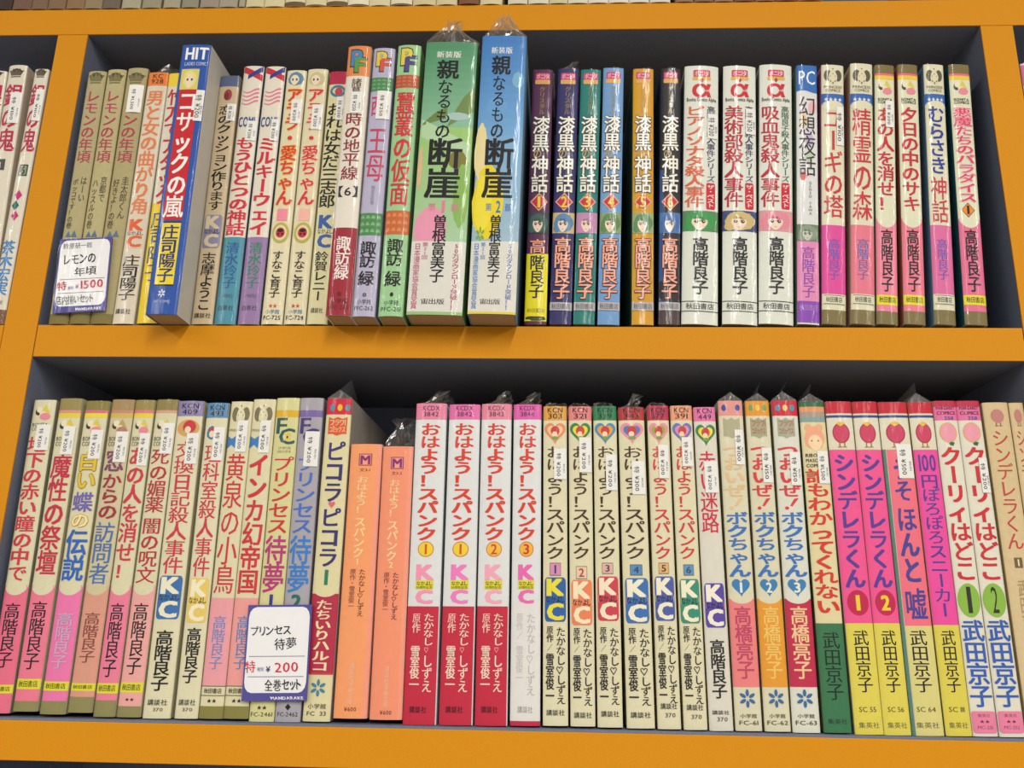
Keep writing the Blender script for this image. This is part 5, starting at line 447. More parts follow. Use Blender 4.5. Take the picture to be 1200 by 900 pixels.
(-0.16427, 0.495, -0.05882, -0.0061, 0.01394, 0.18359, 0.112, 0.05, 'd6d298', 'c8c48c', 1, None, 1, None, 'pale yellow paperback with gold band and red slanted title, volume 1 behind the 200 card', [('b', 'colour_band', 0.17175, 0.17598, 'dcb028', 0, 1), ('h', 'emblem', 0.16149, 0.17123, 'F', '2c5a5c', 0.32, 0.5, 2, None), ('h', 'emblem', 0.15505, 0.16473, 'C', '2c5a5c', 0.58, 0.68, 2, None), ('s', 'emblem', 0.15633, 0.16311, 'petals', 'e4cc3c', 0.6, 0.34), ('s', 'emblem', 0.15859, 0.1602, 'disc', '5a4a20', 0.6, 0.08), ('h', 'publisher_lettering', 0.15195, 0.1535, 'フラワー', '6a6850', 0.5, 0.6, 1, None), ('h', 'publisher_lettering', 0.14989, 0.15143, 'コミックス', '6a6850', 0.5, 0.6, 1, None), ('t', 'title_lettering', 0.10217, 0.14783, 'プリンセス', 'cc3440', 0.5, 0.84, 2, None), ('t', 'title_lettering', 0.06894, 0.10119, '待夢', 'b8387c', 0.5, 0.84, 3, None), ('h', 'volume_number', 0.06093, 0.06799, '1', '3c3c88', 0.5, 0.34, 4, None), ('h', 'publisher_lettering', 0.00628, 0.00849, '★★', '231f20', 0.5, 0.4, 1, None), ('h', 'publisher_lettering', 0.00275, 0.00495, 'FC-2461', '5a5840', 0.5, 0.86, 1, None)]),
(-0.14977, 0.495, -0.05877, -0.0066, 0.01415, 0.18364, 0.112, 0.05, 'aaa6ae', '9894a0', 1, None, 1, (0.14178, 0.16292, 0.35, 0.95, '特 ¥200'), 'lilac grey paperback with violet band and blue slanted title, volume 2 behind the 200 card', [('b', 'colour_band', 0.17182, 0.17604, '7c68a8', 0, 1), ('h', 'emblem', 0.16156, 0.17129, 'F', '4a3c7c', 0.32, 0.5, 2, None), ('h', 'emblem', 0.15513, 0.1648, 'C', '4a3c7c', 0.58, 0.68, 2, None), ('s', 'emblem', 0.15641, 0.16318, 'petals', 'aaa6ae', 0.6, 0.34), ('s', 'emblem', 0.15866, 0.16027, 'disc', '5a4a20', 0.6, 0.08), ('t', 'title_lettering', 0.1023, 0.14792, 'プリンセス', '4a70c8', 0.5, 0.84, 2, None), ('t', 'title_lettering', 0.06911, 0.10132, '待夢', '3c80cc', 0.5, 0.84, 3, None), ('h', 'volume_number', 0.06017, 0.06816, '2', '2c6c60', 0.5, 0.42, 4, None), ('s', 'emblem', 0.00607, 0.00961, 'diamond', '231f20', 0.5, 0.22), ('h', 'publisher_lettering', 0.00299, 0.00519, 'FC-2462', '4a4848', 0.5, 0.8, 1, None)]),
(-0.13383, 0.495, -0.05814, -0.0014, 0.01523, 0.18282, 0.112, 0.05, 'ddd5a8', 'b8b0a8', 1, 'fin', 1, None, 'bagged cream paperback with red three dot top and navy title, left of the orange pair', [('b', 'colour_band', 0.17285, 0.18282, 'cc2840', 0, 1), ('s', 'emblem', 0.17496, 0.17919, 'disc', '5a90a8', 0.25, 0.2), ('s', 'emblem', 0.17496, 0.17919, 'disc', 'e8c030', 0.55, 0.2), ('s', 'emblem', 0.17496, 0.17919, 'disc', '5a90a8', 0.85, 0.2), ('s', 'emblem', 0.15979, 0.17128, 'flag2', 'dc5c30', 0.5, 0.74), ('h', 'publisher_lettering', 0.16604, 0.1697, 'フラワー', 'ecd0a0', 0.5, 0.62, 2, None), ('h', 'publisher_lettering', 0.16187, 0.16551, 'コミックス', 'ecd0a0', 0.5, 0.62, 2, None), ('t', 'title_lettering', 0.12011, 0.15668, 'ピコラ', '3c3470', 0.5, 0.74, 4, None), ('s', 'emblem', 0.11662, 0.1206, 'heart', 'e06a80', 0.5, 0.26), ('t', 'title_lettering', 0.08296, 0.11712, 'ピコラ', '3c3470', 0.5, 0.74, 4, None), ('h', 'volume_number', 0.07294, 0.08152, '1', '2c8060', 0.5, 0.24, 3, None), ('b', 'colour_band', 0.02533, 0.06821, 'b4304c', 0, 1), ('s', 'emblem', 0.06633, 0.0777, 'disc', 'ddd5a8', 0.5, 1.0), ('t', 'author_lettering', 0.02623, 0.06491, 'たちいりハルコ', 'ecdcb0', 0.5, 0.6, 3, None), ('b', 'colour_band', 0.02443, 0.02533, 'c04a50', 0, 1), ('s', 'emblem', 0.0128, 0.02218, 'petals', '4a84a0', 0.5, 0.6), ('h', 'publisher_lettering', 0.0066, 0.00925, '小学館', '4a4838', 0.5, 0.66, 1, None), ('h', 'publisher_lettering', 0.00307, 0.00527, 'FC  33', '4a4838', 0.5, 0.7, 1, None)]),
(-0.11523, 0.495, -0.05623, -0.0044, 0.01859, 0.15304, 0.108, 0.05, 'f2a06c', 'f0c0b8', 1, None, 1, None, 'short orange paperback, left of the low pair', [('b', 'colour_band', 0.0, 0.15304, 'f2a06c', 0, 1), ('b', 'colour_band', 0.0, 0.15304, 'f09c84', 0.86, 1), ('s', 'emblem', 0.14008, 0.14723, 'rect', '8a3a6c', 0.5, 0.42), ('s', 'emblem', 0.14059, 0.14672, 'rect', 'f0a480', 0.5, 0.36), ('h', 'emblem', 0.14084, 0.14621, 'M', '8a2c78', 0.5, 0.32, 4, None), ('h', 'publisher_lettering', 0.13652, 0.13855, '文3-1', '7a4038', 0.5, 0.34, 1, None), ('t', 'title_lettering', 0.11198, 0.13399, 'おはよう!', 'f6d8a0', 0.45, 0.34, 2, None), ('t', 'title_lettering', 0.08661, 0.11001, 'スパンク', 'f6d8a0', 0.45, 0.34, 2, None), ('h', 'volume_number', 0.08277, 0.08613, '1', 'f6d8a0', 0.45, 0.14, 2, None), ('t', 'author_lettering', 0.05397, 0.08037, 'たかなし♡しずえ', '7a302c', 0.62, 0.2, 2, None), ('t', 'author_lettering', 0.05816, 0.08037, '原作・雪室俊一', '8a4a44', 0.33, 0.18, 1, None), ('t', 'publisher_lettering', 0.00728, 0.0292, '講談社漫画文庫', 'f2c0a0', 0.48, 0.14, 2, None), ('h', 'publisher_lettering', 0.00376, 0.00596, '¥600', '7a4040', 0.5, 0.36, 1, None)]),
(-0.09548, 0.495, -0.05652, -0.0093, 0.01796, 0.15211, 0.108, 0.05, 'f09674', 'f0c0b8', 1, 'tall', 1, None, 'short salmon orange paperback with crumpled bag above, right of the low pair', [('b', 'colour_band', 0.0, 0.15211, 'f09674', 0, 1), ('b', 'colour_band', 0.0, 0.15211, 'f09c84', 0.86, 1), ('s', 'emblem', 0.13857, 0.1457, 'rect', '8a3a6c', 0.5, 0.42), ('s', 'emblem', 0.13908, 0.14519, 'rect', 'f0a480', 0.5, 0.36), ('h', 'emblem', 0.13933, 0.14468, 'M', '8a2c78', 0.5, 0.32, 4, None), ('h', 'publisher_lettering', 0.13502, 0.13705, '文3-2', '7a4038', 0.5, 0.34, 1, None), ('t', 'title_lettering', 0.11057, 0.1325, 'おはよう!', 'f6d8a0', 0.45, 0.34, 2, None), ('t', 'title_lettering', 0.08529, 0.1086, 'スパンク', 'f6d8a0', 0.45, 0.34, 2, None), ('h', 'volume_number', 0.08146, 0.08481, '2', 'f6d8a0', 0.45, 0.14, 2, None), ('t', 'author_lettering', 0.05276, 0.07907, 'たかなし♡しずえ', '7a302c', 0.62, 0.2, 2, None), ('t', 'author_lettering', 0.05694, 0.07907, '原作・雪室俊一', '8a4a44', 0.33, 0.18, 1, None), ('t', 'publisher_lettering', 0.00623, 0.02807, '講談社漫画文庫', 'f2c0a0', 0.48, 0.14, 2, None), ('h', 'publisher_lettering', 0.00272, 0.00491, '¥600', '7a4040', 0.5, 0.36, 1, None)]),
(-0.07683, 0.495, -0.05877, -0.007, 0.01826, 0.18079, 0.112, 0.04, 'dddfdf', 'cfd6dc', 1, 'tuft', 1, None, 'thick white and crimson paperback with volume 1 disc, right of the orange pair', [('b', 'colour_band', 0.17082, 0.18079, 'e484a4', 0, 1), ('h', 'publisher_lettering', 0.17632, 0.17921, 'KCDX', '5a3048', 0.5, 0.56, 1, None), ('h', 'publisher_lettering', 0.17265, 0.17553, '3842', '5a3048', 0.5, 0.5, 1, None), ('t', 'title_lettering', 0.09934, 0.16873, 'おはよう!スパンク', 'd8402c', 0.5, 0.62, 4, None), ('s', 'emblem', 0.09017, 0.09886, 'disc', 'c8402c', 0.5, 0.5), ('s', 'emblem', 0.09055, 0.09847, 'disc', 'ecd034', 0.5, 0.46), ('h', 'volume_number', 0.09161, 0.0974, '1', 'd05a20', 0.5, 0.2, 2, None), ('h', 'emblem', 0.07729, 0.08586, 'K', 'f098b8', 0.5, 0.56, 5, None), ('b', 'emblem', 0.07209, 0.07705, 'e0d83c', 0.22, 0.78), ('h', 'emblem', 0.07421, 0.07658, 'なかよし', '3a3818', 0.5, 0.5, 2, None), ('h', 'emblem', 0.07233, 0.07398, '50周年記念', '3a3818', 0.5, 0.5, 1, None), ('h', 'emblem', 0.06412, 0.07186, 'C', 'f098b8', 0.5, 0.54, 5, None), ('b', 'paper_band', 0.0, 0.06271, 'c42c44', 0, 0.97), ('t', 'author_lettering', 0.0415, 0.05899, 'たかなし', 'f0dcc8', 0.68, 0.3, 2, None), ('t', 'author_lettering', 0.03741, 0.04105, '♡', 'f0b0b0', 0.66, 0.18, 1, None), ('t', 'author_lettering', 0.01677, 0.0365, 'しずえ', 'f0dcc8', 0.68, 0.3, 2, None), ('t', 'author_lettering', 0.04837, 0.05899, '原作', 'f0c8bc', 0.3, 0.24, 2, None), ('t', 'author_lettering', 0.0181, 0.0415, '雪室俊一', 'f0dcc8', 0.3, 0.28, 3, None), ('h', 'publisher_lettering', 0.00618, 0.0097, '講談社', '5a1420', 0.45, 0.52, 3, None)]),
(-0.0569, 0.495, -0.05855, -0.0065, 0.01844, 0.18002, 0.112, 0.04, 'dddfdf', 'cfd6dc', 1, None, 1, None, 'thick white and crimson paperback with volume 1 disc and magenta top, second of its set', [('b', 'colour_band', 0.17075, 0.18002, 'e070ac', 0, 1), ('h', 'publisher_lettering', 0.17624, 0.17913, 'KCDX', '5a3048', 0.5, 0.56, 1, None), ('h', 'publisher_lettering', 0.17257, 0.17545, '3842', '5a3048', 0.5, 0.5, 1, None), ('t', 'title_lettering', 0.09937, 0.16866, 'おはよう!スパンク', 'd8402c', 0.5, 0.62, 4, None), ('s', 'emblem', 0.09021, 0.09889, 'disc', 'c8402c', 0.5, 0.5), ('s', 'emblem', 0.0906, 0.0985, 'disc', 'ecd034', 0.5, 0.46), ('h', 'volume_number', 0.09165, 0.09744, '1', 'd05a20', 0.5, 0.2, 2, None), ('h', 'emblem', 0.07735, 0.08591, 'K', 'ec80c4', 0.5, 0.56, 5, None), ('b', 'emblem', 0.07216, 0.07712, 'e0d83c', 0.22, 0.78), ('h', 'emblem', 0.07428, 0.07664, 'なかよし', '3a3818', 0.5, 0.5, 2, None), ('h', 'emblem', 0.0724, 0.07405, '50周年記念', '3a3818', 0.5, 0.5, 1, None), ('h', 'emblem', 0.0642, 0.07193, 'C', 'ec80c4', 0.5, 0.54, 5, None), ('b', 'paper_band', 0.0, 0.0628, 'c42c44', 0, 0.97), ('t', 'author_lettering', 0.04162, 0.05908, 'たかなし', 'f0dcc8', 0.68, 0.3, 2, None), ('t', 'author_lettering', 0.03753, 0.04116, '♡', 'f0b0b0', 0.66, 0.18, 1, None), ('t', 'author_lettering', 0.01692, 0.03662, 'しずえ', 'f0dcc8', 0.68, 0.3, 2, None), ('t', 'author_lettering', 0.04847, 0.05908, '原作', 'f0c8bc', 0.3, 0.24, 2, None), ('t', 'author_lettering', 0.01825, 0.04162, '雪室俊一', 'f0dcc8', 0.3, 0.28, 3, None), ('h', 'publisher_lettering', 0.00635, 0.00986, '講談社', '5a1420', 0.45, 0.52, 3, None)]),
(-0.03759, 0.495, -0.05842, -0.0073, 0.0178, 0.18035, 0.112, 0.04, 'dddfdf', 'cfd6dc', 1, 'tuft', 1, None, 'thick white and crimson paperback with volume 2 disc', [('b', 'colour_band', 0.17077, 0.18035, 'e488a0', 0, 1), ('h', 'publisher_lettering', 0.17625, 0.17914, 'KCDX', '5a3048', 0.5, 0.56, 1, None), ('h', 'publisher_lettering', 0.17259, 0.17547, '3843', '5a3048', 0.5, 0.5, 1, None), ('t', 'title_lettering', 0.09949, 0.16869, 'おはよう!スパンク', 'd8402c', 0.5, 0.62, 4, None), ('s', 'emblem', 0.09035, 0.09901, 'disc', 'c8402c', 0.5, 0.5), ('s', 'emblem', 0.09073, 0.09862, 'disc', 'ecc040', 0.5, 0.46), ('h', 'volume_number', 0.09179, 0.09756, '2', 'c84a30', 0.5, 0.2, 2, None), ('h', 'emblem', 0.0775, 0.08605, 'K', 'f0a8bc', 0.5, 0.56, 5, None), ('b', 'emblem', 0.07232, 0.07727, 'e0d83c', 0.22, 0.78), ('h', 'emblem', 0.07444, 0.0768, 'なかよし', '3a3818', 0.5, 0.5, 2, None), ('h', 'emblem', 0.07256, 0.0742, '50周年記念', '3a3818', 0.5, 0.5, 1, None), ('h', 'emblem', 0.06437, 0.07209, 'C', 'f0a8bc', 0.5, 0.54, 5, None), ('b', 'paper_band', 0.0, 0.06297, 'c42c44', 0, 0.97), ('t', 'author_lettering', 0.04182, 0.05926, 'たかなし', 'f0dcc8', 0.68, 0.3, 2, None), ('t', 'author_lettering', 0.03774, 0.04137, '♡', 'f0b0b0', 0.66, 0.18, 1, None), ('t', 'author_lettering', 0.01716, 0.03683, 'しずえ', 'f0dcc8', 0.68, 0.3, 2, None), ('t', 'author_lettering', 0.04866, 0.05926, '原作', 'f0c8bc', 0.3, 0.24, 2, None), ('t', 'author_lettering', 0.01848, 0.04182, '雪室俊一', 'f0dcc8', 0.3, 0.28, 3, None), ('h', 'publisher_lettering', 0.0066, 0.0101, '講談社', '5a1420', 0.45, 0.52, 3, None)]),
(-0.01898, 0.495, -0.05805, -0.008, 0.01644, 0.17979, 0.112, 0.04, 'dddfdf', 'cfd6dc', 1, 'tuft', 1, None, 'thick white paperback with volume 3 disc and white band over its foot', [('b', 'colour_band', 0.17054, 0.17979, 'dc60ac', 0, 1), ('h', 'publisher_lettering', 0.17602, 0.1789, 'KCDX', '5a3048', 0.5, 0.56, 1, None), ('h', 'publisher_lettering', 0.17236, 0.17523, '3844', '5a3048', 0.5, 0.5, 1, None), ('t', 'title_lettering', 0.09936, 0.16846, 'おはよう!スパンク', 'd8402c', 0.5, 0.62, 4, None), ('s', 'emblem', 0.09023, 0.09888, 'disc', 'c8402c', 0.5, 0.5), ('s', 'emblem', 0.09061, 0.09849, 'disc', 'ecb838', 0.5, 0.46), ('h', 'volume_number', 0.09166, 0.09743, '3', 'c8303c', 0.5, 0.2, 2, None), ('h', 'emblem', 0.0774, 0.08593, 'K', 'e86cb4', 0.5, 0.56, 5, None), ('b', 'emblem', 0.07223, 0.07716, 'e0d83c', 0.22, 0.78), ('h', 'emblem', 0.07434, 0.07669, 'なかよし', '3a3818', 0.5, 0.5, 2, None), ('h', 'emblem', 0.07246, 0.0741, '50周年記念', '3a3818', 0.5, 0.5, 1, None), ('h', 'emblem', 0.06428, 0.07199, 'C', 'e86cb4', 0.5, 0.54, 5, None), ('b', 'paper_band', 0.00245, 0.06521, 'e0dedb', 0, 1), ('t', 'author_lettering', 0.01537, 0.05918, 'たかなし♡しずえ', 'b8b4b4', 0.68, 0.28, 1, None), ('t', 'author_lettering', 0.04495, 0.05918, '原作/', 'c4c0c0', 0.3, 0.22, 1, None), ('t', 'author_lettering', 0.02245, 0.04176, '雪室俊一', 'c4c0c0', 0.3, 0.24, 1, None), ('h', 'publisher_lettering', 0.00659, 0.01009, '講談社', '9a9690', 0.5, 0.5, 1, None), ('b', 'colour_band', 0.0, 0.00245, 'c42c4c', 0, 1)]),
(-0.00235, 0.495, -0.05772, -0.0092, 0.01381, 0.17842, 0.112, 0.05, 'ddd7b6', 'c9c3a2', 1, 'small', 1, (0.13463, 0.15283, 0.45, 0.98, '特 ¥200'), 'cream paperback with amber numbered top, volume 1 of the six slim heart marked ones', [('b', 'colour_band', 0.16982, 0.17842, 'dca040', 0, 1), ('h', 'publisher_lettering', 0.1745, 0.17764, 'KCN', '231f20', 0.5, 0.66, 1, None), ('h', 'publisher_lettering', 0.17086, 0.17398, '303', '231f20', 0.5, 0.6, 1, None), ('s', 'emblem', 0.15538, 0.16826, 'heart', 'e0905c', 0.5, 0.9), ('s', 'emblem', 0.15795, 0.16658, 'heart', 'e8c8a0', 0.5, 0.66), ('s', 'emblem', 0.16051, 0.16632, 'disc', 'c84038', 0.5, 0.38), ('s', 'emblem', 0.15987, 0.16309, 'disc', 'f0d8b8', 0.48, 0.22), ('s', 'emblem', 0.15795, 0.16026, 'blob', '7a9c4a', 0.5, 0.3), ('t', 'title_lettering', 0.08869, 0.15436, 'おはよう!スパンク', '4a3420', 0.5, 0.72, 2, None), ('s', 'emblem', 0.07967, 0.08678, 'rect', '5a4a48', 0.5, 0.46), ('s', 'emblem', 0.08, 0.08645, 'rect', 'd890b0', 0.5, 0.43), ('h', 'volume_number', 0.08085, 0.08559, '1', '3c3c88', 0.5, 0.22, 2, None), ('s', 'emblem', 0.0545, 0.07872, 'rrect', '2f62a8', 0.5, 0.86), ('h', 'emblem', 0.06847, 0.07799, 'K', 'e8dc3c', 0.5, 0.7223999999999999, 5, None), ('b', 'emblem', 0.06484, 0.06823, '8c6cb0', 0.07, 0.9299999999999999), ('h', 'emblem', 0.06484, 0.06823, 'なかよし', '231f20', 0.5, 0.774, 2, None), ('h', 'emblem', 0.05522, 0.0646, 'C', 'e8dc3c', 0.5, 0.6880000000000001, 5, None), ('t', 'author_lettering', 0.01096, 0.05174, 'たかなし♡しずえ', '231f20', 0.72, 0.36, 2, None), ('t', 'author_lettering', 0.04353, 0.0522, '原作', '231f20', 0.28, 0.26, 2, None), ('t', 'author_lettering', 0.039, 0.04262, '/', '6a6a60', 0.28, 0.2, 1, None), ('t', 'author_lettering', 0.01227, 0.03764, '雪室俊一', '231f20', 0.28, 0.32, 3, None), ('h', 'publisher_lettering', 0.00528, 0.00833, '講談社', '3a3838', 0.5, 0.72, 2, None)]),
(0.01255, 0.495, -0.05772, -0.0095, 0.01349, 0.17843, 0.112, 0.05, 'ddd7b6', 'c9c3a2', 1, 'small', 1, (0.1388, 0.15962, 0.45, 0.98, '特 ¥200'), 'cream paperback with coral top and orange logo, volume 2 of the heart marked set', [('b', 'colour_band', 0.16994, 0.17843, 'e08484', 0, 1), ('h', 'publisher_lettering', 0.17462, 0.17775, 'KCN', '231f20', 0.5, 0.66, 1, None), ('h', 'publisher_lettering', 0.17098, 0.1741, '321', '231f20', 0.5, 0.6, 1, None), ('s', 'emblem', 0.15552, 0.16838, 'heart', '3c8048', 0.5, 0.9), ('s', 'emblem', 0.15808, 0.1667, 'heart', 'e8d83c', 0.5, 0.66), ('s', 'emblem', 0.16065, 0.16644, 'disc', 'c84038', 0.5, 0.38), ('s', 'emblem', 0.16, 0.16322, 'disc', 'f0d8b8', 0.48, 0.22), ('s', 'emblem', 0.15808, 0.16039, 'blob', '7a9c4a', 0.5, 0.3), ('t', 'title_lettering', 0.08889, 0.1545, 'おはよう!スパンク', '4a3420', 0.5, 0.72, 2, None), ('s', 'emblem', 0.078, 0.08509, 'rect', '5a4a48', 0.5, 0.46), ('s', 'emblem', 0.07833, 0.08476, 'rect', 'e8c8b0', 0.5, 0.43), ('h', 'volume_number', 0.07918, 0.0839, '2', 'a83c30', 0.5, 0.22, 2, None), ('s', 'emblem', 0.05291, 0.07753, 'rrect', 'e8845c', 0.5, 0.86), ('h', 'emblem', 0.06711, 0.07678, 'K', 'f0e4c0', 0.5, 0.7223999999999999, 5, None), ('b', 'emblem', 0.06341, 0.06686, 'e8dcb0', 0.07, 0.9299999999999999), ('h', 'emblem', 0.06341, 0.06686, 'なかよし', '231f20', 0.5, 0.774, 2, None), ('h', 'emblem', 0.05364, 0.06317, 'C', 'f0e4c0', 0.5, 0.6880000000000001, 5, None), ('t', 'author_lettering', 0.01037, 0.05108, 'たかなし♡しずえ', '231f20', 0.72, 0.36, 2, None), ('t', 'author_lettering', 0.04288, 0.05153, '原作', '231f20', 0.28, 0.26, 2, None), ('t', 'author_lettering', 0.03836, 0.04197, '/', '6a6a60', 0.28, 0.2, 1, None), ('t', 'author_lettering', 0.01168, 0.037, '雪室俊一', '231f20', 0.28, 0.32, 3, None), ('h', 'publisher_lettering', 0.00427, 0.00731, '講談社', '3a3838', 0.5, 0.72, 2, None)]),
(0.02732, 0.495, -0.05796, -0.0098, 0.01364, 0.17899, 0.112, 0.05, 'ddd7b6', 'c9c3a2', 1, 'small', 1, (0.12871, 0.14979, 0.5, 0.98, '特 ¥200'), 'cream paperback with green top and red logo, volume 3 of the heart marked set', [('b', 'colour_band', 0.1703, 0.17899, '2c8050', 0, 1), ('h', 'publisher_lettering', 0.17497, 0.1781, 'KCN', '231f20', 0.5, 0.66, 1, None), ('h', 'publisher_lettering', 0.17133, 0.17445, '339', '231f20', 0.5, 0.6, 1, None), ('s', 'emblem', 0.15589, 0.16874, 'heart', '4a90b8', 0.5, 0.9), ('s', 'emblem', 0.15845, 0.16706, 'heart', 'eca040', 0.5, 0.66), ('s', 'emblem', 0.16101, 0.1668, 'disc', 'c84038', 0.5, 0.38), ('s', 'emblem', 0.16037, 0.16358, 'disc', 'f0d8b8', 0.48, 0.22), ('s', 'emblem', 0.15845, 0.16076, 'blob', '7a9c4a', 0.5, 0.3), ('t', 'title_lettering', 0.08934, 0.15487, 'おはよう!スパンク', '4a3420', 0.5, 0.72, 2, None), ('s', 'emblem', 0.08128, 0.08744, 'rect', '5a4a48', 0.5, 0.46), ('s', 'emblem', 0.08161, 0.0871, 'rect', 'dcb0a8', 0.5, 0.43), ('h', 'volume_number', 0.08246, 0.08625, '3', '4a4040', 0.5, 0.22, 2, None), ('s', 'emblem', 0.05568, 0.07987, 'rrect', 'cc4454', 0.5, 0.86), ('h', 'emblem', 0.06963, 0.07913, 'K', 'f0e4c8', 0.5, 0.7223999999999999, 5, None), ('b', 'emblem', 0.066, 0.06939, '7cc0c0', 0.07, 0.9299999999999999), ('h', 'emblem', 0.066, 0.06939, 'なかよし', '231f20', 0.5, 0.774, 2, None), ('h', 'emblem', 0.0564, 0.06576, 'C', 'f0e4c8', 0.5, 0.6880000000000001, 5, None), ('t', 'author_lettering', 0.01134, 0.05202, 'たかなし♡しずえ', '231f20', 0.72, 0.36, 2, None), ('t', 'author_lettering', 0.04382, 0.05247, '原作', '231f20', 0.28, 0.26, 2, None), ('t', 'author_lettering', 0.0393, 0.04292, '/', '6a6a60', 0.28, 0.2, 1, None), ('t', 'author_lettering', 0.01265, 0.03795, '雪室俊一', '231f20', 0.28, 0.32, 3, None), ('h', 'publisher_lettering', 0.00545, 0.0085, '講談社', '3a3838', 0.5, 0.72, 2, None)]),
(0.04391, 0.495, -0.05812, -0.0153, 0.01513, 0.17864, 0.112, 0.05, 'ddd7b6', 'c9c3a2', 1, 'tuft', 1, (0.12662, 0.1461, 0.45, 0.95, '特 ¥300'), 'cream paperback with dark red top and blue logo, volume 4 of the heart marked set', [('b', 'colour_band', 0.17064, 0.17864, 'b43438', 0, 1), ('h', 'publisher_lettering', 0.17531, 0.17843, 'KCN', '231f20', 0.5, 0.66, 1, None), ('h', 'publisher_lettering', 0.17167, 0.17479, '343', '231f20', 0.5, 0.6, 1, None), ('s', 'emblem', 0.15625, 0.16908, 'heart', 'e890a4', 0.5, 0.9), ('s', 'emblem', 0.1588, 0.16741, 'heart', '5080c0', 0.5, 0.66), ('s', 'emblem', 0.16136, 0.16715, 'disc', 'c84038', 0.5, 0.38), ('s', 'emblem', 0.16072, 0.16393, 'disc', 'f0d8b8', 0.48, 0.22), ('s', 'emblem', 0.1588, 0.16111, 'blob', '7a9c4a', 0.5, 0.3), ('t', 'title_lettering', 0.08977, 0.15523, 'おはよう!スパンク', '4a3420', 0.5, 0.72, 2, None), ('s', 'emblem', 0.08078, 0.08692, 'rect', '5a4a48', 0.5, 0.46), ('s', 'emblem', 0.08111, 0.08659, 'rect', '5a8cb8', 0.5, 0.43), ('h', 'volume_number', 0.08196, 0.08574, '4', '2c4c80', 0.5, 0.22, 2, None), ('s', 'emblem', 0.05478, 0.07937, 'rrect', '3f72b4', 0.5, 0.86), ('h', 'emblem', 0.06896, 0.07862, 'K', 'f0ead0', 0.5, 0.7223999999999999, 5, None), ('b', 'emblem', 0.06527, 0.06871, 'e08ca0', 0.07, 0.9299999999999999), ('h', 'emblem', 0.06527, 0.06871, 'なかよし', '231f20', 0.5, 0.774, 2, None), ('h', 'emblem', 0.05551, 0.06503, 'C', 'f0ead0', 0.5, 0.6880000000000001, 5, None), ('t', 'author_lettering', 0.01142, 0.05204, 'たかなし♡しずえ', '231f20', 0.72, 0.36, 2, None), ('t', 'author_lettering', 0.04386, 0.05249, '原作', '231f20', 0.28, 0.26, 2, None), ('t', 'author_lettering', 0.03934, 0.04295, '/', '6a6a60', 0.28, 0.2, 1, None), ('t', 'author_lettering', 0.01273, 0.038, '雪室俊一', '231f20', 0.28, 0.32, 3, None), ('h', 'publisher_lettering', 0.00534, 0.00838, '講談社', '3a3838', 0.5, 0.72, 2, None)]),
(0.05926, 0.495, -0.05819, -0.0129, 0.01255, 0.17972, 0.112, 0.05, 'ddd7b6', 'c9c3a2', 1, 'small', 1, (0.13625, 0.15591, 0.45, 0.92, '特 ¥200'), 'cream paperback with crimson top and red title, volume 5 of the heart marked set', [('b', 'colour_band', 0.17079, 0.17972, 'b83050', 0, 1), ('h', 'publisher_lettering', 0.17545, 0.17857, 'KCN', '231f20', 0.5, 0.66, 1, None), ('h', 'publisher_lettering', 0.17182, 0.17493, '377', '231f20', 0.5, 0.6, 1, None), ('s', 'emblem', 0.15642, 0.16924, 'heart', 'e890a4', 0.5, 0.9), ('s', 'emblem', 0.15897, 0.16756, 'heart', '90b050', 0.5, 0.66), ('s', 'emblem', 0.16153, 0.1673, 'disc', 'c84038', 0.5, 0.38), ('s', 'emblem', 0.16089, 0.16409, 'disc', 'f0d8b8', 0.48, 0.22), ('s', 'emblem', 0.15897, 0.16127, 'blob', '7a9c4a', 0.5, 0.3), ('t', 'title_lettering', 0.09001, 0.1554, 'おはよう!スパンク', 'd03c3c', 0.5, 0.72, 2, None), ('s', 'emblem', 0.08198, 0.08812, 'rect', '5a4a48', 0.5, 0.46), ('s', 'emblem', 0.08231, 0.08779, 'rect', 'e0b078', 0.5, 0.43), ('h', 'volume_number', 0.08315, 0.08693, '5', '4a4040', 0.5, 0.22, 2, None), ('s', 'emblem', 0.05644, 0.08056, 'rrect', '5060a8', 0.5, 0.86), ('h', 'emblem', 0.07035, 0.07983, 'K', 'f0ead0', 0.5, 0.7223999999999999, 5, None), ('b', 'emblem', 0.06673, 0.07011, 'ece05c', 0.07, 0.9299999999999999), ('h', 'emblem', 0.06673, 0.07011, 'なかよし', '231f20', 0.5, 0.774, 2, None), ('h', 'emblem', 0.05715, 0.06649, 'C', 'f0ead0', 0.5, 0.6880000000000001, 5, None), ('t', 'author_lettering', 0.01306, 0.05369, 'たかなし♡しずえ', '231f20', 0.72, 0.36, 2, None), ('t', 'author_lettering', 0.04551, 0.05415, '原作', '231f20', 0.28, 0.26, 2, None), ('t', 'author_lettering', 0.041, 0.0446, '/', '6a6a60', 0.28, 0.2, 1, None), ('t', 'author_lettering', 0.01438, 0.03965, '雪室俊一', '231f20', 0.28, 0.32, 3, None), ('h', 'publisher_lettering', 0.01023, 0.01328, '講談社', '3a3838', 0.5, 0.72, 2, None), ('h', 'publisher_lettering', 0.00611, 0.00828, '370', '5a5850', 0.55, 0.44, 1, None)]),
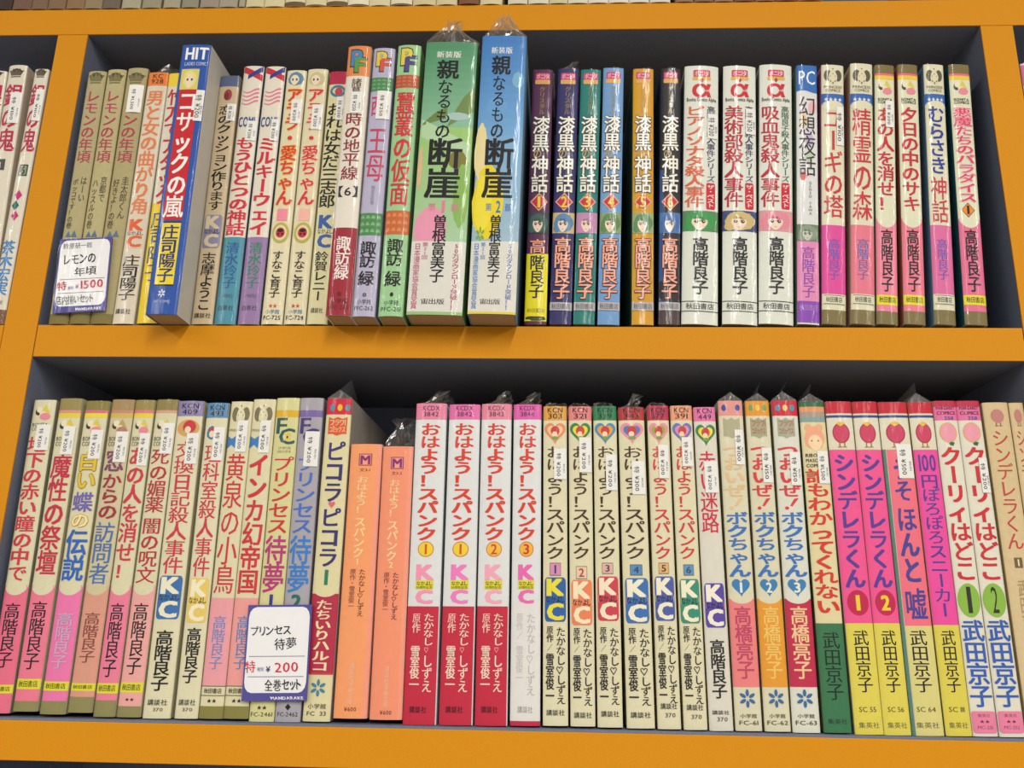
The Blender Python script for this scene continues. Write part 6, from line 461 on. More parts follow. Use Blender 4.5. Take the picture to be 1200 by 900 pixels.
(0.07334, 0.495, -0.05826, -0.0148, 0.01264, 0.17991, 0.112, 0.05, 'ddd7b6', 'c9c3a2', 1, None, 1, (0.14348, 0.16071, 0.45, 0.95, '特 ¥200'), 'cream paperback with salmon top and green logo, volume 6 of the heart marked set', [('b', 'colour_band', 0.17098, 0.17991, 'e49c78', 0, 1), ('h', 'publisher_lettering', 0.17564, 0.17876, 'KCN', '231f20', 0.5, 0.66, 1, None), ('h', 'publisher_lettering', 0.17201, 0.17512, '391', '231f20', 0.5, 0.6, 1, None), ('s', 'emblem', 0.15663, 0.16943, 'heart', '6c74b8', 0.5, 0.9), ('s', 'emblem', 0.15917, 0.16776, 'heart', 'd890b8', 0.5, 0.66), ('s', 'emblem', 0.16173, 0.1675, 'disc', 'c84038', 0.5, 0.38), ('s', 'emblem', 0.16109, 0.16429, 'disc', 'f0d8b8', 0.48, 0.22), ('s', 'emblem', 0.15917, 0.16147, 'blob', '7a9c4a', 0.5, 0.3), ('t', 'title_lettering', 0.09029, 0.15561, 'おはよう!スパンク', 'd03c3c', 0.5, 0.72, 2, None), ('s', 'emblem', 0.08132, 0.08745, 'rect', '5a4a48', 0.5, 0.46), ('s', 'emblem', 0.08165, 0.08711, 'rect', '6494b8', 0.5, 0.43), ('h', 'volume_number', 0.08249, 0.08626, '6', '2c4c80', 0.5, 0.22, 2, None), ('s', 'emblem', 0.05537, 0.07944, 'rrect', '3c9078', 0.5, 0.86), ('h', 'emblem', 0.06925, 0.07871, 'K', 'f0ead0', 0.5, 0.7223999999999999, 5, None), ('b', 'emblem', 0.06564, 0.06901, 'e4dc60', 0.07, 0.9299999999999999), ('h', 'emblem', 0.06564, 0.06901, 'なかよし', '231f20', 0.5, 0.774, 2, None), ('h', 'emblem', 0.05608, 0.0654, 'C', 'f0ead0', 0.5, 0.6880000000000001, 5, None), ('t', 'author_lettering', 0.01298, 0.05355, 'たかなし♡しずえ', '231f20', 0.72, 0.36, 2, None), ('t', 'author_lettering', 0.04538, 0.054, '原作', '231f20', 0.28, 0.26, 2, None), ('t', 'author_lettering', 0.04087, 0.04447, '/', '6a6a60', 0.28, 0.2, 1, None), ('t', 'author_lettering', 0.01429, 0.03952, '雪室俊一', '231f20', 0.28, 0.32, 3, None), ('h', 'publisher_lettering', 0.00993, 0.01298, '講談社', '3a3838', 0.5, 0.72, 2, None), ('h', 'publisher_lettering', 0.0056, 0.00777, '370', '5a5850', 0.55, 0.44, 1, None)]),
(0.08715, 0.495, -0.05851, -0.0157, 0.0128, 0.17933, 0.112, 0.05, 'dad6c8', 'c9c3a2', 1, None, 1, (0.12846, 0.14689, 0.35, 0.95, '特 ¥200'), 'cream paperback with pink top and violet logo low down, right after the volume 6 one', [('b', 'colour_band', 0.17083, 0.17933, 'e074a8', 0, 1), ('h', 'publisher_lettering', 0.17548, 0.1786, 'KCN', '231f20', 0.5, 0.66, 1, None), ('h', 'publisher_lettering', 0.17186, 0.17497, '449', '231f20', 0.5, 0.6, 1, None), ('s', 'emblem', 0.15599, 0.16877, 'heart', '3c8048', 0.5, 0.9), ('s', 'emblem', 0.15853, 0.1671, 'heart', 'e8dc3c', 0.5, 0.66), ('s', 'emblem', 0.16108, 0.16684, 'disc', 'c84038', 0.5, 0.38), ('s', 'emblem', 0.16044, 0.16364, 'disc', 'f0d8b8', 0.48, 0.22), ('s', 'emblem', 0.15853, 0.16083, 'blob', '7a9c4a', 0.5, 0.3), ('t', 'title_lettering', 0.10555, 0.15295, '赤い迷路', 'd02c48', 0.5, 0.72, 2, None), ('s', 'emblem', 0.05357, 0.07756, 'rrect', '5c4aa4', 0.5, 0.86), ('h', 'emblem', 0.06741, 0.07683, 'K', 'f0ead8', 0.5, 0.7223999999999999, 5, None), ('b', 'emblem', 0.06381, 0.06717, 'e0a090', 0.07, 0.9299999999999999), ('h', 'emblem', 0.06381, 0.06717, 'なかよし', '231f20', 0.5, 0.774, 2, None), ('h', 'emblem', 0.05428, 0.06357, 'C', 'f0ead8', 0.5, 0.6880000000000001, 5, None), ('t', 'author_lettering', 0.01656, 0.04722, '高階良子', '231f20', 0.5, 0.6, 3, None), ('h', 'publisher_lettering', 0.00829, 0.01046, '講談社', '3a3838', 0.5, 0.72, 2, None), ('h', 'publisher_lettering', 0.00484, 0.007, '370', '5a5850', 0.55, 0.44, 1, None)]),
(0.10184, 0.495, -0.05826, -0.0112, 0.01427, 0.18308, 0.112, 0.05, 'd9d4b8', 'c0bca0', 1, 'fin', 1, (0.14475, 0.16553, 0.6, 0.95, '特 ¥100'), 'bagged paperback with faded title and pink panel, heart number 1', [('b', 'colour_band', 0.17402, 0.18308, 'e09890', 0, 1), ('s', 'emblem', 0.17687, 0.18076, 'disc', '3c4ca0', 0.22, 0.2), ('s', 'emblem', 0.17687, 0.18076, 'disc', 'e09890', 0.5, 0.2), ('s', 'emblem', 0.17687, 0.18076, 'disc', '3c4ca0', 0.78, 0.2), ('s', 'emblem', 0.16042, 0.17273, 'flag2', 'b0ac8c', 0.5, 0.68), ('t', 'title_lettering', 0.12588, 0.15686, 'つおいぜ', 'e0c090', 0.5, 0.78, 4, None), ('s', 'title_lettering', 0.11853, 0.12539, 'bang', 'e0c090', 0.5, 0.6), ('t', 'title_lettering', 0.08077, 0.11756, 'ボクちゃん', '3f74bc', 0.5, 0.82, 4, None), ('s', 'emblem', 0.07006, 0.07983, 'heart', '3f80b8', 0.5, 0.7), ('h', 'volume_number', 0.07238, 0.07796, '1', 'ece8cc', 0.5, 0.24, 3, None), ('b', 'colour_band', 0.02313, 0.06913, 'e88484', 0, 1), ('s', 'emblem', 0.06636, 0.07656, 'disc', 'd9d4b8', 0.5, 1.0), ('s', 'emblem', 0.07006, 0.07983, 'heart', '3f80b8', 0.5, 0.7), ('h', 'volume_number', 0.07238, 0.07796, '1', 'ece8cc', 0.5, 0.24, 3, None), ('b', 'colour_band', 0.02247, 0.02313, 'e88484', 0, 1), ('t', 'author_lettering', 0.02666, 0.06498, '高橋亮子', 'c04868', 0.5, 0.62, 3, None), ('s', 'emblem', 0.01177, 0.02138, 'petals', '3f6ca0', 0.5, 0.66), ('h', 'publisher_lettering', 0.00658, 0.00874, '小学館', '4a4838', 0.5, 0.62, 1, None), ('h', 'publisher_lettering', 0.00313, 0.00528, 'FC-61', '4a4838', 0.5, 0.8, 1, None)]),
(0.11727, 0.495, -0.05824, -0.0093, 0.01386, 0.18302, 0.112, 0.05, 'd9d4b8', 'c0bca0', 1, 'fin', 1, (0.1344, 0.15493, 0.55, 0.98, '特 ¥150'), 'bagged paperback with orange top and orange panel, heart number 2', [('b', 'colour_band', 0.1741, 0.18302, 'e0982c', 0, 1), ('s', 'emblem', 0.17695, 0.18084, 'disc', '7c9c5c', 0.22, 0.2), ('s', 'emblem', 0.17695, 0.18084, 'disc', 'ecc448', 0.5, 0.2), ('s', 'emblem', 0.17695, 0.18084, 'disc', '7c9c5c', 0.78, 0.2), ('s', 'emblem', 0.16052, 0.17281, 'flag2', 'a8a484', 0.5, 0.68), ('h', 'publisher_lettering', 0.16767, 0.17127, 'フラワー', 'b05848', 0.5, 0.56, 2, None), ('h', 'publisher_lettering', 0.16306, 0.16664, 'コミックス', 'b05848', 0.5, 0.56, 2, None), ('t', 'title_lettering', 0.12602, 0.15696, 'つおいぜ', 'd83c44', 0.5, 0.78, 4, None), ('s', 'title_lettering', 0.11868, 0.12552, 'bang', 'd83c44', 0.5, 0.6), ('t', 'title_lettering', 0.08096, 0.1177, 'ボクちゃん', '3f74bc', 0.5, 0.82, 4, None), ('s', 'emblem', 0.07026, 0.08002, 'heart', '3f80b8', 0.5, 0.7), ('h', 'volume_number', 0.07257, 0.07815, '2', 'ece8cc', 0.5, 0.24, 3, None), ('b', 'colour_band', 0.02338, 0.06933, 'e49c34', 0, 1), ('s', 'emblem', 0.06656, 0.07676, 'disc', 'd9d4b8', 0.5, 1.0), ('s', 'emblem', 0.07026, 0.08002, 'heart', '3f80b8', 0.5, 0.7), ('h', 'volume_number', 0.07257, 0.07815, '2', 'ece8cc', 0.5, 0.24, 3, None), ('b', 'colour_band', 0.02273, 0.02338, 'e49c34', 0, 1), ('t', 'author_lettering', 0.0269, 0.06518, '高橋亮子', 'ecc468', 0.5, 0.62, 3, None), ('s', 'emblem', 0.01204, 0.02163, 'petals', '3f6ca0', 0.5, 0.66), ('h', 'publisher_lettering', 0.00685, 0.00901, '小学館', '4a4838', 0.5, 0.62, 1, None), ('h', 'publisher_lettering', 0.00341, 0.00556, 'FC-62', '4a4838', 0.5, 0.8, 1, None)]),
(0.13253, 0.495, -0.05854, -0.0047, 0.01467, 0.18381, 0.112, 0.05, 'dadacc', 'c0bca0', 1, 'fin', 1, (0.13335, 0.15281, 0.55, 0.98, '特 ¥150'), 'bagged paperback with red top and crimson panel, heart number 3', [('b', 'colour_band', 0.17449, 0.18381, 'c8283c', 0, 1), ('s', 'emblem', 0.17733, 0.18121, 'disc', '5890b0', 0.22, 0.2), ('s', 'emblem', 0.17733, 0.18121, 'disc', 'e8c878', 0.5, 0.2), ('s', 'emblem', 0.17733, 0.18121, 'disc', '5890b0', 0.78, 0.2), ('s', 'emblem', 0.16092, 0.1732, 'flag2', 'a8a890', 0.5, 0.68), ('h', 'publisher_lettering', 0.16806, 0.17165, 'フラワー', 'b05848', 0.5, 0.56, 2, None), ('h', 'publisher_lettering', 0.16346, 0.16704, 'コミックス', 'b05848', 0.5, 0.56, 2, None), ('t', 'title_lettering', 0.12645, 0.15736, 'つおいぜ', 'd83c44', 0.5, 0.78, 4, None), ('s', 'title_lettering', 0.11913, 0.12596, 'bang', 'd83c44', 0.5, 0.6), ('t', 'title_lettering', 0.08145, 0.11815, 'ボクちゃん', '3f74bc', 0.5, 0.82, 4, None), ('s', 'emblem', 0.07076, 0.08051, 'heart', '3f80b8', 0.5, 0.7), ('h', 'volume_number', 0.07307, 0.07865, '3', 'ece8cc', 0.5, 0.24, 3, None), ('b', 'colour_band', 0.02394, 0.06984, 'c03050', 0, 1), ('s', 'emblem', 0.06707, 0.07725, 'disc', 'dadacc', 0.5, 1.0), ('s', 'emblem', 0.07076, 0.08051, 'heart', '3f80b8', 0.5, 0.7), ('h', 'volume_number', 0.07307, 0.07865, '3', 'ece8cc', 0.5, 0.24, 3, None), ('b', 'colour_band', 0.02328, 0.02394, 'c03050', 0, 1), ('t', 'author_lettering', 0.02745, 0.06569, '高橋亮子', 'ecc898', 0.5, 0.62, 3, None), ('s', 'emblem', 0.0126, 0.02218, 'petals', '3f6ca0', 0.5, 0.66), ('h', 'publisher_lettering', 0.00742, 0.00957, '小学館', '4a4838', 0.5, 0.62, 1, None), ('h', 'publisher_lettering', 0.00398, 0.00613, 'FC-63', '4a4838', 0.5, 0.8, 1, None)]),
(0.14921, 0.495, -0.05821, -0.0094, 0.01458, 0.18283, 0.112, 0.05, 'dfd3a6', '6a8468', 1, 'fin', 1, (0.13421, 0.15317, 0.55, 0.98, '特 ¥1,500'), 'bagged cream paperback with green top and dark green foot', [('b', 'colour_band', 0.17974, 0.18283, '2c6a40', 0, 1), ('b', 'colour_band', 0.17664, 0.17974, 'e09868', 0, 1), ('b', 'colour_band', 0.17354, 0.17664, 'a8988c', 0, 1), ('b', 'colour_band', 0.17046, 0.17354, '84a09c', 0, 1), ('s', 'emblem', 0.16483, 0.16944, 'disc', 'e8b080', 0.28, 0.28), ('s', 'emblem', 0.16483, 0.16944, 'disc', 'e8b080', 0.72, 0.28), ('s', 'emblem', 0.15317, 0.16841, 'blob', 'eca888', 0.5, 0.84), ('s', 'emblem', 0.15317, 0.1628, 'egg', 'f0d4ac', 0.52, 0.56), ('s', 'emblem', 0.15873, 0.15975, 'disc', '8a5a48', 0.38, 0.06), ('s', 'emblem', 0.15873, 0.15975, 'disc', '8a5a48', 0.64, 0.06), ('h', 'publisher_lettering', 0.14965, 0.15166, 'RIBON', '231f20', 0.4, 0.6, 2, None), ('h', 'publisher_lettering', 0.14664, 0.14865, 'MASCOT', '231f20', 0.45, 0.7, 2, None), ('h', 'publisher_lettering', 0.14365, 0.14564, 'COMICS', '231f20', 0.45, 0.7, 2, None), ('t', 'title_lettering', 0.06153, 0.14265, '誰もわかってくれない', 'd43c2c', 0.5, 0.86, 4, None), ('b', 'colour_band', 0.0, 0.05652, '3c7850', 0, 1), ('t', 'author_lettering', 0.01653, 0.05199, '武田京子', '1c2c24', 0.5, 0.6, 2, None), ('h', 'publisher_lettering', 0.00445, 0.00702, '集英社', '1c3c28', 0.5, 0.7, 1, None)]),
(0.16575, 0.495, -0.05875, -0.0149, 0.0151, 0.18358, 0.112, 0.04, 'ddd8c0', 'c8b8a8', 1, None, 1, None, 'left one of the touching red topped magenta pair with crimson number discs', [('b', 'colour_band', 0.17632, 0.18358, 'c42438', 0, 1), ('b', 'colour_band', 0.15492, 0.17632, 'ddd8c0', 0, 1), ('b', 'colour_band', 0.17374, 0.17529, '2c4c8c', 0, 1), ('s', 'emblem', 0.15845, 0.17067, 'disc', 'a83050', 0.5, 0.66), ('s', 'emblem', 0.15921, 0.1699, 'disc', 'cc4464', 0.5, 0.58), ('s', 'emblem', 0.16862, 0.17169, 'diamond', 'e0b830', 0.5, 0.36), ('s', 'emblem', 0.15592, 0.15896, 'bars', 'a07830', 0.5, 0.34), ('b', 'colour_band', 0.05737, 0.15466, 'ec5894', 0.0, 1), ('t', 'title_lettering', 0.07617, 0.1524, 'シンデレラくん', '5a3c98', 0.5, 0.72, 4, None), ('s', 'emblem', 0.06146, 0.07524, 'disc', 'c02850', 0.52, 0.78), ('h', 'volume_number', 0.0642, 0.07247, '1', 'ecd038', 0.52, 0.34, 4, None), ('b', 'colour_band', 0.0, 0.05737, 'dccf58', 0.0, 1), ('t', 'author_lettering', 0.02134, 0.05375, '武田京子', '231f20', 0.5, 0.52, 2, None), ('h', 'publisher_lettering', 0.01137, 0.01396, 'SC 55', '4a4838', 0.5, 0.6, 1, None), ('h', 'publisher_lettering', 0.00322, 0.00622, '集英社', '6a6848', 0.5, 0.72, 1, None)]),
(0.18069, 0.495, -0.05877, -0.0125, 0.01428, 0.18363, 0.112, 0.04, 'ddd8c0', 'c8b8a8', 1, None, 1, None, 'right one of the touching red topped magenta pair with crimson number discs', [('b', 'colour_band', 0.17643, 0.18363, 'c42438', 0, 1), ('b', 'colour_band', 0.15505, 0.17643, 'ddd8c0', 0, 1), ('b', 'colour_band', 0.17386, 0.1754, '2c4c8c', 0, 1), ('s', 'emblem', 0.15858, 0.17078, 'disc', 'a83050', 0.5, 0.66), ('s', 'emblem', 0.15934, 0.17001, 'disc', 'cc4464', 0.5, 0.58), ('s', 'emblem', 0.16874, 0.1718, 'diamond', 'e0b830', 0.5, 0.36), ('s', 'emblem', 0.15606, 0.15908, 'bars', 'a07830', 0.5, 0.34), ('b', 'colour_band', 0.05761, 0.1548, 'ec5894', 0.0, 1), ('t', 'title_lettering', 0.07639, 0.15254, 'シンデレラくん', '5a3c98', 0.5, 0.72, 4, None), ('s', 'emblem', 0.0617, 0.07546, 'disc', 'c02850', 0.52, 0.78), ('h', 'volume_number', 0.06443, 0.07269, '2', 'ecd038', 0.52, 0.34, 4, None), ('b', 'colour_band', 0.0, 0.05761, 'dccf58', 0.0, 1), ('t', 'author_lettering', 0.02162, 0.05399, '武田京子', '231f20', 0.5, 0.52, 2, None), ('h', 'publisher_lettering', 0.01166, 0.01425, 'SC 56', '4a4838', 0.5, 0.6, 1, None), ('h', 'publisher_lettering', 0.00352, 0.00651, '集英社', '6a6848', 0.5, 0.72, 1, None)]),
(0.19677, 0.495, -0.05876, -0.0125, 0.01672, 0.18346, 0.112, 0.04, 'ddd8c0', '5c8c84', 1, None, 1, (0.13825, 0.15821, 0.45, 0.98, '特 ¥500'), 'wide red topped salmon pink paperback with 500 sticker and teal side edge', [('b', 'colour_band', 0.17654, 0.18346, 'c42438', 0, 1), ('b', 'colour_band', 0.15519, 0.17654, 'ddd8c0', 0, 1), ('b', 'colour_band', 0.17398, 0.17552, '2c4c8c', 0, 1), ('s', 'emblem', 0.15872, 0.17091, 'disc', 'a83050', 0.5, 0.66), ('s', 'emblem', 0.15948, 0.17014, 'disc', 'cc4464', 0.5, 0.58), ('s', 'emblem', 0.16886, 0.17193, 'diamond', 'e0b830', 0.5, 0.36), ('s', 'emblem', 0.1562, 0.15922, 'bars', 'a07830', 0.5, 0.34), ('b', 'colour_band', 0.0, 0.15519, '5c8478', 0, 0.1), ('b', 'colour_band', 0.05651, 0.15494, 'ec7284', 0.12, 1), ('t', 'title_lettering', 0.12501, 0.14968, 'うそ', '4c4494', 0.55, 0.6, 4, None), ('t', 'title_lettering', 0.0794, 0.12209, 'ほんと', '4c4494', 0.55, 0.62, 4, None), ('t', 'title_lettering', 0.05968, 0.07662, '嘘', '4c4494', 0.55, 0.66, 3, None), ('b', 'colour_band', 0.0, 0.05651, 'd8cf84', 0.12, 1), ('t', 'author_lettering', 0.02192, 0.05425, '武田京子', '231f20', 0.5, 0.52, 2, None), ('h', 'publisher_lettering', 0.01198, 0.01456, 'SC 64', '4a4838', 0.5, 0.6, 1, None), ('h', 'publisher_lettering', 0.00384, 0.00683, '集英社', '6a6848', 0.5, 0.72, 1, None)]),
(0.2129, 0.495, -0.05854, -0.0128, 0.01375, 0.18323, 0.112, 0.04, 'ddd8c0', 'd0c060', 1, 'fin', 1, None, 'red topped magenta and yellow paperback with thin violet title under a bag fold', [('b', 'colour_band', 0.17643, 0.18323, 'c42438', 0, 1), ('b', 'colour_band', 0.1551, 0.17643, 'ddd8c0', 0, 1), ('b', 'colour_band', 0.17386, 0.1754, '2c4c8c', 0, 1), ('s', 'emblem', 0.15862, 0.17079, 'disc', 'a83050', 0.5, 0.66), ('s', 'emblem', 0.15938, 0.17003, 'disc', 'cc4464', 0.5, 0.58), ('s', 'emblem', 0.16875, 0.17182, 'diamond', 'e0b830', 0.5, 0.36), ('s', 'emblem', 0.1561, 0.15913, 'bars', 'a07830', 0.5, 0.34), ('b', 'colour_band', 0.05698, 0.15485, 'e850a0', 0.0, 1), ('h', 'title_lettering', 0.14213, 0.15209, '100', '5a3c98', 0.5, 0.7, 2, None), ('t', 'title_lettering', 0.06106, 0.14065, '円ぽろぽろスニーカー', '5a3c98', 0.5, 0.68, 2, None), ('b', 'colour_band', 0.0, 0.05698, 'dacd54', 0.0, 1), ('t', 'author_lettering', 0.02199, 0.05428, '武田京子', '231f20', 0.5, 0.52, 2, None), ('h', 'publisher_lettering', 0.01205, 0.01463, 'SC 111', '4a4838', 0.5, 0.6, 1, None), ('h', 'publisher_lettering', 0.00393, 0.00691, '集英社', '6a6848', 0.5, 0.72, 1, None)]),
(0.2268, 0.495, -0.0585, -0.0115, 0.01319, 0.18412, 0.112, 0.05, 'dfdccb', 'dcd8c8', 1, None, 1, None, 'white paperback with green disc 1 and pink top, without any sticker', [('b', 'colour_band', 0.17238, 0.18412, 'e070a0', 0, 1), ('b', 'colour_band', 0.18059, 0.18412, 'c02c48', 0, 1), ('h', 'publisher_lettering', 0.17879, 0.18059, 'MARGARET', '4a1830', 0.5, 0.8, 2, None), ('h', 'publisher_lettering', 0.17571, 0.17776, 'COMICS', '4a1830', 0.5, 0.8, 2, None), ('h', 'publisher_lettering', 0.17264, 0.17468, '258', '3c50a0', 0.6, 0.4, 2, None), ('s', 'emblem', 0.15919, 0.17111, 'disc', 'e0a868', 0.5, 0.76), ('s', 'emblem', 0.15995, 0.17034, 'disc', 'e89cb0', 0.5, 0.66), ('s', 'emblem', 0.15718, 0.1597, 'leaf', '2c6c4c', 0.6, 0.26), ('t', 'title_lettering', 0.08094, 0.15668, 'クーリィはどこ', 'cc3038', 0.5, 0.86, 4, None), ('s', 'emblem', 0.06123, 0.07955, 'disc', '8cb848', 0.5, 0.92), ('h', 'volume_number', 0.0635, 0.0777, '1', '33332c', 0.5, 0.26, 0, None), ('t', 'author_lettering', 0.01485, 0.05987, '武田京子', '3860b4', 0.5, 0.84, 4, None), ('s', 'emblem', 0.00161, 0.0127, 'rrect', 'e484a4', 0.5, 0.96), ('h', 'publisher_lettering', 0.0097, 0.01141, '集英社', 'a04468', 0.5, 0.5, 1, None), ('h', 'publisher_lettering', 0.00671, 0.00842, '★★', '801838', 0.5, 0.4, 1, None), ('h', 'publisher_lettering', 0.00373, 0.00543, 'MC-251', 'a04468', 0.5, 0.6, 1, None)]),
(0.24081, 0.495, -0.05849, -0.0139, 0.01346, 0.18423, 0.112, 0.05, 'dfdccb', 'dcd8c8', 1, None, 1, (0.13009, 0.15031, 0.6, 0.98, '特 ¥200'), 'white paperback with green disc 2 and pink top, carrying a price sticker', [('b', 'colour_band', 0.1725, 0.18423, 'e070a0', 0, 1), ('b', 'colour_band', 0.1807, 0.18423, 'c02c48', 0, 1), ('h', 'publisher_lettering', 0.1789, 0.1807, 'MARGARET', '4a1830', 0.5, 0.8, 2, None), ('h', 'publisher_lettering', 0.17583, 0.17788, 'COMICS', '4a1830', 0.5, 0.8, 2, None), ('h', 'publisher_lettering', 0.17276, 0.1748, '258', '3c50a0', 0.6, 0.4, 2, None), ('s', 'emblem', 0.15933, 0.17123, 'disc', 'e0a868', 0.5, 0.76), ('s', 'emblem', 0.16008, 0.17047, 'disc', 'e89cb0', 0.5, 0.66), ('s', 'emblem', 0.15732, 0.15983, 'leaf', '2c6c4c', 0.6, 0.26), ('t', 'title_lettering', 0.08115, 0.15682, 'クーリィはどこ', 'cc3038', 0.5, 0.86, 4, None), ('s', 'emblem', 0.06146, 0.07976, 'disc', '8cb848', 0.5, 0.92), ('h', 'volume_number', 0.06373, 0.07791, '2', '33332c', 0.5, 0.26, 0, None), ('t', 'author_lettering', 0.01513, 0.06011, '武田京子', '3860b4', 0.5, 0.84, 4, None), ('s', 'emblem', 0.0019, 0.01298, 'rrect', 'e484a4', 0.5, 0.96), ('h', 'publisher_lettering', 0.00999, 0.0117, '集英社', 'a04468', 0.5, 0.5, 1, None), ('h', 'publisher_lettering', 0.007, 0.00871, '★★', '801838', 0.5, 0.4, 1, None), ('h', 'publisher_lettering', 0.00402, 0.00572, 'MC-252', 'a04468', 0.5, 0.6, 1, None)]),
(0.25662, 0.495, -0.05876, -0.0143, 0.01458, 0.18364, 0.112, 0.05, 'ccb68c', 'b8a278', 0, None, 0, None, 'tan paperback with thin red title, right of the white ones with green discs', [('s', 'emblem', 0.17138, 0.17955, 'disc', 'b87c74', 0.5, 0.52), ('s', 'emblem', 0.16934, 0.17138, 'bars', '8a6450', 0.5, 0.3), ('t', 'title_lettering', 0.09845, 0.16732, 'シンデレラくん', 'b84440', 0.5, 0.62, 1, None), ('s', 'emblem', 0.08861, 0.09422, 'rect', '6a5a40', 0.5, 0.3), ('h', 'volume_number', 0.08955, 0.09328, '1', 'e0d0a8', 0.5, 0.12, 2, None), ('t', 'author_lettering', 0.04585, 0.08212, '武田京子', 'a08860', 0.5, 0.3, 1, None)]),
(0.26856, 0.495, -0.05876, -0.0145, 0.00832, 0.18352, 0.112, 0.05, 'ccb68c', 'b8a278', 0, None, 0, None, 'tan paperback cut by the right edge of the photo on the lower shelf', [('s', 'emblem', 0.1715, 0.17966, 'disc', 'b87c74', 0.5, 0.52), ('s', 'emblem', 0.16946, 0.1715, 'bars', '8a6450', 0.5, 0.3), ('t', 'title_lettering', 0.09865, 0.16744, 'シンデレラくん', 'b84440', 0.5, 0.62, 1, None), ('s', 'emblem', 0.08882, 0.09442, 'rect', '6a5a40', 0.5, 0.3), ('h', 'volume_number', 0.08976, 0.09349, '2', 'e0d0a8', 0.5, 0.12, 2, None), ('t', 'author_lettering', 0.04611, 0.08233, '武田京子', 'a08860', 0.5, 0.3, 1, None)])]
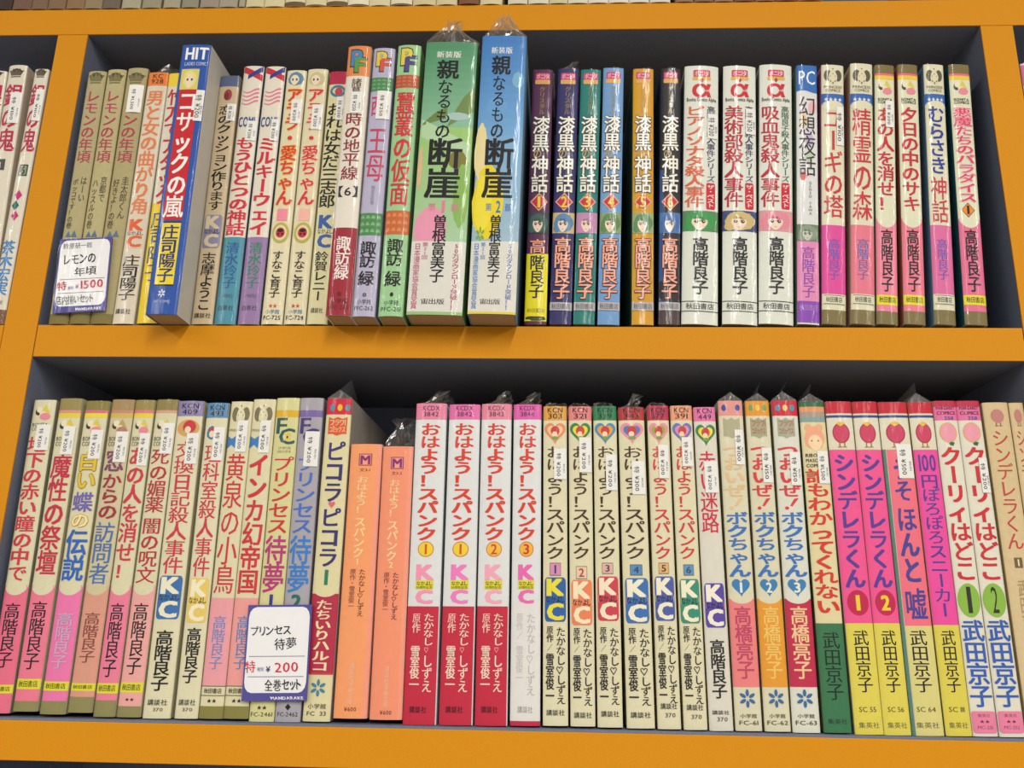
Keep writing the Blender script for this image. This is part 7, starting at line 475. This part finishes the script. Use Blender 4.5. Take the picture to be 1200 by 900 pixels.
TOP = [
(-0.40354, 0.489, 0.39925, 0, 0.01459, 0.173, 0.11, 0.05, '4a342c', '4a342c', 0, None, 0, None, 'very dark book foot at the far left end of the top shelf, outermost one', []),  # added filler, its dark colour stands in for the shade of an empty gap
(-0.38941, 0.489, 0.39925, 0, 0.01305, 0.17473, 0.11, 0.05, '3a2a26', '3a2a26', 0, None, 0, None, 'nearly black book foot on the top shelf at the left frame edge', []),  # second added filler, hides the lit back panel where the gap is dark
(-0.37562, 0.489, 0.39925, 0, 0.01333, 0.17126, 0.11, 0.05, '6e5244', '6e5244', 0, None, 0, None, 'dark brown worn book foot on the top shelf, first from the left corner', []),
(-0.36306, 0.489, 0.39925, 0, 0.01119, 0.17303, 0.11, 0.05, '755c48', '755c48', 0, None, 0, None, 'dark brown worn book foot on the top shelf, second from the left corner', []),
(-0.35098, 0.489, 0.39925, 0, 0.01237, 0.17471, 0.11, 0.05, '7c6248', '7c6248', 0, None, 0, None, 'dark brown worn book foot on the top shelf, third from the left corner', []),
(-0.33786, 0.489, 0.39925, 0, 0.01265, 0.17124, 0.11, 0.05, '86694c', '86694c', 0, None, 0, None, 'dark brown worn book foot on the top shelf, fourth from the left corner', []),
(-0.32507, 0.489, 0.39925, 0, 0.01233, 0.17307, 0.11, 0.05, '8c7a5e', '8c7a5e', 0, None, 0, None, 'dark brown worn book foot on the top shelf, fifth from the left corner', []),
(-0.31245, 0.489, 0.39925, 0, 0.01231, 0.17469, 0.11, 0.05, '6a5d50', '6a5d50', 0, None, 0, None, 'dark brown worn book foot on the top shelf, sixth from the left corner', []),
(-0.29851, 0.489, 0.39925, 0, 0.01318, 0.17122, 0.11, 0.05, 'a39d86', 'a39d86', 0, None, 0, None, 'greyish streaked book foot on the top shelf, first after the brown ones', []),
(-0.28415, 0.489, 0.39925, 0, 0.01315, 0.1731, 0.11, 0.05, '928c74', '928c74', 0, None, 0, None, 'greyish streaked book foot on the top shelf, second after the brown ones', []),
(-0.26996, 0.489, 0.39925, 0, 0.01163, 0.17467, 0.11, 0.05, 'a09880', 'a09880', 0, None, 0, None, 'greyish streaked book foot on the top shelf, third after the brown ones', []),
(-0.25714, 0.489, 0.39925, 0, 0.01161, 0.17121, 0.11, 0.05, '8a8672', '8a8672', 0, None, 0, None, 'greyish streaked book foot on the top shelf, fourth after the brown ones', []),
(-0.24361, 0.489, 0.39925, 0, 0.01308, 0.17313, 0.11, 0.05, '94887a', '94887a', 0, None, 0, None, 'greyish streaked book foot on the top shelf, fifth after the brown ones', []),
(-0.23039, 0.489, 0.39925, 0, 0.01275, 0.17465, 0.11, 0.05, '9c9484', '9c9484', 0, None, 0, None, 'greyish streaked book foot on the top shelf, sixth after the brown ones', []),
(-0.22076, 0.489, 0.39925, 0, 0.00415, 0.17119, 0.11, 0.05, 'a09a84', 'a09a84', 0, None, 0, None, 'greyish streaked book foot on the top shelf, seventh after the brown ones', []),
(-0.21188, 0.489, 0.39925, 0, 0.01243, 0.17317, 0.11, 0.05, 'cabf98', 'cabf98', 0, None, 0, None, 'plain cream book foot on the top shelf, touching the grey ones', []),
(-0.19843, 0.489, 0.39925, 0, 0.01387, 0.17464, 0.11, 0.05, 'cfc49c', 'cfc49c', 0, None, 0, None, 'plain cream book foot on the top shelf, just left of the lettered ones', []),
(-0.18427, 0.489, 0.39925, 0, 0.01384, 0.17118, 0.11, 0.09, 'd2c8a4', 'd2c8a4', 0, None, 0, None, 'first lettered cream book foot on the top shelf, counted from the left', [('h', 'publisher_lettering', 0.006, 0.0095, '集英社', '2a2624', 0.5, 0.72, 2, None), ('b', 'colour_band', 0, 0.0035, '6a5238', 0, 1)]),
(-0.16985, 0.489, 0.39925, 0, 0.0144, 0.1732, 0.11, 0.09, 'd0c6a0', 'd0c6a0', 0, None, 0, None, 'second lettered cream book foot on the top shelf, counted from the left', [('h', 'publisher_lettering', 0.006, 0.0095, '集英社', '2a2624', 0.5, 0.72, 2, None), ('b', 'colour_band', 0, 0.001, '6a5238', 0, 1)]),
(-0.15516, 0.489, 0.39925, 0, 0.01437, 0.17462, 0.11, 0.09, 'd4cbaa', 'd4cbaa', 0, None, 0, None, 'third lettered cream book foot on the top shelf, counted from the left', [('h', 'publisher_lettering', 0.006, 0.0095, '集英社', '2a2624', 0.5, 0.72, 2, None), ('b', 'colour_band', 0, 0.0035, '6a5238', 0, 1)]),
(-0.1405, 0.489, 0.39925, 0, 0.01434, 0.17117, 0.11, 0.09, 'ddd6bc', 'ddd6bc', 0, None, 0, None, 'fourth lettered book foot on the top shelf, paler than its left neighbour', [('h', 'publisher_lettering', 0.006, 0.0095, '集英社', '2a2624', 0.5, 0.72, 2, None), ('b', 'colour_band', 0, 0.001, '6a5238', 0, 1)]),
(-0.12588, 0.489, 0.39925, 0, 0.01431, 0.17323, 0.11, 0.09, 'cfc6a0', 'cfc6a0', 0, None, 0, None, 'cream book foot with olive bottom between two lettered ones on the top shelf', []),
(-0.11081, 0.48884, 0.39925, 0, 0.01457, 0.1746, 0.11, 0.09, 'd8d0b6', 'd8d0b6', 0, None, 0, None, 'last lettered cream book foot on the top shelf, counted from the left', [('h', 'publisher_lettering', 0.006, 0.0095, '集英社', '2a2624', 0.5, 0.72, 2, None), ('b', 'colour_band', 0, 0.001, '6a5238', 0, 1)]),
(-0.09506, 0.48868, 0.39925, 0, 0.0157, 0.17115, 0.11, 0.09, 'c8bc94', 'c8bc94', 0, None, 0, None, 'cream book foot directly above the tall green bag, left of two', []),
(-0.07982, 0.48892, 0.39925, 0, 0.01417, 0.17327, 0.11, 0.09, 'cbbf98', 'cbbf98', 0, None, 0, None, 'cream book foot above the gap between green and blue volumes', []),
(-0.06455, 0.48834, 0.39925, 0, 0.01388, 0.17458, 0.11, 0.09, '7a4e38', '7a4e38', 0, None, 0, None, 'single dark brown book foot standing among the cream ones', []),
(-0.0496, 0.489, 0.39925, 0, 0.01503, 0.17114, 0.11, 0.09, 'cfc39c', 'cfc39c', 0, None, 0, None, 'cream book foot right of the single dark brown one on the top shelf', []),
(-0.03142, 0.489, 0.39925, 0, 0.01326, 0.1733, 0.11, 0.05, 'ccc8b0', 'ccc8b0', 0, None, 0, None, 'leftmost white book foot with a flower print on the top shelf', [('s', 'emblem', 0.006, 0.018, 'petals', '5a7a48', 0.5, 0.8)]),
(-0.01731, 0.489, 0.39925, 0, 0.01381, 0.17455, 0.11, 0.05, 'cfccb8', 'cfccb8', 0, None, 0, None, 'second white book foot with a flower print on the top shelf', [('s', 'emblem', 0.006, 0.018, 'petals', '3f5a78', 0.5, 0.8)]),
(-0.00394, 0.489, 0.39925, 0, 0.01233, 0.17113, 0.11, 0.05, 'c4bd96', 'c4bd96', 0, None, 0, None, 'beige book foot with a green flower print on the top shelf', [('s', 'emblem', 0.006, 0.018, 'petals', '3f5a78', 0.5, 0.8)]),
(0.00925, 0.489, 0.39925, 0, 0.01345, 0.17333, 0.11, 0.05, 'd0ccb4', 'd0ccb4', 0, None, 0, None, 'rightmost white book foot with a flower print on the top shelf', [('s', 'emblem', 0.006, 0.018, 'petals', '5a7a48', 0.5, 0.8)]),
(0.02299, 0.489, 0.39925, 0, 0.01343, 0.17453, 0.11, 0.05, 'd4cfc4', 'd4cfc4', 0, None, 0, None, 'first white book foot after the flower printed ones on the top shelf', [('s', 'emblem', 0.0075, 0.0095, 'disc', '5a5a6a', 0.5, 0.12)]),
(0.03671, 0.489, 0.39925, 0, 0.0134, 0.17112, 0.11, 0.05, 'd8cfc0', 'd8cfc0', 0, None, 0, None, 'second white book foot after the flower printed ones on the top shelf', [('s', 'emblem', 0.0075, 0.0095, 'disc', '5a5a6a', 0.5, 0.12)]),
(0.05039, 0.489, 0.39925, 0, 0.01337, 0.17337, 0.11, 0.05, 'd0cdc4', 'd0cdc4', 0, None, 0, None, 'second last white book foot before the reddish brown ones above', [('s', 'emblem', 0.0075, 0.0095, 'disc', '5a5a6a', 0.5, 0.12)]),
(0.06447, 0.489, 0.39925, 0, 0.01364, 0.17451, 0.11, 0.05, 'cfccc2', 'cfccc2', 0, None, 0, None, 'last white book foot before the reddish brown ones above', [('s', 'emblem', 0.0075, 0.0095, 'disc', '5a5a6a', 0.5, 0.12)]),
(0.0807, 0.489, 0.39925, 0, 0.01202, 0.17111, 0.11, 0.05, '8a6a50', '8a6a50', 0, None, 0, None, 'reddish brown book foot on the top shelf touching the white ones', []),
(0.09373, 0.489, 0.39925, 0, 0.01313, 0.1734, 0.11, 0.05, '7e5a44', '7e5a44', 0, None, 0, None, 'second reddish brown book foot right of the white ones on the top shelf', []),
(0.10702, 0.489, 0.39925, 0, 0.01254, 0.17449, 0.11, 0.05, '946c54', '946c54', 0, None, 0, None, 'third reddish brown book foot right of the white ones on the top shelf', []),
(0.12057, 0.489, 0.39925, 0, 0.01364, 0.1711, 0.11, 0.05, '6e4c3c', '6e4c3c', 0, None, 0, None, 'fourth reddish brown book foot right of the white ones on the top shelf', []),
(0.13436, 0.489, 0.39925, 0, 0.01305, 0.17343, 0.11, 0.05, '86604c', '86604c', 0, None, 0, None, 'fifth reddish brown book foot right of the white ones on the top shelf', []),
(0.14841, 0.489, 0.39925, 0, 0.01415, 0.17447, 0.11, 0.05, '7a4c40', '7a4c40', 0, None, 0, None, 'sixth reddish brown book foot right of the white ones on the top shelf', []),
(0.16412, 0.489, 0.39925, 0, 0.01636, 0.17109, 0.11, 0.05, '8a5c40', '8a5c40', 0, None, 0, None, 'seventh reddish brown book foot right of the white ones on the top shelf', [])]
for b_ in UPPER: make_book(b_, 'paperbacks on the upper shelf')
for b_ in LOWER: make_book(b_, 'paperbacks on the lower shelf')
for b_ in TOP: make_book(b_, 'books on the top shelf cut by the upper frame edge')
# ---------------------------------------------------------------- the two handwritten price cards
def card(x, y, z, lean, W, H, label, lines, rules, foot):
    t = empty('price_card', (x, y, z+EYE), label, 'price card', 'handwritten shop price cards'); t.rotation_euler = (0, lean, 0)
    fa = Face(W, 0, 0)
    mb = MB(); mb.box((-W/2, .0, 0), (W/2, .0006, H), mat('54509a', 'matte')); mb.build('card_board', t)
    v, fs = shape('rrect')
    q = MB(); fa.put(q, v, fs, W*.95, H*(.965-foot), 0, H*(foot+(.965-foot)/2)+H*.012, .00008, mat('eeeef0', 'ink')); q.build('writing_panel', t)
    r = MB()
    for rz in rules: r.box((-W*.43, -.00018, H*rz), (W*.43, -.0001, H*rz+.0003), mat('4a4a6a', 'ink'))
    r.build('ruled_line', t)
    g = MB()
    for i, (txt, u, zz, w_, h_, c, b, sl) in enumerate(lines):
        v, fs = line_text(txt, OFF[b]); bb = bbox(v); rn = random.Random(i)
        v = [((a-bb[0])/(bb[1]-bb[0])-.5, (d-bb[2])/(bb[3]-bb[2])-.5, e) for a, d, e in v]
        v = [(a+.015*math.sin(5*d)-.06*d, d+sl*a+.03*math.sin(7*a), e) for a, d, e in v]
        fa.put(g, v, fs, w_*W, h_*H, (u-.5)*W, zz*H, .0002+.00002*i, mat(c, 'ink'))
    g.build('card_lettering', t)
    sl = MB(); sl.add([(-W*.51, -.0008, -.0003), (W*.51, -.0008, -.0003), (W*.51, -.0007, H+.0005), (-W*.51, -.0007, H+.0005)], [(0, 1, 2, 3)], WRAP); sl.build('clear_sleeve', t)
card(-0.29858, 0.4869, 0.17679, -0.0556, 0.03335, 0.04962, 'small white handwritten card priced 1500 in front of the olive paperbacks', [
 ('鈴原研一郎', .35, .90, .55, .08, '5a5a60', 0, .0), ('レモンの', .42, .715, .6, .13, '1c1c20', 2, .1), ('年頃', .55, .545, .42, .12, '1c1c20', 2, .1),
 ('特', .13, .355, .18, .12, 'd0283c', 3, 0), ('税別', .3, .325, .1, .045, '3c3c8a', 0, 0), ('¥', .42, .34, .06, .06, '3c3c8a', 1, 0), ('1500', .7, .365, .42, .11, 'd0283c', 2, .08),
 ('店内揃いセット', .4, .17, .7, .12, '5a5a60', 1, .1), ('MANDARAKE', .68, .035, .48, .035, 'f0f0f4', 3, 0)], (.44, .255), .07)
card(-0.15727, 0.4929, -0.04761, -0.0229, 0.03636, 0.05128, 'large white handwritten card priced 200 in front of the yellow and lilac volumes', [
 ('プリンセス', .38, .73, .62, .10, '1c1c20', 2, .12), ('待夢', .62, .59, .34, .12, '1c1c20', 2, .1),
 ('特', .1, .35, .16, .12, 'd0283c', 2, 0), ('税別', .26, .325, .1, .04, '3c3c8a', 0, 0), ('¥', .38, .325, .07, .06, '3c3c8a', 2, 0), ('200', .66, .345, .36, .10, 'd0283c', 1, .05),
 ('全巻セット', .62, .165, .56, .12, '1c1c20', 2, .08), ('MANDARAKE', .7, .03, .5, .03, 'f0f0f4', 3, 0)], (.455, .245), .07)

bpy.data.objects.remove(fo)
